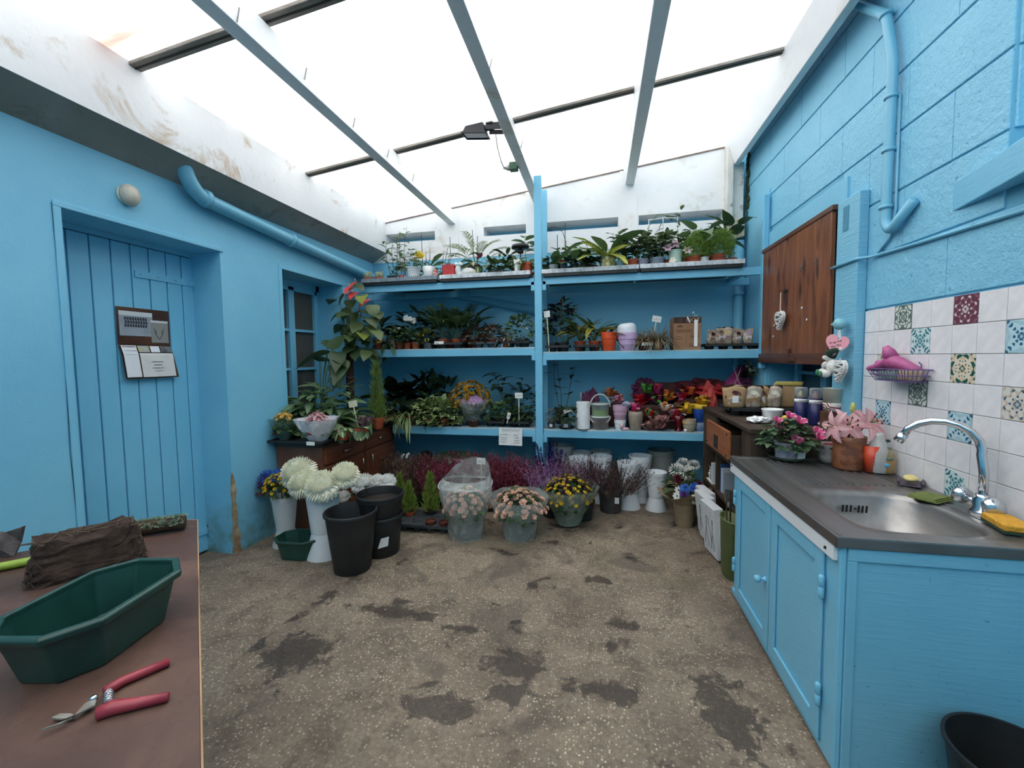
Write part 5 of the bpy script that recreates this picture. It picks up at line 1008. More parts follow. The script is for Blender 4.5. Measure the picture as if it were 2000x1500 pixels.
sign('pale handwritten price sign standing in dry grass', at(1272, 3.92, ZMR+.06), .22, 2, .075, .052, tilt=.2)
def carton():
    p = at(1315, 3.79, ZMR); q = at(1369, 3.79, ZMR); w = q.x-p.x; t = thing('cardboard_box', 'brown cardboard wine carton with white tape strip on shelf', 'box', tuple(p)); cb = M('brown_cardboard', '#8f6a4c', '#9c775a', 8, .8); h = .275
    MB().box(0, w, 0, .19, 0, h).build('carton', cb, t, bevel=.002); MB().box(.0005, w-.0005, -.001, 0, h-.052, h-.001).build('dark_band', M('dark_brown_print', '#2e2320', rough=.7), t)
    pr = M('carton_print_brown', '#4c3626', rough=.8); MB().lathe([(.018, 0), (.018, .0006)], 20).build('round_logo', M('maroon_print', '#54302c', rough=.8), t, loc=(.055, -.0015, h-.028)).rotation_euler = (PI/2, 0, 0)
    text('NOT', .05, M('carton_print_pale', '#b89a7c', rough=.8), t, (.155, -.0015, h-.028)); b = MB()
    for z in (h-.075, h-.085): b.box(.03, .07 if z > h-.08 else .075, -.001, -.0004, z, z+.006)
    for (x0, x1, z0, z1) in ((.025, .15, h-.13, h-.105), (.135, .2, .10, .125), (.12, .21, .025, .05)): b.box(x0, x1, -.001, -.0004, z0, z0+.0025).box(x0, x1, -.001, -.0004, z1, z1+.0025).box(x0, x0+.0025, -.001, -.0004, z0, z1).box(x1-.0025, x1, -.001, -.0004, z0, z1).box(x0+.008, x1-.01, -.001, -.0004, (z0+z1)/2-.003, (z0+z1)/2+.003)
    b.box(.02, .06, -.001, -.0004, h-.165, h-.162).box(.02, .07, -.001, -.0004, h-.185, h-.182).box(.103, .105, -.001, -.0004, .02, h-.14)
    b.build('print', pr, t); MB().box(w*.745, w*.87, -.003, -.001, .03, h-.025).build('white_tape', PAPER, t); MB().prism([(w*.47, h), (w*.52, h), (w*.6, h-.045), (w*.575, h-.05)], 1, -.003, -.001).build('torn_tape', PAPER, t)
    fl = MB()
    for k in range(7): x = .04+.028*k; leaf(fl, (x, .05, h), U(0, 6), U(.2, 1.2), .05, .04, 'petal', .8)
    fl.build('crumpled_film', FILM, t); c = MB().tube([(w*.72, .05, h+.0), (w*.73, .05, h+.03), (w*.76, .05, h+.045), (w*.79, .05, h+.03), (w*.8, .05, h)], .004, 5); c.build('clip', CHROME, t)
carton()
def seed_bag(label, loc, w, h, d, mat, rz=0, tilt=0, win=None, group=None, tag_=False):
    t = thing('bulb_bag', label, 'bag', tuple(loc), rz, group); t.rotation_euler = (tilt, 0, rz); b = MB(); n = 12; vs = []; fs = []
    lv = [(0, .8, .9), (.12, .9, 1.1), (.4, .96, .95), (.66, 1.0, .55), (.86, 1.06, .16), (1, 1.12, .04)]
    for s, wx, dy in lv:
        for i in range(n): a = 2*PI*i/n; c, q = math.cos(a), math.sin(a); vs.append((w/2*wx*math.copysign(abs(c)**.6, c), d/2*dy*q, h*s+.012*s*math.sin(3*a+h*90)))
    for j in range(len(lv)-1):
        for i in range(n): fs.append((j*n+i, j*n+(i+1) % n, (j+1)*n+(i+1) % n, (j+1)*n+i))
    fs += [tuple(range(n-1, -1, -1)), tuple((len(lv)-1)*n+i for i in range(n))]; b.add(vs, fs); b.build('bag', mat, t, True)
    if win:
        m1, m2 = win; MB().prism([(-w*.30, h*.16), (w*.30, h*.16), (w*.26, h*.55), (-w*.26, h*.5)], 1, -d*.5+.002, -d*.5+.03).build('label_panel', m1, t, bevel=.004)
        f = MB()
        for k in range(6): flower(f, (w*.3*math.sin(k*2.2), -d*.42+.012, h*(.64+.12*math.cos(k*1.9))), .016, 6, .3, (0, -1, .3))
        f.build('flower_print', m2, t)
    if tag_: MB().box(-w*.1, w*.16, -d*.5-.004, -d*.5, h*.28, h*.62).build('barcode_label', PAPER, t)
    return t
trayrow('shallow black tray holding flower bulb bags on middle shelf', 1374, 1488, ZMR, cols=4, h=.045)
BG = M('kraft_clear_bag', '#7d6a58', '#c3b7a6', 26, .3); BG2 = M('kraft_bag', '#94754f', '#ab8d66', 14, .5); BW = M('bag_white_panel', '#dcd6d8', rough=.4); BP = M('bag_purple_panel', '#cdbcc8', '#6a3a54', 50, .4)
for k, (u, m1, m2, lab) in enumerate(((1388, BG, FMR, 'flower bulb bag leaning at the left of the tray with dark print'), (1404, BW, FMR, 'flower bulb bag with maroon and white flower print'), (1420, BP, FY, 'flower bulb bag with pink and yellow label'), (1438, BW, FMR, 'flower bulb bag with large dark flower print'), (1460, BW, FLI, 'flower bulb bag with lilac flower print at tray end'))): seed_bag(lab, at(u, 3.84, ZMR+.045), .085, .125*U(.9, 1.1), .05, BG, U(-.5, .5), U(.05, .25), (m1, m2))
GS = 1.45
# ================================================================ third shelf, left bay
def A3(u, y=3.86): return at(u, y, ZL)
t = plant('tall dark broad leaved plant at the left end of low shelf', A3(768, 4.0)); z = pot(t, .07, .11, BLACK_SOFT); rosette(t, LDD, z, 12, .27, .09, 'lance', True, (.7, 1.45), (.3, .9), pet=.12)
t = plant('dark broad leaved plant against wall behind spider plant', A3(790, 4.08)); z = pot(t, .07, .11, BLACK_SOFT); rosette(t, LDD, z, 12, .25, .09, 'lance', True, (.7, 1.45), (.3, .9), pet=.12)
t = plant('spider plant with striped leaves hanging over low shelf edge', A3(797, 3.80)); z = pot(t, .06, .09, TERRA); grass(t, SPID, z, 95, .31, .015, .03, (.2, 1.4), (1.2, 2.8))
t = plant('second spider plant with arching leaves behind the first', A3(818, 3.92)); z = pot(t, .06, .09, TERRA); grass(t, SPID, z, 50, .30, .015, .03, (.5, 1.4), (.9, 2.0)); bush(t, LG, z, 30, .08, .08, .07, .03)
t = plant('soft green small leaved plant left of the spider plant', A3(778, 3.86)); z = pot(t, .05, .08, TERRA); bush(t, LIVY, z, 90, .1, .11, .045, .025)
for k, u in enumerate((838, 867)): t = plant(('pale variegated ivy in terracotta bowl beside the spider plant', 'pale variegated ivy in terracotta bowl beside the ochre chrysanthemum')[k], A3(u, 3.81)); z = pot(t, .06, .075, TERRA, .8, .35); bush(t, LIVY, z, 150, .11, .12, .05, .04, 'heart', low=-.4); saucer(t, .07, BLACK)
t = plant('small ivy trailing beside the wrapped chrysanthemum', A3(884, 3.84)); z = pot(t, .045, .07, BLACK_SOFT); bush(t, LIVY, z, 60, .06, .1, .04, .03, 'heart', low=-.4)
for k, (u, y, h) in enumerate(((815, 4.08, .2), (832, 4.1, .22), (850, 4.05, .2), (868, 4.06, .2))): t = plant(('dark bushy plant behind the second spider plant', 'tall dark leaved plant behind the ivies', 'dark glossy plant behind the right ivy', 'dark arching plant behind the wrapped chrysanthemum')[k], A3(u, y)); z = pot(t, .06, .1, BLACK_SOFT); bush(t, LDD if k % 2 else LD, z+.04, 34, .11, h, .11, .035, 'lance', True, el=(.3, 1.4))
GS = 1.0
t = plant('ochre chrysanthemum dome in dark pot with clear wrap on low shelf', A3(919, 3.92), 'potted_chrysanthemum'); z = pot(t, .07, .12, BLACK_SOFT); bush(t, LD, z+.06, 120, .15, .16, .05, .025); blooms(t, FYD, z+.10, 150, .20, .21, .026, 9, cup=.7, low=-.15, rows=2); wrap(t, [(.075, .02), (.09, .12), (.13, .2), (.18, .27)], FILM)
t = plant('lilac pink hydrangea wrapped in clear plastic on low shelf', A3(925, 3.79), 'potted_hydrangea'); z = pot(t, .058, .07, M('brown_plastic', '#4a2a22', rough=.6)); bush(t, LD, z+.04, 70, .07, .10, .08, .05, 'oval'); blooms(t, FLI, z+.17, 130, .08, .06, .017, 4, cup=.3, low=-.2, x=.02, wf=.6); blooms(t, FLI, z+.165, 50, .04, .035, .014, 4, cup=.3, low=-.2, x=-.085, wf=.6); wrap(t, [(.05, .05), (.075, .09), (.11, .17), (.15, .25)], FILMD, lobes=4)
GS = 1.35
trayrow('black carry tray of green herbs on low shelf beside hydrangea', 946, 988, ZL); trayrow('black carry tray below price sign on low shelf', 991, 1036, ZL)
for k, u in enumerate((957, 978)): t = plant(('fresh green herb in black cell pot beside the hydrangea', 'fresh green herb in black cell pot beside the grey plant label')[k], at(u, 3.86, ZL+.008)); z = pot(t, .045, .065, BLACK_SOFT); bush(t, LG, z, 110, .07, .10, .035, .018); bush(t, LP, z+.03, 30, .06, .09, .03, .016)
for k, u in enumerate((1004, 1027)): t = plant(('young green seedling tuft in tray beside the price card stick', 'young green seedling tuft in tray beside the blue post')[k], at(u, 3.86, ZL+.008)); z = pot(t, .045, .065, BLACK_SOFT); bush(t, LD, z, 60, .06, .08, .05, .018); grass(t, LG, z, 20, .12, .006, .03)
t = plant('tall arching dark orchid stem beside blue post on low shelf', A3(1000, 4.05)); z = pot(t, .055, .09, BLACK_SOFT); stalks(t, LDD, z, 5, .36, 4, .12, .05, 'oval', .06, True, lean=.5, lo=.5); stalks(t, LP, z, 2, .2, 7, .05, .03, 'oval', .03)
t = plant('dark tall foliage against wall by the post', A3(1025, 4.06)); z = pot(t, .06, .1, BLACK_SOFT); bush(t, LDD, z+.05, 46, .10, .2, .08, .035, 'oval', True)
sign('white price card on yellow stick standing in seedling tray', at(1014, 3.80, ZL+.02), .275, 2, .072, .052)
sign('small grey tilted plant label in black tray', at(990, 3.765, ZL+.04), .075, 2, .03, .058, tilt=.25, stick=True, name='plant_label')
P = onY(SY-.055, 997, 853); t = thing('price_list', 'white handwritten price list pinned to low shelf front', 'paper', tuple(P)); MB().box(-.108, .108, 0, .0012, -.08, .082).build('sheet', PAPER, t, bevel=.0005).rotation_euler = (0, .02, 0)
b = MB()
for k, (x0, x1, z) in enumerate(((-.08, .085, .068), (-.075, .08, .055), (.03, .07, .015), (.04, .075, -.01), (-.09, -.03, -.012), (-.085, -.035, -.03), (.035, .08, -.035), (-.09, -.04, -.05), (.03, .085, -.055), (-.095, -.02, .02))): b.tube([(x0+(x1-x0)*j/12, -.001, z+.005*math.sin(j*2.3+k)) for j in range(13)], .0012, 4)
b.build('handwriting', INK, t)
# ================================================================ third shelf, right bay
def B3(u, y=3.86): return at(u, y, ZL)
t = plant('thin bare shrub in black pot at back of low shelf', B3(1097, 4.06)); z = pot(t, .075, .15, BLACK_SOFT); stalks(t, LDD, z, 3, .36, 5, .09, .03, 'lance', .05, True, STEMD and 0, 0, STEMD, .4)
t = plant('small grey pot of dusty grey sprigs beside post', B3(1077, 3.79)); z = pot(t, .04, .075, GREYP, .8); bush(t, leafmat('leaf_dusty', '#6b6a66', '#8f8c88'), z, 110, .045, .075, .02, .008); MB().box(-.012, .012, -.042, -.038, .02, .045).build('price_sticker', PAPER, t)
t = plant('white flowered primrose in grey pot with black saucer', B3(1106, 3.80)); z = pot(t, .055, .08, GREYP, .8); saucer(t, .07, BLACK); bush(t, LD, z, 70, .08, .09, .05, .028); blooms(t, FW, z+.03, 10, .05, .07, .02, 6, x=.02, low=.5); MB().box(-.018, .018, -.057, -.052, .02, .05).build('price_sticker', PAPER, t)
def roll():
    t = thing('paper_towel', 'white paper kitchen roll on upright holder on low shelf', 'paper roll', tuple(B3(1139, 3.79))); MB().lathe([(.012, 0), (.06, 0), (.06, .235), (.012, .235)], 28, (0, 0, .008)).build('roll', M('white_tissue', '#e2e4e6', '#eef0f0', 30, .9, bump=.2), t).data.shade_smooth(); t.children[0].modifiers.new('s', 'EDGE_SPLIT')
    MB().lathe([(.066, 0), (.066, .008)], 24).build('holder_base', M('grey_metal', '#8a8e90', rough=.3, metal=.8), t); MB().tube([(-.02, 0, .2), (-.02, 0, .33)], .005, 8).build('holder_rod', M('grey_metal', ''), t, True)
roll()
def tub():
    t = thing('plastic_tub', 'clear tub half full of green beads with handle on low shelf', 'tub', tuple(B3(1172, 3.82))); cl = glass('clear_tub_plastic', '#dfe4e2', .22)
    MB().lathe([(.07, .0), (.078, .1), (.08, .105)], 28).build('lower_tub', glass('clear_tub_plastic_brown', '#c8bdb8', .3), t, True); MB().lathe([(.07, .002), (.074, .06), (.0, .065)], 28).build('brown_beads', M('brown_beads', '#5a2a26', '#7a4a40', 120, .6, bump=.6, bs=150), t, True)
    MB().lathe([(.082, .105), (.083, .117), (.075, .118)], 28).build('lower_lid', M('pale_lid', '#d4dcd2', rough=.4), t, True); MB().lathe([(.073, .118), (.078, .21), (.08, .215)], 28).build('upper_tub', cl, t, True)
    MB().lathe([(.072, .119), (.075, .165), (.0, .172)], 28).build('green_beads', M('green_beads', '#8fc43a', '#a8d850', 120, .6, bump=.6, bs=150), t, True); MB().lathe([(.083, .215), (.084, .228), (.06, .232), (0, .232)], 28).build('lid', M('clear_grey_lid', '#aab4b0', rough=.3), t, True)
    MB().tube([(.086*math.cos(a), -.02, .2+.11*math.sin(a)) for a in [PI*i/14 for i in range(15)]], .006, 6).build('handle', M('pale_handle', '#c4c4bc', rough=.4), t, True); MB().tube([(.088*math.cos(a), -.06*abs(math.sin(a)), .11-.055*abs(math.sin(a))) for a in [PI*i/14 for i in range(15)]], .006, 6).build('handle', M('pale_handle', ''), t, True)
tub()
bucket_pot('white small pot under the pink pot on low shelf', B3(1211, 3.80), .05, .09, WHITEP); bucket_pot('pink plastic pot stacked on white pot on low shelf', B3(1211, 3.80)+Vector((0, 0, .09)), .062, .125, M('pink_plastic', '#c9a2b8', rough=.45))
t = thing('pink_shoe_planter', 'small pink boot shaped planter before white pot', 'ornament', tuple(B3(1217, 3.765)), .2); MB().tube([(-.01, 0, .012), (.03, 0, .012), (.055, 0, .01)], [.014, .014, .008], 10).lathe([(.014, .0), (.015, .05)], 12, (-.012, 0, .01)).build('boot', M('pink_ceramic', '#d4a8b4', rough=.3), t, True)
t = thing('tall_vase', 'taupe ceramic vase on low shelf beside the pink pot', 'vase', tuple(B3(1241, 3.80))); MB().lathe([(.042, 0), (.046, .01), (.062, .1), (.064, .135), (.056, .165), (.05, .165), (.05, .13), (0, .03)], 26).build('vase', M('taupe_ceramic', '#8d8070', '#9c8f80', 20, .4), t, True)
def ribbon_bow(label, loc, r, mats, n=9, name='ribbon_bow', up=.7, group=None):
    t = thing(name, label, 'bow', tuple(loc), U(0, 3), group); k = 0
    for i in range(n):
        a = 2*PI*i/n+U(-.3, .3); e = U(.1, up+.5); m = mats[i % len(mats)]; L = r*U(.8, 1.2); b = MB(); pts = []
        for j in range(9):
            s = j/8; q = math.sin(PI*s); x = L*(1-abs(2*s-1)**1.5)*math.cos(e); zz = L*(.15+.75*math.sin(e))*q+.03*(2*s-1); pts.append((x*math.cos(a)-.25*L*(s-.5)*math.sin(a), x*math.sin(a)+.25*L*(s-.5)*math.cos(a), max(.003, zz+r*.15)))
        w = r*.19; vs = []
        for p in pts: vs += [(p[0]-w*math.sin(a), p[1]+w*math.cos(a), p[2]), (p[0]+w*math.sin(a), p[1]-w*math.cos(a), p[2])]
        b.add(vs, [(2*j, 2*j+1, 2*j+3, 2*j+2) for j in range(8)]); b.build('loop', m, t, True)
    return t
def sat(n, a, b, r=.3): return M(n, a, b, 14, r)
RB = {'pink': sat('pink_ribbon', '#c86a86', '#dc94a6'), 'red': sat('red_ribbon_satin', '#a81a28', '#c23038'), 'gold': sat('gold_ribbon', '#b07a2a', '#d2a44c'), 'green': sat('green_ribbon', '#3c8a34', '#62ac4e'), 'brown': sat('brown_ribbon', '#7c4c40', '#96665a'), 'rose': sat('rose_ribbon', '#b07a78', '#cc9c98'), 'orange': sat('orange_ribbon', '#c4622a', '#d88a4a'), 'mag': sat('magenta_ribbon', '#8c1e58', '#a83e70'), 'white': sat('white_ribbon', '#d8d4d2', '#e8e4e2'), 'hot': sat('hot_pink_ribbon', '#d01a60', '#e24a80'), 'yel': sat('yellow_ribbon', '#e0b020', '#f0cc48'), 'blue': sat('blue_print_ribbon', '#5a6a98', '#b0b4c8')}
BOWS = [(1192, 3.98, 760, .06, ('orange', 'brown'), 'orange brown ribbon bow above the clear tub'), (1262, 3.92, 752, .07, ('green',), 'shiny green ribbon bow in the ribbon heap'), (1283, 3.88, 780, .06, ('green', 'mag'), 'green and plum ribbon bow below the large green bow'), (1250, 3.9, 775, .075, ('red',), 'big red ribbon bow over the taupe vase'), (1240, 3.84, 790, .06, ('hot', 'pink'), 'hot pink ribbon bow over taupe vase'), (1222, 3.84, 790, .055, ('blue', 'white'), 'blue printed ribbon bow beside pink pot'), (1305, 3.88, 768, .065, ('gold', 'orange'), 'gold ribbon bow behind the ribbon pile'), (1288, 3.78, 815, .085, ('rose', 'brown', 'rose'), 'large rose and brown striped ribbon bow at shelf edge'), (1270, 3.80, 835, .07, ('brown', 'rose'), 'brown ribbon bow lying at front of low shelf'), (1320, 3.84, 800, .07, ('white', 'pink', 'red'), 'white and pink ribbon bow beside gold foil'), (1345, 3.86, 790, .07, ('gold', 'yel'), 'golden foil bow above cream pot'), (1372, 3.86, 775, .06, ('yel', 'gold'), 'yellow ribbon bow on top of blue pot'), (1380, 3.88, 800, .06, ('hot', 'white'), 'hot pink ribbon bow beside blue pot'), (1208, 3.94, 775, .06, ('pink', 'rose'), 'pale pink ribbon bow behind the pink pot'), (1268, 3.8, 800, .05, ('green', 'red'), 'small dark green and red bow beside the taupe vase'), (1330, 3.95, 770, .07, ('red', 'mag'), 'dark red ribbon bow below the crepe paper'), (1345, 3.78, 822, .035, ('yel',), 'small yellow bow stuck on cream pot'), (1285, 3.95, 755, .06, ('mag', 'red'), 'plum ribbon bow behind the green bow'), (1300, 3.80, 790, .05, ('orange', 'white'), 'small orange and white bow in the ribbon pile'), (1350, 3.95, 755, .07, ('red', 'orange'), 'coral red ribbon bow under the red crepe paper')]
HP = {}
for u, y, v, r, ms, lab in BOWS:
    r *= 1.45; p = Vector(onY(y, u, v))-Vector((0, 0, r*.8))
    if y < 3.86: p.z = ZL+max(0, (p.z-ZL))
    elif 1228 < u < 1345: p.y = 3.97; p.x = at(u, 3.97, p.z).x; p.z = max(p.z, ZL+.207)
    ribbon_bow(lab, p, r, [RB[m] for m in ms], 12)
# cartons that carry the ribbon heap
for x0, x1, y0, y1, h, lab in ((1185, 1222, 3.95, 4.1, .20, 'small dark carton under pale pink bows'), (1228, 1338, 3.90, 4.12, .205, 'dark box of ribbons under the green bows'), (1342, 1450, 3.93, 4.14, .26, 'dark box of paper under the crepe rolls')):
    a, c = at(x0, y0, ZL), at(x1, y0, ZL); t = thing('ribbon_box', lab, 'box', ((a.x+c.x)/2, y0, ZL)); w = (c.x-a.x)/2; MB().box(-w, w, 0, y1-y0, 0, h).box(-w-.004, w+.004, -.004, y1-y0+.004, h-.03, h+.002).build('carton', M('dark_maroon_card', '#3c2022', '#4c2c2c', 10, .7), t, bevel=.002)
def crumple(label, loc, rx, ry, rz_, mat, seed, name='crepe_paper', sharp=.35, cat='paper'):
    t = thing(name, label, cat, tuple(loc)); r = random.Random(seed); b = MB(); n, m = 22, 11; vs = []
    for j in range(m+1):
        for i in range(n):
            a = 2*PI*i/n; th = PI*j/m; k = 1+sharp*(r.random()-.5)*(1 if 0 < j < m else 0)+.14*math.sin(3*a+seed)+.1*math.sin(5*a+2*th); vs.append((rx*k*math.sin(th)*math.cos(a), ry*k*math.sin(th)*math.sin(a), rz_-rz_*k*math.cos(th)*(1 if j > m/2 else .98)))
    b.add(vs, [(j*n+i, j*n+(i+1) % n, (j+1)*n+(i+1) % n, (j+1)*n+i) for j in range(m) for i in range(n)]); zmin = min(v[2] for v in b.v); b.v = [(x, y, z-zmin) for x, y, z in b.v]; b.build('crumpled_sheet', mat, t); return t
CM = M('magenta_crepe', '#8c2a64', '#a4407c', 20, .7, bump=.5); CRD = M('red_crepe', '#a01c2a', '#b83038', 20, .6, bump=.5); CDR = M('dark_red_crepe', '#4e1420', '#661c28', 20, .7, bump=.5); CPU = M('plum_crepe', '#4c1a3c', '#64284e', 20, .7, bump=.5)
t = crumple('crumpled red crepe paper lying over the ribbon heap', at(1408, 4.0, ZL+.262), .20, .13, .05, CRD, 3, sharp=.75); crumple('dark red crepe paper pile at back of low shelf', at(1375, 4.06, ZL+.30), .2, .10, .05, CDR, 5, sharp=.7); crumple('plum crepe paper bunch behind the green bow', at(1256, 4.03, ZL+.207), .10, .07, .09, CPU, 8, sharp=.6); crumple('plum folded crepe paper above the paper towel', at(1155, 3.98, ZL), .075, .07, .14, CPU, 11, sharp=.6); crumple('bright coral crepe paper leaning on the blue pot', at(1385, 3.90, ZL+.0), .06, .05, .17, M('coral_crepe', '#c23a3a', '#d05a50', 20, .6, bump=.5), 12)
t = thing('crepe_sheet', 'large magenta paper cone leaning at low shelf end', 'paper', tuple(at(1432, 3.97, ZL+.31))); MB().add([(-.14, 0, 0), (.02, -.05, .02), (.14, -.03, .0), (.15, 0, .10), (.12, .03, .235), (.05, .04, .24), (0, -.02, .12)], [(0, 1, 6), (1, 2, 3, 6), (3, 4, 5, 6), (5, 0, 6)]).build('sheet', CM, t).modifiers.new('solid', 'SOLIDIFY').thickness = .004
MB().tube([(-.06, -.04, -.03), (.0, -.055, .1), (.06, -.03, .25)], .002, 4).tube([(.09, -.05, -.02), (.02, -.055, .12), (-.02, -.05, .24)], .002, 4).build('string', M('cream_cord', ''), t)
t = thing('gift_bag', 'dark red paper gift bag with cord handle at back', 'bag', tuple(at(1300, 4.05, ZL+.207))); MB().box(-.09, .09, 0, .08, 0, .19).build('bag', M('dark_red_card', '#3e1418', '#521c20', 8, .5), t, bevel=.003); MB().tube([(.0, -.002, .17), (.03, -.01, .20), (.05, -.008, .14), (.035, -.006, .08)], .003, 5).build('cord', M('brown_cord', '#6a4438', rough=.7), t)
bucket_pot('blue plastic pot with yellow rim on low shelf', B3(1366, 3.83)+Vector((0, 0, .075)), .055, .12, M('royal_blue_plastic', '#22489a', rough=.35)); p = B3(1366, 3.83); t = thing('pot_rim_ring', 'yellow plastic pot nested in the blue pot', 'pot', (p.x, p.y, p.z+.196)); MB().lathe([(.05, -.015), (.058, 0), (.06, .035), (.054, .035), (.045, .0)], 24).build('pot', M('yellow_plastic', '#d8b42a', rough=.4), t, True)
bucket_pot('small white and blue cup under the blue pot', p, .045, .075, M('white_blue_cup', '#c4d2dc', '#3a66a8', 5, .4)); bucket_pot('cream pot with round sticker at low shelf front', B3(1346, 3.78), .055, .105, M('cream_pot', '#a89c88', '#b4aa98', 12, .5))
t = thing('red_glass_vase', 'dark red flared glass vase on low shelf', 'vase', tuple(B3(1325, 3.80))); MB().lathe([(.035, 0), (.035, .006), (.015, .02), (.03, .07), (.055, .135), (.051, .135), (.026, .075), (.0, .03)], 24).build('vase', M('red_glass', '#5c0a16', rough=.08), t, True)
t = thing('white_lamp_cup', 'small white candle cup beside red glass vase', 'cup', tuple(B3(1339, 3.755))); MB().lathe([(.012, 0), (.015, .025), (.012, .025), (.010, .008), (0, .008)], 14).build('cup', WHITEC, t, True)
t = thing('bark_bundle', 'bundle of brown bark strips in the ribbon heap', 'bark', tuple(at(1335, 3.95, ZL+.205)), .3)
for k in range(7): MB().tube([(-.08, .01*k-.03, .0+.006*(k % 3)), (.0, .01*k-.03, .035+.006*(k % 2)), (.08, .012*k-.03, .075)], .008, 6).build('bark_strip', M('bark_brown', '#5a4030', '#74563e', 30, .9, bump=.5), t)
for k, (u, v) in enumerate(((1470, 725), (1462, 712))):
    t = thing('silk_rose', ('white silk rose against the blue shelf end', 'second pale silk rose above the first')[k], 'flower', tuple(onY(3.92, u, v))); b = MB()
    for r in range(4): flower(b, (0, 0, .006*r), .034-.006*r, 5, .25+.35*r, (0, -1, .3), 'petal', .95)
    b.build('rose_head', FCR if k == 0 else fl_mat('petal_dull_cream', '#b8b2a6', '#cdc8bc'), t, True); MB().tube([(0, 0, 0), (.01, .03, -.12), (.0, .05, onY(3.92, u, v).z*-1+ZL)], .003, 5).build('stem', STEM, t); bush(t, LDD, -.10, 18, .04, .08, .06, .03)
GS = 1.0
# ================================================================ plants on the sideboard
def SB(u, y): return at(u, y, ZSB+.002)
GS = 1.12
t = plant('wide clump of pale spotted aglaonema leaves on the sideboard', SB(640, 3.12), 'aglaonema'); z = pot(t, .08, .11, TERRA); rosette(t, LAG, z, 34, .17, .075, 'lance', True, (.15, 1.35), (.5, 1.3), pet=.09); bush(t, LAG, z+.10, 44, .2, .17, .15, .06, 'lance', True)
t = plant('aglaonema with drooping spotted leaves in clay pot beside cypress', SB(688, 3.16), 'aglaonema'); z = pot(t, .075, .11, TERRA); rosette(t, LAG, z, 30, .16, .07, 'lance', True, (.0, 1.2), (.6, 1.5), pet=.07)
t = plant('variegated dieffenbachia at the sideboard corner by the wall', SB(572, 2.98), 'dieffenbachia'); z = pot(t, .07, .10, BLACK_SOFT); rosette(t, LV, z, 28, .15, .07, 'oval', True, (.1, 1.2), (.5, 1.4), pet=.07); bush(t, LG, z+.02, 20, .11, .09, .12, .05, 'oval', True)
t = plant('dense green aglaonema behind the pink wrapped kalanchoe', SB(606, 3.10), 'aglaonema'); z = pot(t, .075, .11, BLACK_SOFT); rosette(t, LAG, z, 20, .16, .07, 'lance', True, (.2, 1.3), (.5, 1.3), pet=.08); bush(t, LAG, z+.07, 36, .18, .16, .13, .055, 'lance', True)
t = plant('aglaonema filling the tray behind pink flowers', SB(655, 2.96), 'aglaonema'); z = pot(t, .07, .10, TERRA); rosette(t, LAG, z, 26, .16, .065, 'lance', True, (.2, 1.2), (.5, 1.3), pet=.06)
GS = 1.0
t = plant('yellow kalanchoe in green tinted wrap at sideboard corner', SB(557, 2.78), 'potted_kalanchoe'); z = pot(t, .05, .07, GREYP); bush(t, LG, z, 70, .08, .09, .07, .04, 'oval'); blooms(t, fl_mat('petal_amber', '#d0a03c', '#ecc872'), z+.09, 16, .06, .05, .022, 6, low=.2, rows=2); wrap(t, [(.045, .01), (.07, .07), (.10, .14), (.115, .17)], film('green_tinted_film', '#6f8f7c', .35))
t = plant('red brown sedum in small dark pot at sideboard edge', SB(533, 2.78)); z = pot(t, .045, .06, BLACK_SOFT); bush(t, LR, z, 60, .07, .07, .05, .025); bush(t, LB, z, 40, .07, .06, .05, .025)
t = plant('pink kalanchoe in white paper wrap with red print on sideboard', SB(622, 2.77), 'potted_kalanchoe'); z = pot(t, .05, .07, TERRA); bush(t, LG, z, 60, .07, .08, .06, .04, 'oval'); blooms(t, FPK, z+.08, 90, .075, .07, .012, 5, low=-.1); WP = M('white_wrap_paper', '#c9c6cc', '#dcdadf', 12, .3, bump=.2, bs=20)
def gored(t, R0, R1, h, n, mat, name='paper_wrap', notch=.35):
    b = MB(); vs = []; m = n*6
    for j, s in enumerate((0, .3, .65, 1)):
        for i in range(m):
            a = 2*PI*i/m; k = abs(math.sin(n*a/2)); r = (R0+(R1-R0)*s)*(1+.06*(k-.5)*s*2); vs.append((r*math.cos(a), r*math.sin(a), h*s*(1-notch*(1-k)*(s > .9))+.002))
    b.add(vs, [(j*m+i, j*m+(i+1) % m, (j+1)*m+(i+1) % m, (j+1)*m+i) for j in range(3) for i in range(m)]); o = b.build(name, mat, t, True); o.modifiers.new('s', 'SOLIDIFY').thickness = .002; return o
wrap(t, [(.062, .002), (.09, .05), (.12, .11), (.15, .17)], film('white_printed_wrap', '#e6e4ec', .62, .3), 60, 'paper_wrap', .14, 5, .6); MB().ball((.0, -.098, .075), .026, .004, .016, 10, 6).build('red_print', M('red_leaf_print', '#8c2c34', rough=.4), t, True); MB().box(-.02, .045, -.108, -.104, -.012, .014).build('price_label', PAPER, t)
t = plant('slender golden cypress in clay pot at sideboard end', SB(738, 3.34), 'potted_cypress'); z = pot(t, .06, .10, TERRA); conifer(t, LCOND, z, .50, .085, 520); conifer(t, LCON, z, .24, .07, 200, x=.03, y=-.02)
t = plant('dusky purple heather in clear pot before the cypress', SB(712, 3.02)); z = pot(t, .045, .08, GREYP); heather(t, leafmat('heather_dusky', '#5c4048', '#7a5c62', rough=.8, trans=.1), z, 40, .08, .06)
t = plant('small clay pot with round pale leaf beside heather', SB(706, 2.90)); z = pot(t, .05, .08, TERRA); rosette(t, LVM, z, 7, .10, .07, 'round', True, (-.3, .9), (.4, 1.2), pet=.03)
t = plant('clay pot of trailing leaves next to white paper wrap', SB(671, 2.84)); z = pot(t, .05, .08, TERRA); rosette(t, LVM, z, 9, .11, .06, 'oval', True, (-.4, .9), (.6, 1.4), pet=.03)
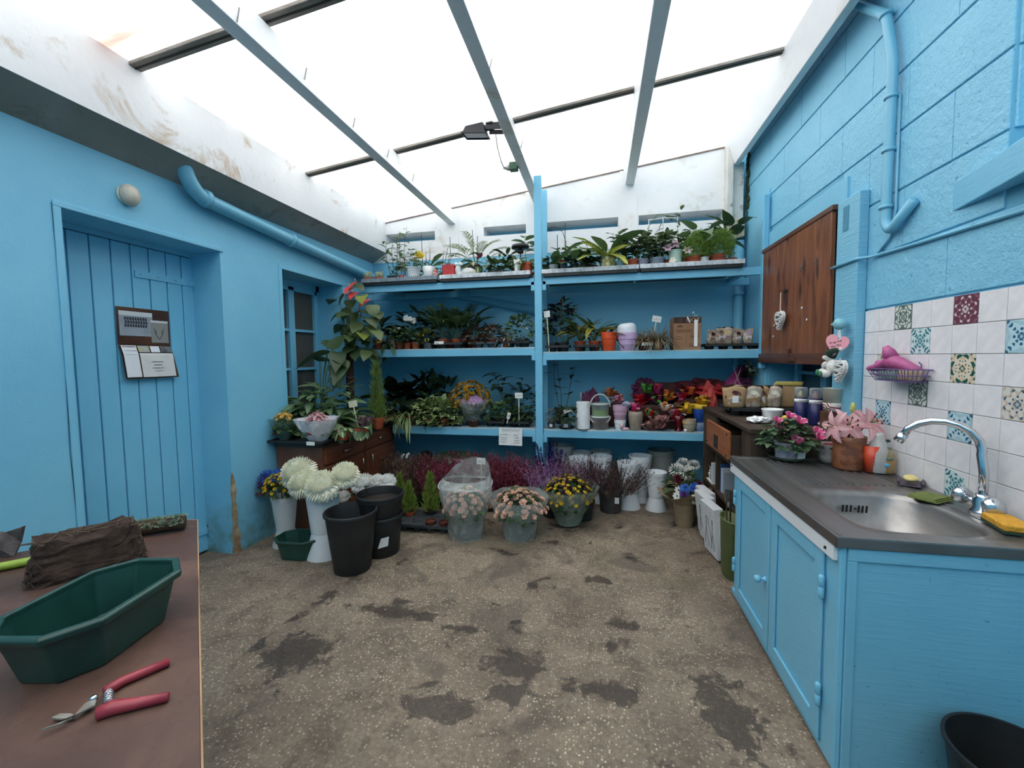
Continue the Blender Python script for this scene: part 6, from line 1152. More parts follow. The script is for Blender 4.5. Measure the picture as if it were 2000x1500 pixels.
sign('cream price card on stick above the aglaonema', SB(703, 3.02), .255, 0, .075, .05, tilt=-.2, mat=M('cream_card', '#d2ccae', rough=.7))
# ================================================================ flowers and buckets on the floor, left
def FL(u, v): return onZ(0, u, v)
def cone_vase(label, loc, h, r, mat, group=None, name='flower_vase', waist=.33, base=1.0):
    t = thing(name, label, 'vase', tuple(loc), 0, group); w = h*waist; rw = r*.66
    MB().lathe([(r*base, 0), (r*base, .004), (rw*1.0, w), (rw*1.04, w+.003), (rw*1.04, w+.006), (r*.93, h*.90), (r*.96, h*.905), (r*1.0, h), (r*.94, h), (rw*.9, w+.04), (0, w+.03)], 30).build('vase', mat, t).data.shade_smooth(); t.children[0].modifiers.new('s', 'EDGE_SPLIT').split_angle = .6; return t
VW = M('white_vase_plastic', '#dbe0e4', '#e8ecee', 4, .45); VG = M('grey_white_vase', '#c3c6c6', '#d2d4d3', 4, .5)
def big_mum(label, loc, r, base, mat, n=230, group=None, flat=.8, nrm=(0, -.3, 1), name='chrysanthemum'):
    t = thing(name, label, 'flower', tuple(loc), 0, group); b = MB(); q = Vector(nrm).normalized().to_track_quat('Z', 'Y').to_matrix()
    for i in range(n):
        s = 1-1.55*(i+.5)/n; a = 2.39996*i; k = math.sqrt(max(0, 1-s*s)); L = r*(.34+.10*k); e = math.asin(max(-1, min(1, s)))*.9; o = Vector((k*math.cos(a), k*math.sin(a), s*flat))*r*.66; leaf(b, o, a, e+.25, L*U(.85, 1.15), r*.13, 'petal', -.7*s if s > .3 else .9, .35, k=i % 30)
    n > 120 and b.ball((0, 0, .04*r), r*.74, r*.74, r*.62, 14, 9); b.v = [tuple(q @ Vector(v)) for v in b.v]; b.build('flower_head', mat, t, True); d = Vector(base)-Vector(loc); MB().tube([(0, 0, -r*.2), tuple(d*.4+Vector((0, 0, -.0))), tuple(d)], .004, 6).build('stem', STEM, t, True); MB().lathe([(0, -.02), (r*.3, -.01), (r*.35, .0)], 10, (0, 0, -r*.3)).build('calyx', STEM, t, True); return t
v2 = FL(618, 1095); v2.y += .09; h2 = .50; cone_vase('tall white plastic flower vase holding big cream chrysanthemums', v2, h2, .118, VW)
inside = v2+Vector((0, 0, .22))
for k, (u, v, r, y, lab) in enumerate(((584, 924, .115, .05, 'large cream pompom chrysanthemum tilted towards the door'), (594, 945, .095, -.05, 'greenish cream pompom chrysanthemum at vase front'), (630, 950, .105, -.07, 'pale green centred pompom chrysanthemum nearest vase rim'), (674, 928, .088, .02, 'cream pompom chrysanthemum leaning towards black buckets'))):
    p = onY(v2.y+y, u, v); big_mum(lab, p, r, inside, FCR, 430, nrm=((u-620)/160, -.5, .9))
for k, (u, v, r, lab) in enumerate(((710, 946, .085, 'white curly chrysanthemum behind the black buckets'), (737, 938, .05, 'small white chrysanthemum bud behind black buckets'), (757, 940, .06, 'white chrysanthemum beside the little cypresses'), (671, 970, .05, 'white chrysanthemum low behind the tall vase'))):
    p = onY(2.80, u, v); big_mum(lab, p, r, at(728, 2.84, .25), FW, 260, name='white_chrysanthemum')
t = thing('flower_bucket', 'dark florist bucket of white chrysanthemums behind black buckets', 'bucket', tuple(at(728, 2.84, 0))); MB().lathe([(.08, 0), (.10, .3), (.095, .3), (.07, .1), (0, .1)], 24).build('bucket', BLACK_SOFT, t, True); bush(t, LD, .30, 40, .13, .10, .07, .03, stems=8)
v1 = FL(537, 1076); v1.y += .11; h1 = .355; cone_vase('white flower vase with blue and yellow flowers by the wall', v1, h1, .088, VG)
t = thing('flower_spray', 'spray of yellow button chrysanthemums in white vase by the wall', 'flowers', (v1.x, v1.y, h1)); bush(t, LD, .02, 60, .10, .10, .06, .03, stems=8); blooms(t, FY, .07, 46, .105, .09, .02, 9, low=-.2, cup=.9, rows=2, y=-.03)
for u, v, m, lab in ((520, 938, FPU, 'purple chrysanthemums at the back of the blue and yellow bouquet'), (512, 955, FMR, 'dark maroon chrysanthemum at the side of bouquet'), (545, 930, FBL, 'bright blue dyed chrysanthemum close to cream pompoms'), (524, 932, FBL, 'blue dyed chrysanthemum topping the yellow spray')): big_mum(lab, onY(v1.y+.03, u, v), .06, (v1.x, v1.y, .2), m, 110, name='dyed_chrysanthemum')
def octo_basin(label, loc, L, W, h, mat, rz, name='planter_basin', z=0, soil=False):
    """long octagonal planter with a rolled rim"""
    t = thing(name, label, 'planter', tuple(loc), rz); c = .30
    def ring(k, zz, e=0): x, y = L/2*k+e, W/2*k+e; d = min(x, y)*2*c; return [(x, -y+d*.9, zz), (x, y-d*.9, zz), (x-d, y, zz), (-x+d, y, zz), (-x, y-d*.9, zz), (-x, -y+d*.9, zz), (-x+d, -y, zz), (x-d, -y, zz)]
    R = [ring(.78, 0), ring(.80, .006), ring(.955, h-.02), ring(.96, h-.016, .012), ring(.96, h-.004, .014), ring(.96, h, .009), ring(.96, h, -.002), ring(.94, h-.012), ring(.775, .012)]
    vs = [p for r in R for p in r]; b = MB().add(vs, [(j*8+i, j*8+(i+1) % 8, (j+1)*8+(i+1) % 8, (j+1)*8+i) for j in range(len(R)-1) for i in range(8)]+[tuple(range(7, -1, -1)), tuple((len(R)-1)*8+i for i in range(8))]); b.build('basin', mat, t, bevel=.006); return t
GP = M('dark_green_plastic', '#1d4038', '#264a40', 14, .4)
octo_basin('dark green octagonal planter on the floor between white vases', FL(563, 1100)+Vector((0, .115, 0)), .30, .21, .135, GP, .05)
def round_bucket(label, loc, r, h, mat, tilt=None, taper=.72, rim=.012, fill=None, bands=()):
    t = thing('plastic_bucket', label, 'bucket', tuple(loc)); rb = r*taper; pr = [(rb*.97, 0), (rb, .005)]
    for s in bands: rr = rb+(r-rb)*s; pr += [(rr, h*s-.004), (rr+.007, h*s), (rr+.007, h*s+.012), (rr+.001, h*s+.016)]
    pr += [(r*.97, h-rim*2), (r+.006, h-rim*1.6), (r+.008, h-rim*.5), (r+.004, h), (r-.003, h), (r*.94, h-.03), (rb*.95, .02), (0, .02)]
    o = MB().lathe(pr, 40).build('bucket', mat, t); o.data.shade_smooth(); o.modifiers.new('s', 'EDGE_SPLIT').split_angle = .8
    if fill: MB().lathe([(rb+(r-rb)*fill-.004, 0), (0, .012)], 24, (0, 0, h*fill)).build('soil', SOIL, t, True)
    if tilt: t.rotation_euler = tilt
    return t
BB = M('black_bucket_plastic', '#1a1b1c', '#26282a', 9, .5, bump=.12, bs=30)
p = FL(668, 1128); p.y += .115; round_bucket('black tapered florist bucket standing empty in front', p, .155, .375, BB)
p = FL(728, 1093); p.y += .12; t = round_bucket('black bucket with torn white paper label at the bottom of stack', p, .145, .27, BB, taper=.80)
o = MB().add([(.045, -.132, .08), (.10, -.098, .09), (.11, -.100, .155), (.07, -.130, .15)], [(0, 1, 2, 3)]).build('torn_label', PAPER, t)
round_bucket('black bucket of soil nested in the labelled bucket', p+Vector((0, 0, .155)), .152, .255, BB, fill=.82, bands=(.86,), taper=.78)
# ================================================================ floor in front of the shelves, left bay
tr, cells = cell_tray('large black cell tray with empty cups before the little cypresses', -1.52, -.98, 2.90, 3.20, 0, 3, 5, GREYP if False else M('charcoal_tray', '#33373b', '#3f4448', 10, .5), .06)
for k, (u, y, h, r, lab) in enumerate(((800, 3.10, .26, .075, 'lime green dwarf cypress behind grey price sign'), (842, 3.15, .33, .085, 'taller lime green dwarf cypress beside clear wrapped begonia'), (783, 3.16, .30, .07, 'lime green dwarf cypress half hidden behind black bucket'))):
    t = plant(lab, at(u, y, .012), 'dwarf_cypress'); z = pot(t, .045, .075, BLACK_SOFT if k else TERRA); conifer(t, LCON, z, h, r, 560)
for k, (x, y) in enumerate((cells[4], cells[3], cells[2])):
    t = thing('plant_pot', 'small empty red brown pot sitting in black cell tray', 'pot', (x, y, .01), 0, 'empty pots in the cell tray'); pot(t, .042, .075, M('red_brown_plastic', '#5c2c24', rough=.6), soil=False)
sign('grey blank price sign on white stick before cypresses', at(773, 2.97, .06), .215, 2, .085, .055, mat=M('grey_card', '#b9c2c0', rough=.6))
sign('white price sign with green writing standing in burgundy heather', at(941, 3.36, .12), .33, 3, .075, .055)
HS = [(770, 3.56, HEAB), (790, 3.42, HEAB), (800, 3.60, HEAB), (818, 3.46, HEAB), (838, 3.60, HEAR), (850, 3.42, HEAR), (866, 3.56, HEAR), (885, 3.42, HEAR), (900, 3.58, HEAR), (920, 3.44, HEAR), (940, 3.58, HEAR), (957, 3.45, HEAR), (975, 3.58, HEAR), (993, 3.45, HEAR), (1010, 3.58, HEAR), (1024, 3.46, HEAR)]
hb = plant('brown faded heather in black pot beside the sideboard', at(770, 3.56, 0), 'potted_heather', group='brown heathers on floor'); z = pot(hb, .055, .09, BLACK_SOFT); heather(hb, HEAB, z, 100, .35, .16, dens=20)
hr = plant('burgundy heather in black pot in the row under the shelf', at(838, 3.6, 0), 'potted_heather', group='burgundy heathers on floor'); z = pot(hr, .055, .09, BLACK_SOFT); heather(hr, HEAR, z, 120, .36, .17, dens=20)
for i, (u, y, m) in enumerate(HS):
    src = hb if m is HEAB else hr; p = at(u, y, 0)
    if (u, y) in ((770, 3.56), (838, 3.60)): src.location = p
    else: o = dup(src, p, U(0, 6)); o.scale = (1, 1, U(.9, 1.12))
def soil_bag(label, loc, L, W, H, rz, seed):
    t = thing('soil_bag', label, 'bag', tuple(loc), rz); r = random.Random(seed); m, n = 16, 20; vs = []
    for j in range(m+1):
        th = PI*j/m
        for i in range(n):
            a = 2*PI*i/n; c, s = math.cos(th), math.sin(th); k = 1+.05*r.uniform(-1, 1); ce = math.copysign(abs(c)**.55, c); vs.append((L/2*ce, W/2*(abs(s)**.5)*math.cos(a)*k, H/2+H/2*(abs(s)**.7)*math.sin(a)*k*(1 if math.sin(a) > 0 else 1)))
    b = MB().add(vs, [(j*n+i, j*n+(i+1) % n, (j+1)*n+(i+1) % n, (j+1)*n+i) for j in range(m) for i in range(n)]); gm = M('green_soil_sack', '#22382a', '#3c5c40', 5, .35, bump=.6, bs=9); b.build('sack', gm, t, True)
    f = MB()
    for k in range(4): f.ball((L*(-.25+.17*k), -W*.44, H*(.5+.12*math.sin(k*2))), .035, .012, .025, 8, 5)
    f.build('leaf_print', M('pale_green_print', '#8fae9a', '#5c8a6c', 20, .4), t, True); MB().ball((L*.1, -W*.42, H*.72), .06, .015, .02, 8, 5).build('white_print', M('bag_white_print', '#b8c4bc', rough=.4), t, True); return t
soil_bag('green sack of potting soil propped behind burgundy heather', at(893, 3.90, 0.16), .46, .26, .24, .05, 1); soil_bag('green sack of soil under the propped sack', at(893, 3.90, 0), .5, .28, .16, 0, 2); soil_bag('green soil sack lying in the middle under the shelf', at(965, 3.92, 0), .46, .28, .30, .02, 3); soil_bag('green soil sack lying against the shelf post', at(1028, 3.86, 0), .34, .28, .27, 0, 4)
t = thing('black_pipe_reel', 'dark rolled hose end on top of the soil sacks', 'hose', tuple(at(835, 3.98, .32))); o = MB().lathe([(.05, 0), (.07, .02), (.07, .10), (.05, .12), (.035, .1), (.035, .02), (.05, 0)], 20).build('reel', BLACK, t, True); o.rotation_euler = (PI/2, 0, 0)
t = thing('hose_stand', 'dark stand under the rolled hose among the sacks', 'stand', tuple(at(835, 3.95, 0))); MB().box(-.06, .06, -.06, .06, 0, .25).build('crate', BLACK_SOFT, t, bevel=.005)
for k, (u, v) in enumerate(((785, 885), (795, 883))): t = thing('white_bird_pick', ('white wooden bird decoration peeking above brown heather', 'second white bird decoration beside the sideboard')[k], 'ornament', tuple(onY(3.66, u, v)-Vector((0, 0, .06)))); MB().prism([(-.02, 0), (.0, .0), (.012, .03), (.03, .05), (.012, .055), (-.01, .035)], 1, -.003, .003).build('bird', WHITEP, t); MB().tube([(-.01, 0, 0), (-.01, 0, -.3)], .003, 5).build('stick', STEMD, t)
t = thing('white_sack', 'white plastic sack slumped against the shelf post base', 'sack', tuple(at(1036, 3.58, 0))); MB().lathe([(.05, 0), (.06, .1), (.055, .2), (.04, .27), (.0, .3)], 16, wob=lambda a, z: 1+.12*math.sin(4*a+z*20)).build('sack', M('white_blue_sack', '#b9c4d0', '#d8dee6', 18, .4), t, True)
# wrapped plants in front
def wrapped(label, p, rp, hp, rf, hf, fm, lm, pts, filmm, nfl, fr, name, potm=None, pet=6, cm=None, lobes=5, wav=.05):
    t = plant(label, p, name); z = pot(t, rp, hp, potm or BLACK_SOFT); bush(t, lm, z+.06, 320, rf*.82, hf*.86, .05, .032, 'oval', low=-.45); blooms(t, fm, z+.05, nfl, rf, hf, fr, pet, low=.12, cup=.7, rows=2, cmat=cm); wrap(t, pts, filmm, 48, lobes=lobes, wav=wav); return t
p = FL(900, 1061); p.y += .13; t = wrapped('peach begonia closed in tall clear plastic bag on floor', p, .12, .16, .165, .16, FPE, LG, [(.122, .0), (.135, .05), (.13, .13), (.165, .2), (.19, .30), (.20, .37), (.195, .40)], film('clear_bag', '#d0d8d4', .26, scale=7), 80, .026, 'wrapped_begonia', lobes=4)
b = MB(); m = 40
def hood(s, a): r = .195*(1-.12*s); return (r*math.cos(a), r*math.sin(a)+.03*s, .385+s*(.05+.11*max(0, math.sin(a+.25))))
vs = [hood(s, 2*PI*i/m) for s in (0, .5, 1) for i in range(m)]; b.add(vs, [(j*m+i, j*m+(i+1) % m, (j+1)*m+(i+1) % m, (j+1)*m+i) for j in range(2) for i in range(m)]); b.build('bag_hood', FILMD, t, True)
MB().tube([(.195*math.cos(a)*1.01, .195*math.sin(a)*1.01, .392+.012*math.sin(3*a)) for a in [2*PI*i/40 for i in range(41)]], .005, 6).build('rolled_rim', film('rolled_film', '#e4e8e8', .2), t, True)
p = FL(1008, 1063); p.y += .13; t = wrapped('peach begonia in low clear wrap open at the top', p, .11, .15, .195, .165, FPE, LG, [(.11, .0), (.125, .06), (.13, .12), (.17, .18), (.205, .27), (.215, .31)], film('clear_bag_low', '#c0ccc8', .34, scale=7), 90, .027, 'wrapped_begonia')
p = FL(1108, 1036); p.y += .12; t = wrapped('yellow chrysanthemum in crinkled clear wrap on floor', p, .105, .15, .2, .2, FY, LD, [(.10, .02), (.115, .08), (.155, .16), (.21, .25), (.235, .31)], film('crinkled_film_dull', '#8fa096', .55, scale=11), 120, .018, 'wrapped_chrysanthemum', BLACK_SOFT, 7, M('mum_centre', '#b08820', rough=.7))
# heathers before the vases
p = at(1080, 3.42, 0); t = plant('purple heather in pot behind the yellow chrysanthemum', p, 'potted_heather'); z = pot(t, .10, .16, BLACK_SOFT); heather(t, HEAP, z+.06, 190, .26, .30)
p = at(1140, 3.40, 0); t = plant('dark plum heather standing behind the potted heather with sticker', p, 'potted_heather'); z = pot(t, .09, .16, BLACK_SOFT); heather(t, leafmat('heather_plum', '#3a2228', '#5a3a40', rough=.8, trans=.1), z+.06, 150, .30, .24)
p = FL(1193, 1006); p.y += .10; t = plant('large brown green heather in grey pot with price sticker', p, 'potted_heather'); z = pot(t, .105, .20, M('brown_grey_pot', '#3c3836', '#4a4644', 10, .6), .82); heather(t, HEAD, z-.02, 240, .26, .36, dens=18); heather(t, HEAB, z-.02, 60, .16, .38); MB().box(.03, .065, -.108, -.104, .10, .15).build('price_sticker', PAPER, t)
def vase_px(u, vtop, y, wpx, label, base_r=1.0, mat=VW, waist=.33):
    ztop = zat(u, vtop, y); p = at(u, y, 0); k = ppm((p.x, p.y, ztop)); cone_vase(label, p, ztop, wpx/2/k, mat, waist=waist, base=base_r)
vase_px(1281, 921, 3.72, 40, 'white waisted plastic vase standing alone before the bouquet', 1.0)
vase_px(1228, 902, 3.74, 45, 'tall white waisted vase behind the heather with sticker', 1.0)
vase_px(1250, 889, 3.92, 44, 'tall slim white vase between two other vases', .8, waist=.12)
vase_px(1290, 878, 4.10, 50, 'large grey white bucket vase at the back wall', .7, M('grey_bucket_vase', '#8f9490', '#9ea29e', 6, .5), .06)
vase_px(1174, 890, 3.86, 42, 'white rimmed vase behind dark plum heather'); vase_px(1132, 893, 3.80, 42, 'white rimmed vase behind purple heather'); vase_px(1174, 879, 4.12, 40, 'dull white vase at back behind the rimmed vase', mat=VG); vase_px(1137, 882, 4.02, 38, 'dull white vase tucked behind the purple heather', mat=VG); vase_px(1100, 869, 4.10, 44, 'tall dull white vase behind the violet flowers', mat=VG); vase_px(1200, 905, 4.12, 36, 'small grey vase in the shade at back', mat=M('grey_bucket_vase', ''))
t = plant('dark violet artificial flower spikes beside shelf post', at(1076, 3.72, 0), 'violet_flowers'); z = pot(t, .07, .2, BLACK_SOFT); heather(t, FVI, z, 26, .38, .14, dens=30, w=.02)
# bouquet in kraft paper
p = FL(1340, 1032); p.y += .07; t = thing('florist_vase', 'brown kraft paper vase with flaring collar on floor', 'vase', tuple(p)); MB().lathe([(.066, 0), (.068, .005), (.082, .155), (.086, .19), (.08, .19), (.06, .05), (0, .05)], 26).build('vase', M('kraft_paper', '#8c7a60', '#9c8a6e', 10, .8), t, True)
b = MB(); m = 32; vs = [((r+.02*math.sin(4*a)*q)*math.cos(a), (r+.02*math.sin(4*a)*q)*math.sin(a), z+.025*q*math.sin(4*a+1)) for r, z, q in ((.08, .17, 0), (.13, .225, .5), (.20, .27, 1)) for a in [2*PI*i/m for i in range(m)]]; b.add(vs, [(j*m+i, j*m+(i+1) % m, (j+1)*m+(i+1) % m, (j+1)*m+i) for j in range(2) for i in range(m)]); b.build('paper_collar', M('kraft_collar', '#8f7c60', '#a38f70', 10, .8), t, True)
c = Vector((p.x, p.y, .2))
t = thing('bouquet_greenery', 'loose green foliage of the bouquet in kraft vase', 'foliage', tuple(c)); bush(t, LD, .04, 90, .13, .16, .07, .03, stems=12); bush(t, LG, .02, 40, .15, .10, .08, .02, 'lance')
def rose(label, u, v, y, r, mat, name='rose'):
    o = onY(y, u, v); t = thing(name, label, 'flower', tuple(o)); b = MB()
    for k in range(5): flower(b, (0, -.004*k, .004*k), r*(1-.16*k), 5, .2+.28*k, (0, -.8, .7), 'petal', 1.0, k=k)
    b.build('flower_head', mat, t, True); d = c-o; MB().tube([(0, 0, 0), tuple(d*.5), tuple(d)], .003, 5).build('stem', STEM, t)
for lab, u, v, dy, r, m in (('cream white rose at the front of the kraft bouquet', 1360, 976, -.12, .046, FCR), ('bright blue rose beside white blossom in bouquet', 1338, 955, -.10, .042, FBL), ('bright blue rose touching dark red rose in bouquet', 1358, 953, -.09, .042, FBL), ('dark red rose above the white blossom in bouquet', 1324, 936, -.06, .04, FMR), ('dark red rose on the outer edge of bouquet', 1366, 948, -.06, .036, FMR), ('deep violet blue bloom below the blue roses', 1336, 967, -.12, .036, FPU)): rose(lab, u, v, p.y+dy, r, m)
for lab, u, v, dy, r in (('white daisy blossom low in the bouquet', 1322, 969, -.12, .032), ('white daisy blossom beside cream rose', 1376, 975, -.10, .03), ('white daisy blossom at bouquet edge above cream rose', 1372, 962, -.09, .03), ('white blossom next to the blue rose', 1325, 957, -.10, .03)):
    o = onY(p.y+dy, u, v); t = thing('daisy', lab, 'flower', tuple(o)); b = MB(); flower(b, (0, 0, 0), r, 8, .2, (0, -1, .4)); b.build('flower_head', FW, t, True); MB().ball((0, -.006, .003), r*.2).build('flower_centre', M('daisy_eye', '#4a4a52', rough=.6), t, True); MB().tube([(0, 0, 0), tuple((c-o)*.5), tuple(c-o)], .0025, 4).build('stem', STEM, t)
for lab, u, v, dy, r in (('spidery white chrysanthemum at top of bouquet', 1322, 918, .05, .06), ('spidery white chrysanthemum in the middle of bouquet', 1340, 925, .02, .06), ('spidery white chrysanthemum topmost in bouquet', 1334, 905, .10, .05), ('white chrysanthemum beside the wooden shelf end', 1355, 908, .08, .045)): big_mum(lab, onY(p.y+dy, u, v), r, tuple(c), FW, 90, name='spider_chrysanthemum')
# ================================================================ old dresser behind the sink
OLD = wood('old_dark_wood', '#2a2019', '#3a2c22', '#4a382b', 1, .6); OLDV = wood('old_dark_wood_upright', '#31261e', '#44352a', '#5a4636', 2, .7); ORW = wood('orange_pine', '#7c4526', '#93552f', '#a3663c', 1, .5)
DX, DY0_, DY1_, DZ_ = .80, 2.475, 3.52, .91
def dresser():
    t = thing('old_dresser', 'old dark wooden dresser with pulled out drawer behind the sink', 'dresser', (0, 0, 0))
    MB().box(DX-.01, 1.29, DY0_-.01, DY1_+.01, DZ_-.025, DZ_).build('top', OLD, t, bevel=.003)
    MB().box(DX, 1.29, DY0_, DY0_+.022, 0, DZ_-.025).build('side', OLDV, t, bevel=.002); MB().box(DX, 1.29, DY1_-.022, DY1_, 0, DZ_-.025).build('side', OLDV, t, bevel=.002)
    MB().box(1.275, 1.29, DY0_+.022, DY1_-.022, 0, DZ_-.025).build('back', OLD, t); MB().box(DX+.01, 1.275, 3.18, 3.20, .06, .62).build('divider', OLDV, t)
    for z in (.05, .34, .62): MB().box(DX+.005, 1.275, DY0_+.022, DY1_-.022, z, z+.018).build('shelf', OLDV, t, bevel=.001)
    MB().box(DX, DX+.02, DY0_+.022, DY1_-.022, 0, .05).build('plinth', OLDV, t)
    MB().box(DX+.0, DX+.02, DY0_+.022, 2.62, .638, DZ_-.025).build('front_stile', OLDV, t); MB().box(DX+.0, DX+.02, 3.14, DY1_-.022, .638, DZ_-.025).build('front_stile', OLDV, t)
    d = MB().box(DX-.07, DX-.052, 2.63, 3.13, .70, .865).build('drawer', ORW, t, bevel=.003)
    MB().box(DX-.052, 1.15, 2.64, 2.655, .71, .84).box(DX-.052, 1.15, 3.105, 3.12, .71, .84).box(DX-.052, 1.15, 2.655, 3.105, .71, .72).build('drawer_box', OLD, d); MB().box(DX-.075, DX-.069, 2.84, 2.92, .72, .80).build('lock_plate', M('dark_iron', '#2b221e', rough=.6), d)
    for y, z in ((2.65, .72), (2.65, .845), (3.11, .72)): MB().ball((DX-.071, y, z), .006).build('nail', DARK, d)
dresser()
def T1(u, v): return onZ(DZ_, u, v)
p0, p1 = Vector((.86, 3.06, DZ_)), Vector((1.27, 3.06, DZ_)); cell_tray('black shallow tray of bulb bags on the old dresser', .84, 1.27, 2.98, 3.24, DZ_, 2, 4, BLACK_SOFT, .05)
for k, (x, y, m1, m2, w, lab) in enumerate(((.88, 3.05, BG, FMR, .14, 'large clear bulb bag with barcode label on dresser'), (.99, 3.06, BG2, FCR, .12, 'kraft bulb bag beside the barcode bag'), (1.06, 3.10, BW, FMR, .09, 'bulb bag with cream and maroon flowers'), (1.13, 3.08, BG, FCR, .09, 'bulb bag with pale flowers next to yellow topped bag'), (1.22, 3.10, BG2, FY, .15, 'big brown bulb bag with yellow top on dresser'), (.93, 3.17, BG, FLI, .12, 'bulb bag standing behind the barcode bag'))): seed_bag(lab, (x, y, DZ_+.05), w, .135 if k != 4 else .16, .07, BG if k % 2 else BG2, U(-.2, .2)-.2, .1, (m1, m2) if k != 4 else None, tag_=(k == 0))
MB().prism([(-.075, .15), (.075, .15), (.07, .168), (-.07, .168)], 1, -.012, .012).build('yellow_seal', M('yellow_seal', '#b8a83c', '#cdbf6a', 20, .4), bpy.data.objects.get('bulb_bag.009') or t)
p = T1(1508, 824); t = thing('white_pot', 'small white enamel pot on the old dresser', 'pot', tuple(p)); MB().lathe([(.048, 0), (.055, .07), (.058, .072), (.058, .078), (.052, .078), (.046, .01), (0, .01)], 26).build('pot', WHITEC, t, True); text('Les plantes', .012, INK, t, (0, -.0535, .022), name='script') if False else None
p = T1(1480, 826); t = crumple('crumpled white paper napkin beside white pot on dresser', p, .055, .045, .016, PAPER, 21, 'paper_napkin', .7)
def spray(label, p, cap):
    t = thing('spray_can', label, 'spray can', tuple(p)); nb = M('navy_can', '#201f52', '#28265e', 8, .35)
    MB().lathe([(.030, 0), (.0325, .004), (.0325, .15)], 26).build('can', nb, t, True); MB().lathe([(.0328, .122), (.0328, .142)], 26).build('brand_band', PAPER, t, True); MB().lathe([(.0325, .15), (.030, .156), (.022, .172), (.010, .178), (.010, .19), (0, .19)], 22).build('collar', cap, t, True)
    MB().lathe([(.0325, .152), (.0325, .2), (.028, .208), (0, .209)], 26).build('clear_cap', glass('clear_cap', '#d6dce0', .2), t, True); MB().lathe([(.009, .188), (.009, .20), (0, .202)], 10).build('nozzle', DARK, t)
    text('CLASSIC', .0115, M('navy_can', ''), t, (-.004, -.0335, .132)); MB().prism([(-.009, 0), (0, -.009), (.009, 0), (0, .009)], 1, -.034, -.033).build('hazard_mark', PAPER, t, loc=(.005, 0, .014))
spray('navy spray can with gold collar and clear cap on dresser', T1(1563, 826), M('gold_collar', '#c4b48c', rough=.3, metal=.7)); spray('navy spray can with rose collar beside the tins', T1(1592, 830), M('rose_collar', '#b08a8a', rough=.3, metal=.5))
p = T1(1626, 834); t = thing('wooden_box', 'small brown patterned box under the cream cups', 'box', tuple(p)); MB().box(-.05, .05, -.04, .05, 0, .085).build('box', wood('brown_patterned', '#3c2418', '#5a3a28', '#7a5a3c', 2, .5, 2), t, bevel=.003)
t = thing('patterned_cup', 'white cup with red floral print on brown box', 'cup', (p.x, p.y, p.z+.085)); MB().lathe([(.045, 0), (.048, .05), (.044, .05), (.04, .01), (0, .01)], 24).build('cup', tile_mat('red_floral_print', '#d8d4ce', '#c9b8b0', '#7c3a3c', 12, 9, 2), t, True)
t = thing('cream_cup', 'tall cream paper cup stacked on floral cup', 'cup', (p.x, p.y, p.z+.135)); MB().lathe([(.042, 0), (.052, .075), (.054, .077), (.05, .078), (.04, .01), (0, .01)], 24).build('cup', M('cream_paper', '#cfcab8', rough=.6), t, True)
p = T1(1538, 834); t = thing('toy_bird', 'small orange and yellow toy bird on dresser edge', 'toy', tuple(p)); MB().ball((0, 0, .022), .028, .024, .022, 14, 9).build('body', M('orange_glaze', '#d86a24', rough=.3), t, True); MB().ball((-.012, 0, .05), .018, .016, .015, 12, 8).build('head', M('yellow_glaze', '#dcb43c', rough=.3), t, True); MB().prism([(.02, .03), (.045, .05), (.03, .022)], 1, -.004, .004).build('tail', M('yellow_glaze', ''), t)
# things in the open front of the dresser
def DR(x, y, z): return (x, y, z)
t = thing('oil_bottle', 'small bottle with orange liquid on dresser shelf', 'bottle', DR(.86, 3.42, .358)); MB().lathe([(.028, 0), (.03, .004), (.03, .045), (0, .046)], 18).build('liquid', M('orange_liquid', '#a4521e', rough=.2), t, True); MB().lathe([(.031, 0), (.031, .07), (.014, .1), (.012, .135), (.014, .14)], 18).build('glass', glass('bottle_glass', '#d0d4c0', .18), t, True)
t = thing('white_figurine', 'tiny white stag figurine on dresser shelf', 'ornament', DR(.84, 3.475, .358)); MB().ball((0, 0, .035), .012, .018, .012).ball((0, -.012, .06), .008, .008, .012).tube([(0, .01, 0), (0, .01, .03)], .004, 5).tube([(0, -.01, 0), (0, -.01, .03)], .004, 5).tube([(0, -.014, .07), (0, -.028, .095)], .002, 4).tube([(0, -.01, .07), (0, .004, .095)], .002, 4).build('stag', WHITEC, t, True)
t = thing('white_carton', 'upright white narrow carton on dresser shelf', 'box', DR(.85, 3.34, .358)); MB().box(-.03, .03, -.02, .02, 0, .15).build('carton', M('pale_blue_white', '#d0d8de', rough=.5), t, bevel=.002)
t = thing('white_mat', 'white paper lying under the bottles on dresser shelf', 'paper', DR(.86, 3.39, .3581)); MB().box(-.045, .05, -.08, .09, 0, .0015).build('sheet', PAPER, t)
for k, (y, m, lab) in enumerate(((3.15, ('blue_book', '#274a7c'), 'blue book standing in the dresser'), (3.12, ('white_book', '#cfd3d8'), 'white book standing beside the blue book'), (3.09, ('pale_book', '#aeb4bc'), 'pale grey book standing beside white book'))): t = thing('book', lab, 'book', DR(.86, y, .358)); MB().box(-.03, .15, -.012, .012, 0, .19-.02*k).build('cover', M(m[0], m[1], rough=.5), t, bevel=.002)
for k, z in enumerate((.358, .38, .40)): t = thing('stacked_book', ('flat grey book at the bottom of the pile in dresser', 'flat brown book in middle of the pile in dresser', 'flat dark book topping the pile in dresser')[k], 'book', DR(.90, 2.88, z), U(-.2, .2)); MB().box(-.10, .14, -.09, .09, 0, .02).build('cover', M(('grey_cover', 'brown_cover', 'dark_cover')[k], ('#8b8e92', '#5c4c40', '#42444a')[k], rough=.5), t, bevel=.002)
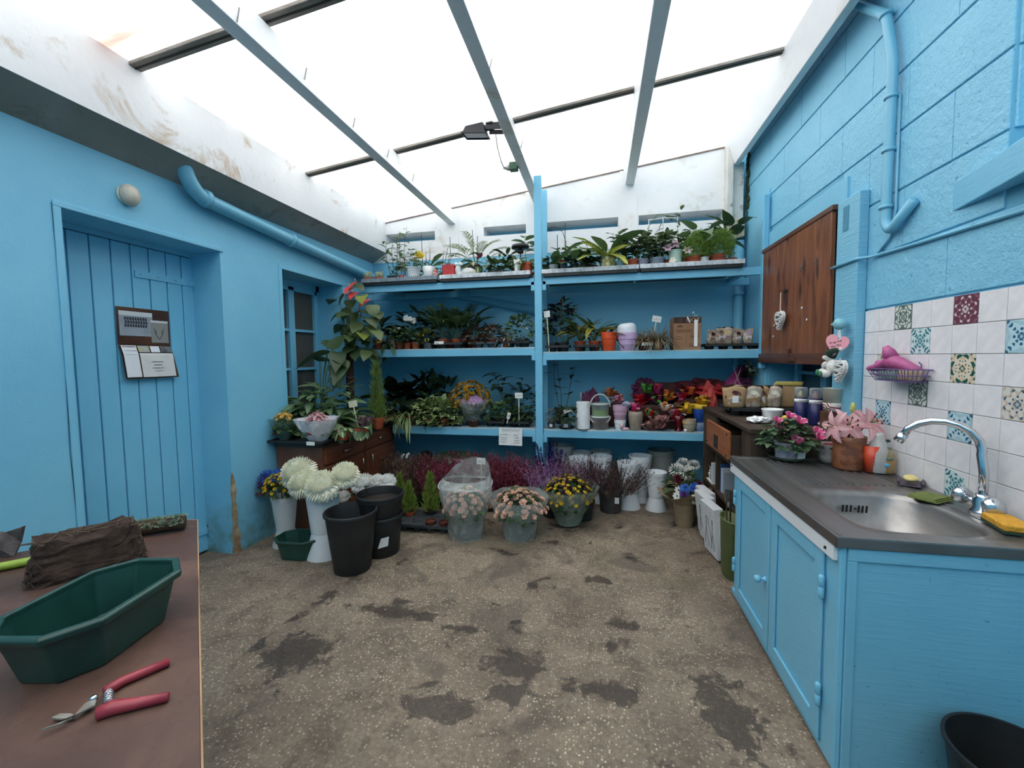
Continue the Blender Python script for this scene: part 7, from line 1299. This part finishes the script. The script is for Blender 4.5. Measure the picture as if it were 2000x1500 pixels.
for k, (y, x, z, tl, lab) in enumerate(((3.08, .752, .03, -.14, 'white catalogue standing in the dresser front'), (2.90, .742, .02, -.10, 'white catalogue with printed vines leaning out of dresser'), (3.18, .762, .03, -.08, 'white catalogue stuffed behind the others'))):
    t = thing('catalogue', lab, 'catalogue', DR(x, y, z)); t.rotation_euler = (0, tl, .15); MB().box(-.03, .03, -.11, .10, 0, .33).build('pages', M('catalogue_white', '#c9cbce', '#dadcde', 20, .5, stretch=(14, 1, 1)), t, bevel=.004)
    b = MB()
    for j in range(5): b.tube([(-.031, -.08+.02*math.sin(j*2+q*.8)+.03*j, .05+.05*q) for q in range(5)], .0016, 4)
    b.build('vine_print', M('grey_print_ink', '#5d6468', rough=.6), t)
p = DR(.765, 2.66, 0); t = thing('waste_bin', 'tall olive green bin beside the sink cabinet', 'bin', p); MB().lathe([(.052, 0), (.055, .004), (.068, .34), (.072, .345), (.070, .352), (.064, .35), (.05, .02), (0, .02)], 26, sx=.8, sy=1.5).build('bin', M('olive_plastic', '#5c6a3c', '#68764a', 10, .5), t, True)
t = thing('garden_canes', 'bundle of thin dark canes standing in the olive bin', 'canes', (p[0], p[1], .021))
for k in range(6): MB().tube([(.02*math.cos(k), .04*math.sin(k*2), 0), (.03*math.cos(k*1.3), .06*math.sin(k*2.2), .46+.02*(k % 3))], .004, 5).build('cane', STEMD, t)
t = thing('white_cloth', 'white rag hanging between catalogue and olive bin', 'cloth', (.752, 2.78, .02)); MB().add([(0, -.03, .30), (.0, .03, .30), (-.012, .025, .15), (-.008, -.035, .15), (-.004, .04, 0), (-.012, -.03, .02)], [(0, 1, 2, 3), (3, 2, 4, 5)]).build('rag', M('rag_white', '#c9c9c4', '#d8d8d4', 14, .9), t, True).modifiers.new('s', 'SOLIDIFY').thickness = .006
# ================================================================ things on the sink
ZK = SZ+.0045
t = plant('pink cyclamen in printed wrap standing in dark green saucer', onZ(ZK, 1537, 897)+Vector((0, .0, 0)), 'potted_cyclamen'); saucer(t, .092, M('dark_green_saucer', '#22372e', rough=.4), h=.022); z = pot(t, .062, .085, M('lilac_print_wrap', '#b3a6b8', '#d4cfd6', 40, .35, lo=.42, hi=.6), .85, z=.006, rim=.04)
CYL = leafmat('leaf_cyclamen', '#3e5a3c', '#587450', spot='#8ca08a'); bush(t, CYL, z, 150, .12, .115, .046, .042, 'heart', True, low=-.25); MB().box(.018, .052, -.066, -.063, .02, .055).build('price_tag', PAPER, t).rotation_euler = (0, .1, 0)
def cycl(parent, p, r): 
    b = MB(); flower(b, p, r, 5, 1.0, (.2, -.5, 1), 'petal', .8); return b.build('flower', FMG, parent, True)
for k, (u, v, r) in enumerate(((1516, 826, .036), (1520, 838, .032), (1540, 818, .040), (1559, 830, .048), (1594, 850, .046), (1552, 868, .048), (1598, 860, .04))):
    p = onY(t.location.y-(.04 if v < 860 else .09), u, v)-Vector(t.location); cycl(t, p, r); MB().tube([(0, 0, z), (p.x*.6, p.y*.6, max(z, p.z)+.01), tuple(p)], .0022, 4).build('flower_stalk', M('stalk_pink', '#8a5a50', rough=.6), t)
p = onZ(ZK, 1622, 902); t = thing('ribbed_pot', 'grey wavy ribbed ceramic pot on the drainer', 'pot', tuple(p)); MB().lathe([(.045, 0), (.052, .006), (.056, .03), (.052, .045), (.057, .06), (.053, .075), (.058, .09), (.054, .092), (.05, .02), (0, .015)], 40, wob=lambda a, z: 1+.035*math.sin(9*a+z*60)).build('pot', M('grey_wavy_ceramic', '#a09a94', '#b0aaa4', 20, .45), t, True)
t = thing('red_ball_sprig', 'red dried sprig lying in the grey ribbed pot', 'flower', (p.x, p.y, p.z+.072)); MB().ball((-.015, 0, .012), .02, .018, .014).ball((.012, .01, .01), .015).build('dried_head', M('dried_red', '#a03a48', '#b86a70', 40, .7, bump=.6), t, True)
def lily():
    p = onZ(ZK, 1663, 918); p.y += .03; t = thing('flower_pot', 'brown glazed pot with carved pattern holding the pink lilies', 'pot', tuple(p)); MB().lathe([(.058, 0), (.062, .01), (.060, .10), (.058, .105), (.066, .13), (.068, .155), (.062, .155), (.05, .1), (0, .09)], 30).build('pot', M('brown_glaze', '#8c5a3e', '#6c402c', 22, .3, lo=.45, hi=.58), t, True); MB().lathe([(.06, 0), (0, .008)], 16, (0, 0, .13)).build('soil', SOIL, t)
    s = thing('orange_sleeve', 'translucent orange plastic sleeve beside the lily pot', 'sleeve', (p.x+.075, p.y-.045, p.z)); MB().lathe([(.030, 0), (.036, .12), (.034, .12), (.028, .004), (0, .004)], 20, sx=1.1).build('sleeve', M('orange_sleeve', '#d8462a', '#e0603c', 10, .3), s, True)
    c = Vector((p.x, p.y, p.z+.135)); st = M('lily_stem', '#6a7a42', rough=.5); an = M('lily_anther', '#6a2a28', rough=.8)
    for k, (u, v, nr, r, lab) in enumerate(((1660, 830, (-.2, -.8, .35), .075, 'wide open pink lily over the brown pot'), (1700, 826, (.35, -.75, .55), .08, 'wide open pink lily touching the tiles'), (1628, 832, (-1, -.3, .15), .068, 'pink lily turned sideways towards the cyclamen'))):
        o = onY(p.y-.03, u, v); f = thing('lily', lab, 'flower', tuple(o)); q = Vector(nr).normalized().to_track_quat('Z', 'Y').to_matrix()
        for i in range(6):
            b = MB(); leaf(b, (0, 0, -.02), i*PI/3, .85, r*1.35, r*(.62 if i % 2 else .46), 'lance', 1.35, .25); b.v = [tuple(q @ Vector(x)) for x in b.v]; b.build('petal', FLILY, f, True)
        for i in range(6):
            a = i*PI/3+.5; e = q @ Vector((.022*math.cos(a), .022*math.sin(a), .045)); MB().tube([(0, 0, 0), tuple(e)], .0014, 4).build('stamen', st, f); MB().ball(e, .0035, .0035, .006).build('anther', an, f, True)
        MB().tube([tuple(q @ Vector((0, 0, -.02))), tuple((c-o)*.5+Vector((0, .01, -.01))), tuple(c-o)], .0035, 6).build('stem', st, f, True)
    o = onY(p.y, 1666, 798); f = thing('lily_bud', 'closed yellow green lily bud above the pink lilies', 'flower', tuple(o)); MB().lathe([(.004, -.028), (.010, -.01), (.0105, .01), (.006, .026), (0, .03)], 12).build('bud', M('bud_yellow', '#c9c46a', '#a9b45a', 20, .5), f, True); MB().tube([(0, 0, -.026), tuple((c-o)*.5), tuple(c-o)], .003, 5).build('stem', st, f)
lily()
p = onZ(ZK, 1722, 922); p.x = min(p.x, 1.235); t = thing('white_bottle', 'worn white plastic bottle without cap by the tiles', 'bottle', tuple(p)); MB().lathe([(.036, 0), (.04, .005), (.04, .09), (.032, .13), (.022, .165), (.021, .178), (.018, .18)], 26).build('bottle', M('worn_white_plastic', '#b9b7b4', '#cfcdca', 8, .4), t, True); MB().tube([(-.036*math.cos(a), -.024-.012*math.sin(a*.5), .06+.016*math.sin(a)) for a in [i*.5 for i in range(13)]], .0018, 4).build('round_logo', M('violet_print', '#5a5aa0', rough=.5), t)
p = onZ(ZK, 1757, 925); p.x = min(p.x, 1.262); t = thing('soap_bottle', 'liquid soap bottle with dark green pump and amber soap', 'bottle', tuple(p)); MB().lathe([(.026, 0), (.031, .006), (.031, .062), (0, .063)], 22, sy=.75).build('amber_soap', M('amber_soap', '#c4922e', rough=.2), t, True); MB().lathe([(.027, -.0005), (.0325, .006), (.0325, .085), (.018, .105), (.013, .108), (.013, .115)], 22, sy=.75).build('bottle', glass('soap_clear', '#e4dcc0', .15), t, True)
MB().lathe([(.014, .112), (.014, .126), (.005, .128), (.005, .142)], 14).build('pump_collar', glass('clear_collar', '#d4d8d4', .3), t, True); MB().box(-.024, .008, -.006, .006, .14, .152).build('pump', M('dark_green_pump', '#1d3a2c', rough=.4), t, bevel=.003); MB().ball((-.012, -.0225, .04), .014, .004, .010, 10, 6).build('blue_label', M('label_blue', '#6ab4d8', rough=.5), t, True); MB().ball((-.002, -.0225, .068), .016, .004, .007, 10, 6).build('green_label', M('label_green', '#5c7a6a', rough=.5), t, True)
p = onZ(ZK, 1778, 945); t = thing('soap_dish', 'dark purple plastic soap dish beside soap bottle', 'dish', tuple(p), 1.0); MB().prism([(-.035, .0), (.035, .0), (.042, .018), (.036, .018), (.03, .005), (-.03, .005), (-.036, .018), (-.042, .018)], 0, -.055, .055).build('dish', M('purple_dark_plastic', '#3c2f42', rough=.35), t, bevel=.002)
t = thing('soap_bar', 'pale yellow bar of soap lying in purple dish', 'soap', (p.x, p.y, p.z+.012), 1.0); MB().ball((0, 0, .012), .042, .024, .012, 18, 9).build('bar', M('yellow_soap', '#dccb84', rough=.45), t, True)
p = onZ(ZK, 1818, 974); t = thing('cleaning_cloth', 'folded olive green cleaning cloth behind the basin', 'cloth', tuple(p), .55); gm = M('olive_cloth', '#5f6a34', '#727d44', 40, .95, bump=.5, bs=150)
for k in range(3): MB().prism([(-.055+.004*k, .004*k), (.05+.006*k, .004*k), (.056-.01*k, .0035+.004*k), (-.055+.006*k, .0038+.004*k)], 1, -.045+.006*k, .045).build('fold', gm, t, bevel=.0015)
p = onZ(ZK, 1968, 1032); t = thing('sponge', 'yellow sponge with green scouring side at sink edge', 'sponge', tuple(p), 1.35); MB().box(-.06, .06, -.035, .035, .007, .027).build('foam', M('yellow_foam', '#e0a83c', '#d09428', 60, .95, bump=.7, bs=120), t, bevel=.004); MB().box(-.06, .06, -.035, .035, 0, .007).build('scourer', M('green_scourer', '#24443a', rough=.95), t)
# wire basket with glove
def basket():
    t = thing('wire_basket', 'purple wire basket hung on the wall tiles', 'basket', (XR-.008, 2.115, 1.19)); wm = M('purple_wire', '#6f5a94', rough=.4); L, D, H = .135, .09, .05
    def rect(k, z): return [(-.004, -L*k, z), (-D*k, -L*k, z), (-D*k, L*k, z), (-.004, L*k, z)]
    for k, z in ((1, H), (.78, 0), (.9, .025)): q = rect(k, z); MB().tube(q+[q[0]], .0025, 5).build('ring', wm, t)
    for i in range(15): y = -L+2*L*i/14; MB().tube([(-D, y, H), (-D*.78, y*.78, 0), (-.004, y*.78, 0)], .0017, 4).build('wire', wm, t)
    for i in range(5):
        x = -D+D*i/5
        for s in (-1, 1): MB().tube([(x, s*L, H), (x*.78, s*L*.78, 0)], .0017, 4).build('wire', wm, t)
    for s in (-.5, .5): MB().tube([(-.004, s*L, H), (-.002, s*L, H+.02), (-.012, s*L, H+.03)], .0025, 5).build('hook', wm, t)
    z0 = 1.19
    s = thing('green_sponge', 'pale green sponge inside the purple wire basket', 'sponge', (XR-.055, 2.15, z0+.004), .1); MB().box(-.025, .025, -.055, .055, 0, .035).build('foam', M('pale_green_foam', '#7f9c8a', '#90ac9a', 60, .9), s, bevel=.006)
    s = thing('tan_sponge', 'tan cloth pad beside green sponge in basket', 'sponge', (XR-.05, 2.045, z0+.004), -.1); MB().box(-.025, .025, -.04, .04, 0, .045).build('foam', M('tan_pad', '#b09878', '#c4ac8c', 60, .9), s, bevel=.006)
    g = thing('rubber_glove', 'pink rubber glove folded over the wire basket', 'glove', (XR-.055, 2.11, z0+.04)); b = MB(); n = 14
    path = [((-.02, .12, .012), .016, .034), ((-.005, .085, .022), .02, .036), ((0, .045, .04), .028, .034), ((.0, .005, .035), .032, .03), ((.005, -.045, .024), .022, .024), ((.01, -.10, .008), .014, .016)]
    vs = []
    for (c, rz_, rx) in path:
        for i in range(n): a = 2*PI*i/n; vs.append((c[0]+rx*math.cos(a), c[1], c[2]+rz_*math.sin(a)))
    b.add(vs, [(j*n+i, j*n+(i+1) % n, (j+1)*n+(i+1) % n, (j+1)*n+i) for j in range(len(path)-1) for i in range(n)]+[tuple(range(n)), tuple((len(path)-1)*n+i for i in range(n))])
    b.tube([(0, .04, .05), (-.006, .055, .085), (-.012, .065, .108)], [.03, .024, .012], 10)
    PK = M('pink_rubber', '#a84a80', '#ba6292', 20, .5, bump=.25, bs=120); b.build('palm_and_cuff', PK, g, True)
    for k in range(3): MB().tube([(.004*k-.004, .10-.006*k, .015+.01*k), (-.012, .128-.004*k, .02+.008*k), (-.016, .142-.01*k, .012+.01*k)], [.012, .011, .007], 8).build('finger', PK, g, True)
basket()
t = thing('floor_bucket', 'black bucket standing on floor against the sink cabinet side', 'bucket', (1.05, 1.255, 0)); MB().lathe([(.10, 0), (.105, .005), (.135, .255), (.142, .262), (.142, .275), (.134, .275), (.10, .02), (0, .02)], 40).build('bucket', BB, t, True); t.children[0].modifiers.new('s', 'EDGE_SPLIT').split_angle = .7
# ================================================================ potting table in the foreground
TZ = .70; TC = Vector((-1.534, 1.333, TZ)); TE = Vector((.748, -.6637, 0)); TP = Vector((-.6637, -.748, 0)); TL, TW = 1.32, .86
def table():
    t = thing('potting_table', 'brown hardboard potting table with pale worn edge', 'table', tuple(TC)); rot = Matrix(((TE.x, TP.x, 0), (TE.y, TP.y, 0), (0, 0, 1)))
    t.rotation_euler = (0, 0, math.atan2(TE.y, TE.x))
    # local x runs along the edge towards the camera, local -y away from the room
    m = bpy.data.materials.new('worn_brown_hardboard'); n = NT(m); v = n.obj(); col = n.ramp(n.noise(v, 3.2, 7, .65, .5), [(.3, '#3e2a24'), (.5, '#523a32'), (.72, '#6c5144')]); col = n.mix(n.ramp(n.noise(v, 40, 5, .7), [(.55, 0.), (.75, .5)]), col, C('#3a2a24')); col = n.mix(n.ramp(n.noise(v, 16, 3, .6), [(.68, 0.), (.74, .8)]), col, C('#8c6c54'))
    n.l(col, n.b.inputs['Base Color']); n.b.inputs['Roughness'].default_value = .55; n.bump(n.noise(v, 50, 5, .7), .15)
    c = .025; MB().prism([(0, -c), (c, 0), (TL, 0), (TL, -TW), (0, -TW)], 2, -.016, 0).build('top', m, t, bevel=.002)
    MB().prism([(.0, -c-.0), (c, .0), (TL, .0), (TL, .003), (c-.002, .003), (-.003, -c+.001)], 2, -.016, .0008).build('edge_strip', wood('pale_edge', '#9a7858', '#b08c6a', '#7c5c44', 0, .7), t)
    for x, y in ((.09, -.09), (TL-.09, -.09), (.09, -TW+.09), (TL-.09, -TW+.09)): MB().box(x-.025, x+.025, y-.025, y+.025, -TZ, -.016).build('leg', OLDV, t, bevel=.003)
    MB().box(.09, TL-.09, -.105, -.08, -.10, -.016).box(.09, TL-.09, -TW+.08, -TW+.105, -.10, -.016).box(.08, .105, -TW+.09, -.09, -.10, -.016).build('apron', OLDV, t)
table()
octo_basin('large dark green octagonal planter on the brown potting table', (-1.065, .688, TZ), .305, .20, .115, M('dark_green_planter', '#173a34', '#1f463e', 14, .32), -1.38)
def clod():
    t = thing('root_ball', 'dried brown root ball lying on potting table', 'root ball', (-1.485, .945, TZ), 1.02); r = random.Random(4); b = MB(); m, n = 10, 34; vs = []
    for j in range(m+1):
        s = j/m; k = 1-.16*s
        for i in range(n):
            a = 2*PI*i/n; c, q = math.cos(a), math.sin(a); w = 1+.05*r.uniform(-1, 1); vs.append((.128*k*w*math.copysign(abs(c)**.45, c), .07*k*w*math.copysign(abs(q)**.5, q), .108*s+.012*r.uniform(-1, 1)*(j == m)+(.006 if j == m else 0)))
    b.add(vs, [(j*n+i, j*n+(i+1) % n, (j+1)*n+(i+1) % n, (j+1)*n+i) for j in range(m) for i in range(n)]+[tuple(range(n-1, -1, -1))]); e = len(b.v); b.add([(0, 0, .112)], []); b.f += [(m*n+i, m*n+(i+1) % n, e) for i in range(n)]
    b.build('soil_block', M('root_bound_soil', '#2e211b', '#46362c', 26, .95, bump=1, bs=50), t)
    for k in range(26):
        a0 = U(0, 6.28); z0 = U(.01, .10); pts = []
        for j in range(6): a = a0+j*.16; z = z0+.012*math.sin(j*1.3+k); c, q = math.cos(a), math.sin(a); kk = 1.03-.16*z/.108; pts.append((.128*kk*math.copysign(abs(c)**.45, c), .07*kk*math.copysign(abs(q)**.5, q), max(.003, z)))
        MB().tube(pts, .0009, 4).build('root', M('pale_roots', '#46372d', '#5e4c3e', 30, .9), t)
    for k in range(12): x = U(-.1, .1); MB().tube([(x, U(-.05, .05), .112), (x+U(-.05, .05), U(-.05, .05), .118), (x+U(-.08, .08), U(-.05, .05), .113)], .002, 4).build('root', M('pale_roots', ''), t)
clod()
def branch():
    a, c = Vector((-1.475, 1.235, TZ)), Vector((-1.675, 1.085, TZ)); t = thing('mossy_branch', 'mossy lichen covered branch lying at table end', 'branch', tuple(a)); d = c-a; rr = .026
    MB().tube([(0, 0, rr), tuple(d*.35+Vector((0, 0, rr+.003))), tuple(d*.7+Vector((0, 0, rr))), tuple(d+Vector((0, 0, rr)))], [rr*.9, rr, rr*1.02, rr*.95], 12).build('branch', M('dark_bark', '#3c2a22', '#54402f', 20, .95, bump=.8), t, True); b = MB(); s = d.normalized().cross(Vector((0, 0, 1)))
    for k in range(420):
        q = U(0, 1); an = rnd.choice((U(.3, 1.1), U(2.3, 3.2), U(1.4, 1.9))); o = d*q+Vector((0, 0, rr))+s*(rr*math.cos(an))+Vector((0, 0, rr*math.sin(an))); 
        for j in range(3): leaf(b, o, U(0, 6.28), U(.1, 1.3), .013, .005, 'needle', roll=U(0, 3))
    b.build('lichen', leafmat('lichen_pale', '#6d8470', '#a4b49a', rough=.9), t, kind='stuff')
branch()
t = thing('green_cane', 'bright lime green smooth cane lying across the table end', 'cane', (-1.60, 1.015, TZ)); MB().tube([(0, 0, .013), (-.16, -.17, .013), (-.34, -.37, .013)], .0125, 10).build('cane', M('lime_bark', '#7f9a30', '#98b444', 14, .5), t, True)
t = thing('bark_fragment', 'broken grey brown bark fragment beside the lime cane', 'bark', (-1.845, .955, TZ), .4); MB().add([(-.06, 0, 0), (.03, -.01, 0), (.035, .01, .04), (.05, .0, .09), (.0, .01, .075), (-.05, .01, .085), (-.02, -.02, .05)], [(0, 1, 6), (1, 2, 6), (2, 3, 4), (2, 4, 6), (4, 5, 6), (5, 0, 6)]).build('bark', M('grey_bark', '#4a4140', '#6c6466', 30, .85, bump=.6), t).modifiers.new('s', 'SOLIDIFY').thickness = .012
def secateurs():
    z = TZ+.008; P = {k: onZ(z, u, v) for k, (u, v) in dict(tip=(80, 1428), tip2=(100, 1400), mid=(140, 1405), piv=(183, 1368), a1=(205, 1352), a2=(240, 1332), h1=(330, 1293), b1=(190, 1395), b2=(220, 1385), b3=(262, 1377), h2=(329, 1361)).items()}; o = P['piv']; t = thing('secateurs', 'open garden secateurs with red handles on potting table', 'secateurs', (o.x, o.y, TZ)); L = lambda k, dz=0: tuple(P[k]-Vector((o.x, o.y, TZ))+Vector((0, 0, dz)))
    red = M('red_grip', '#8e2f3c', '#a03a46', 20, .35); blade = M('worn_blade', '#b4b0a8', '#8c8880', 30, .4, metal=.5)
    MB().tube([L('a1'), L('a2', .002), L('h1')], [.010, .0085, .008], 10).build('handle', red, t, True); MB().tube([L('b1'), L('b2', .003), L('b3', .002), L('h2')], [.011, .0125, .010, .008], 10).build('handle', red, t, True)
    def plate(keys, n, h): v = [Vector(L(k)) for k in keys]; return MB().add([(p.x, p.y, h) for p in v]+[(p.x, p.y, h+.003) for p in v], [tuple(range(len(v))), tuple(range(2*len(v)-1, len(v)-1, -1))]+[(i, i+len(v), (i+1) % len(v)+len(v), (i+1) % len(v)) for i in range(len(v))]).build(n, blade, t)
    P['q1'] = onZ(z, 186, 1380); P['q2'] = onZ(z, 150, 1398); P['q3'] = onZ(z, 165, 1378); P['q4'] = onZ(z, 120, 1416); P['q5'] = onZ(z, 118, 1392); P['q6'] = onZ(z, 138, 1392); P['q7'] = onZ(z, 110, 1402); P['b0'] = onZ(z, 190, 1360); P['q8'] = onZ(z, 135, 1402)
    plate(['tip', 'q4', 'q2', 'q1', 'b0', 'q3', 'mid'], 'hook_blade', .008); plate(['tip2', 'q7', 'q8', 'q2', 'q6', 'q5'], 'cutting_blade', .004)
    MB().lathe([(.006, 0), (.006, .006), (.003, .008), (0, .008)], 12, (Vector(L('piv')).x, Vector(L('piv')).y, .009)).build('pivot_bolt', CHROME, t, True)
    a, c = onZ(z+.004, 213, 1352)-Vector((o.x, o.y, TZ)), onZ(z+.004, 211, 1374)-Vector((o.x, o.y, TZ)); d = c-a; s = d.normalized().orthogonal(); w = d.normalized().cross(s); MB().tube([a+d*(k/40)+s*(.005*math.cos(k*1.1))+w*(.005*math.sin(k*1.1)) for k in range(41)], .0011, 4).build('spring', CHROME, t, True)
secateurs()
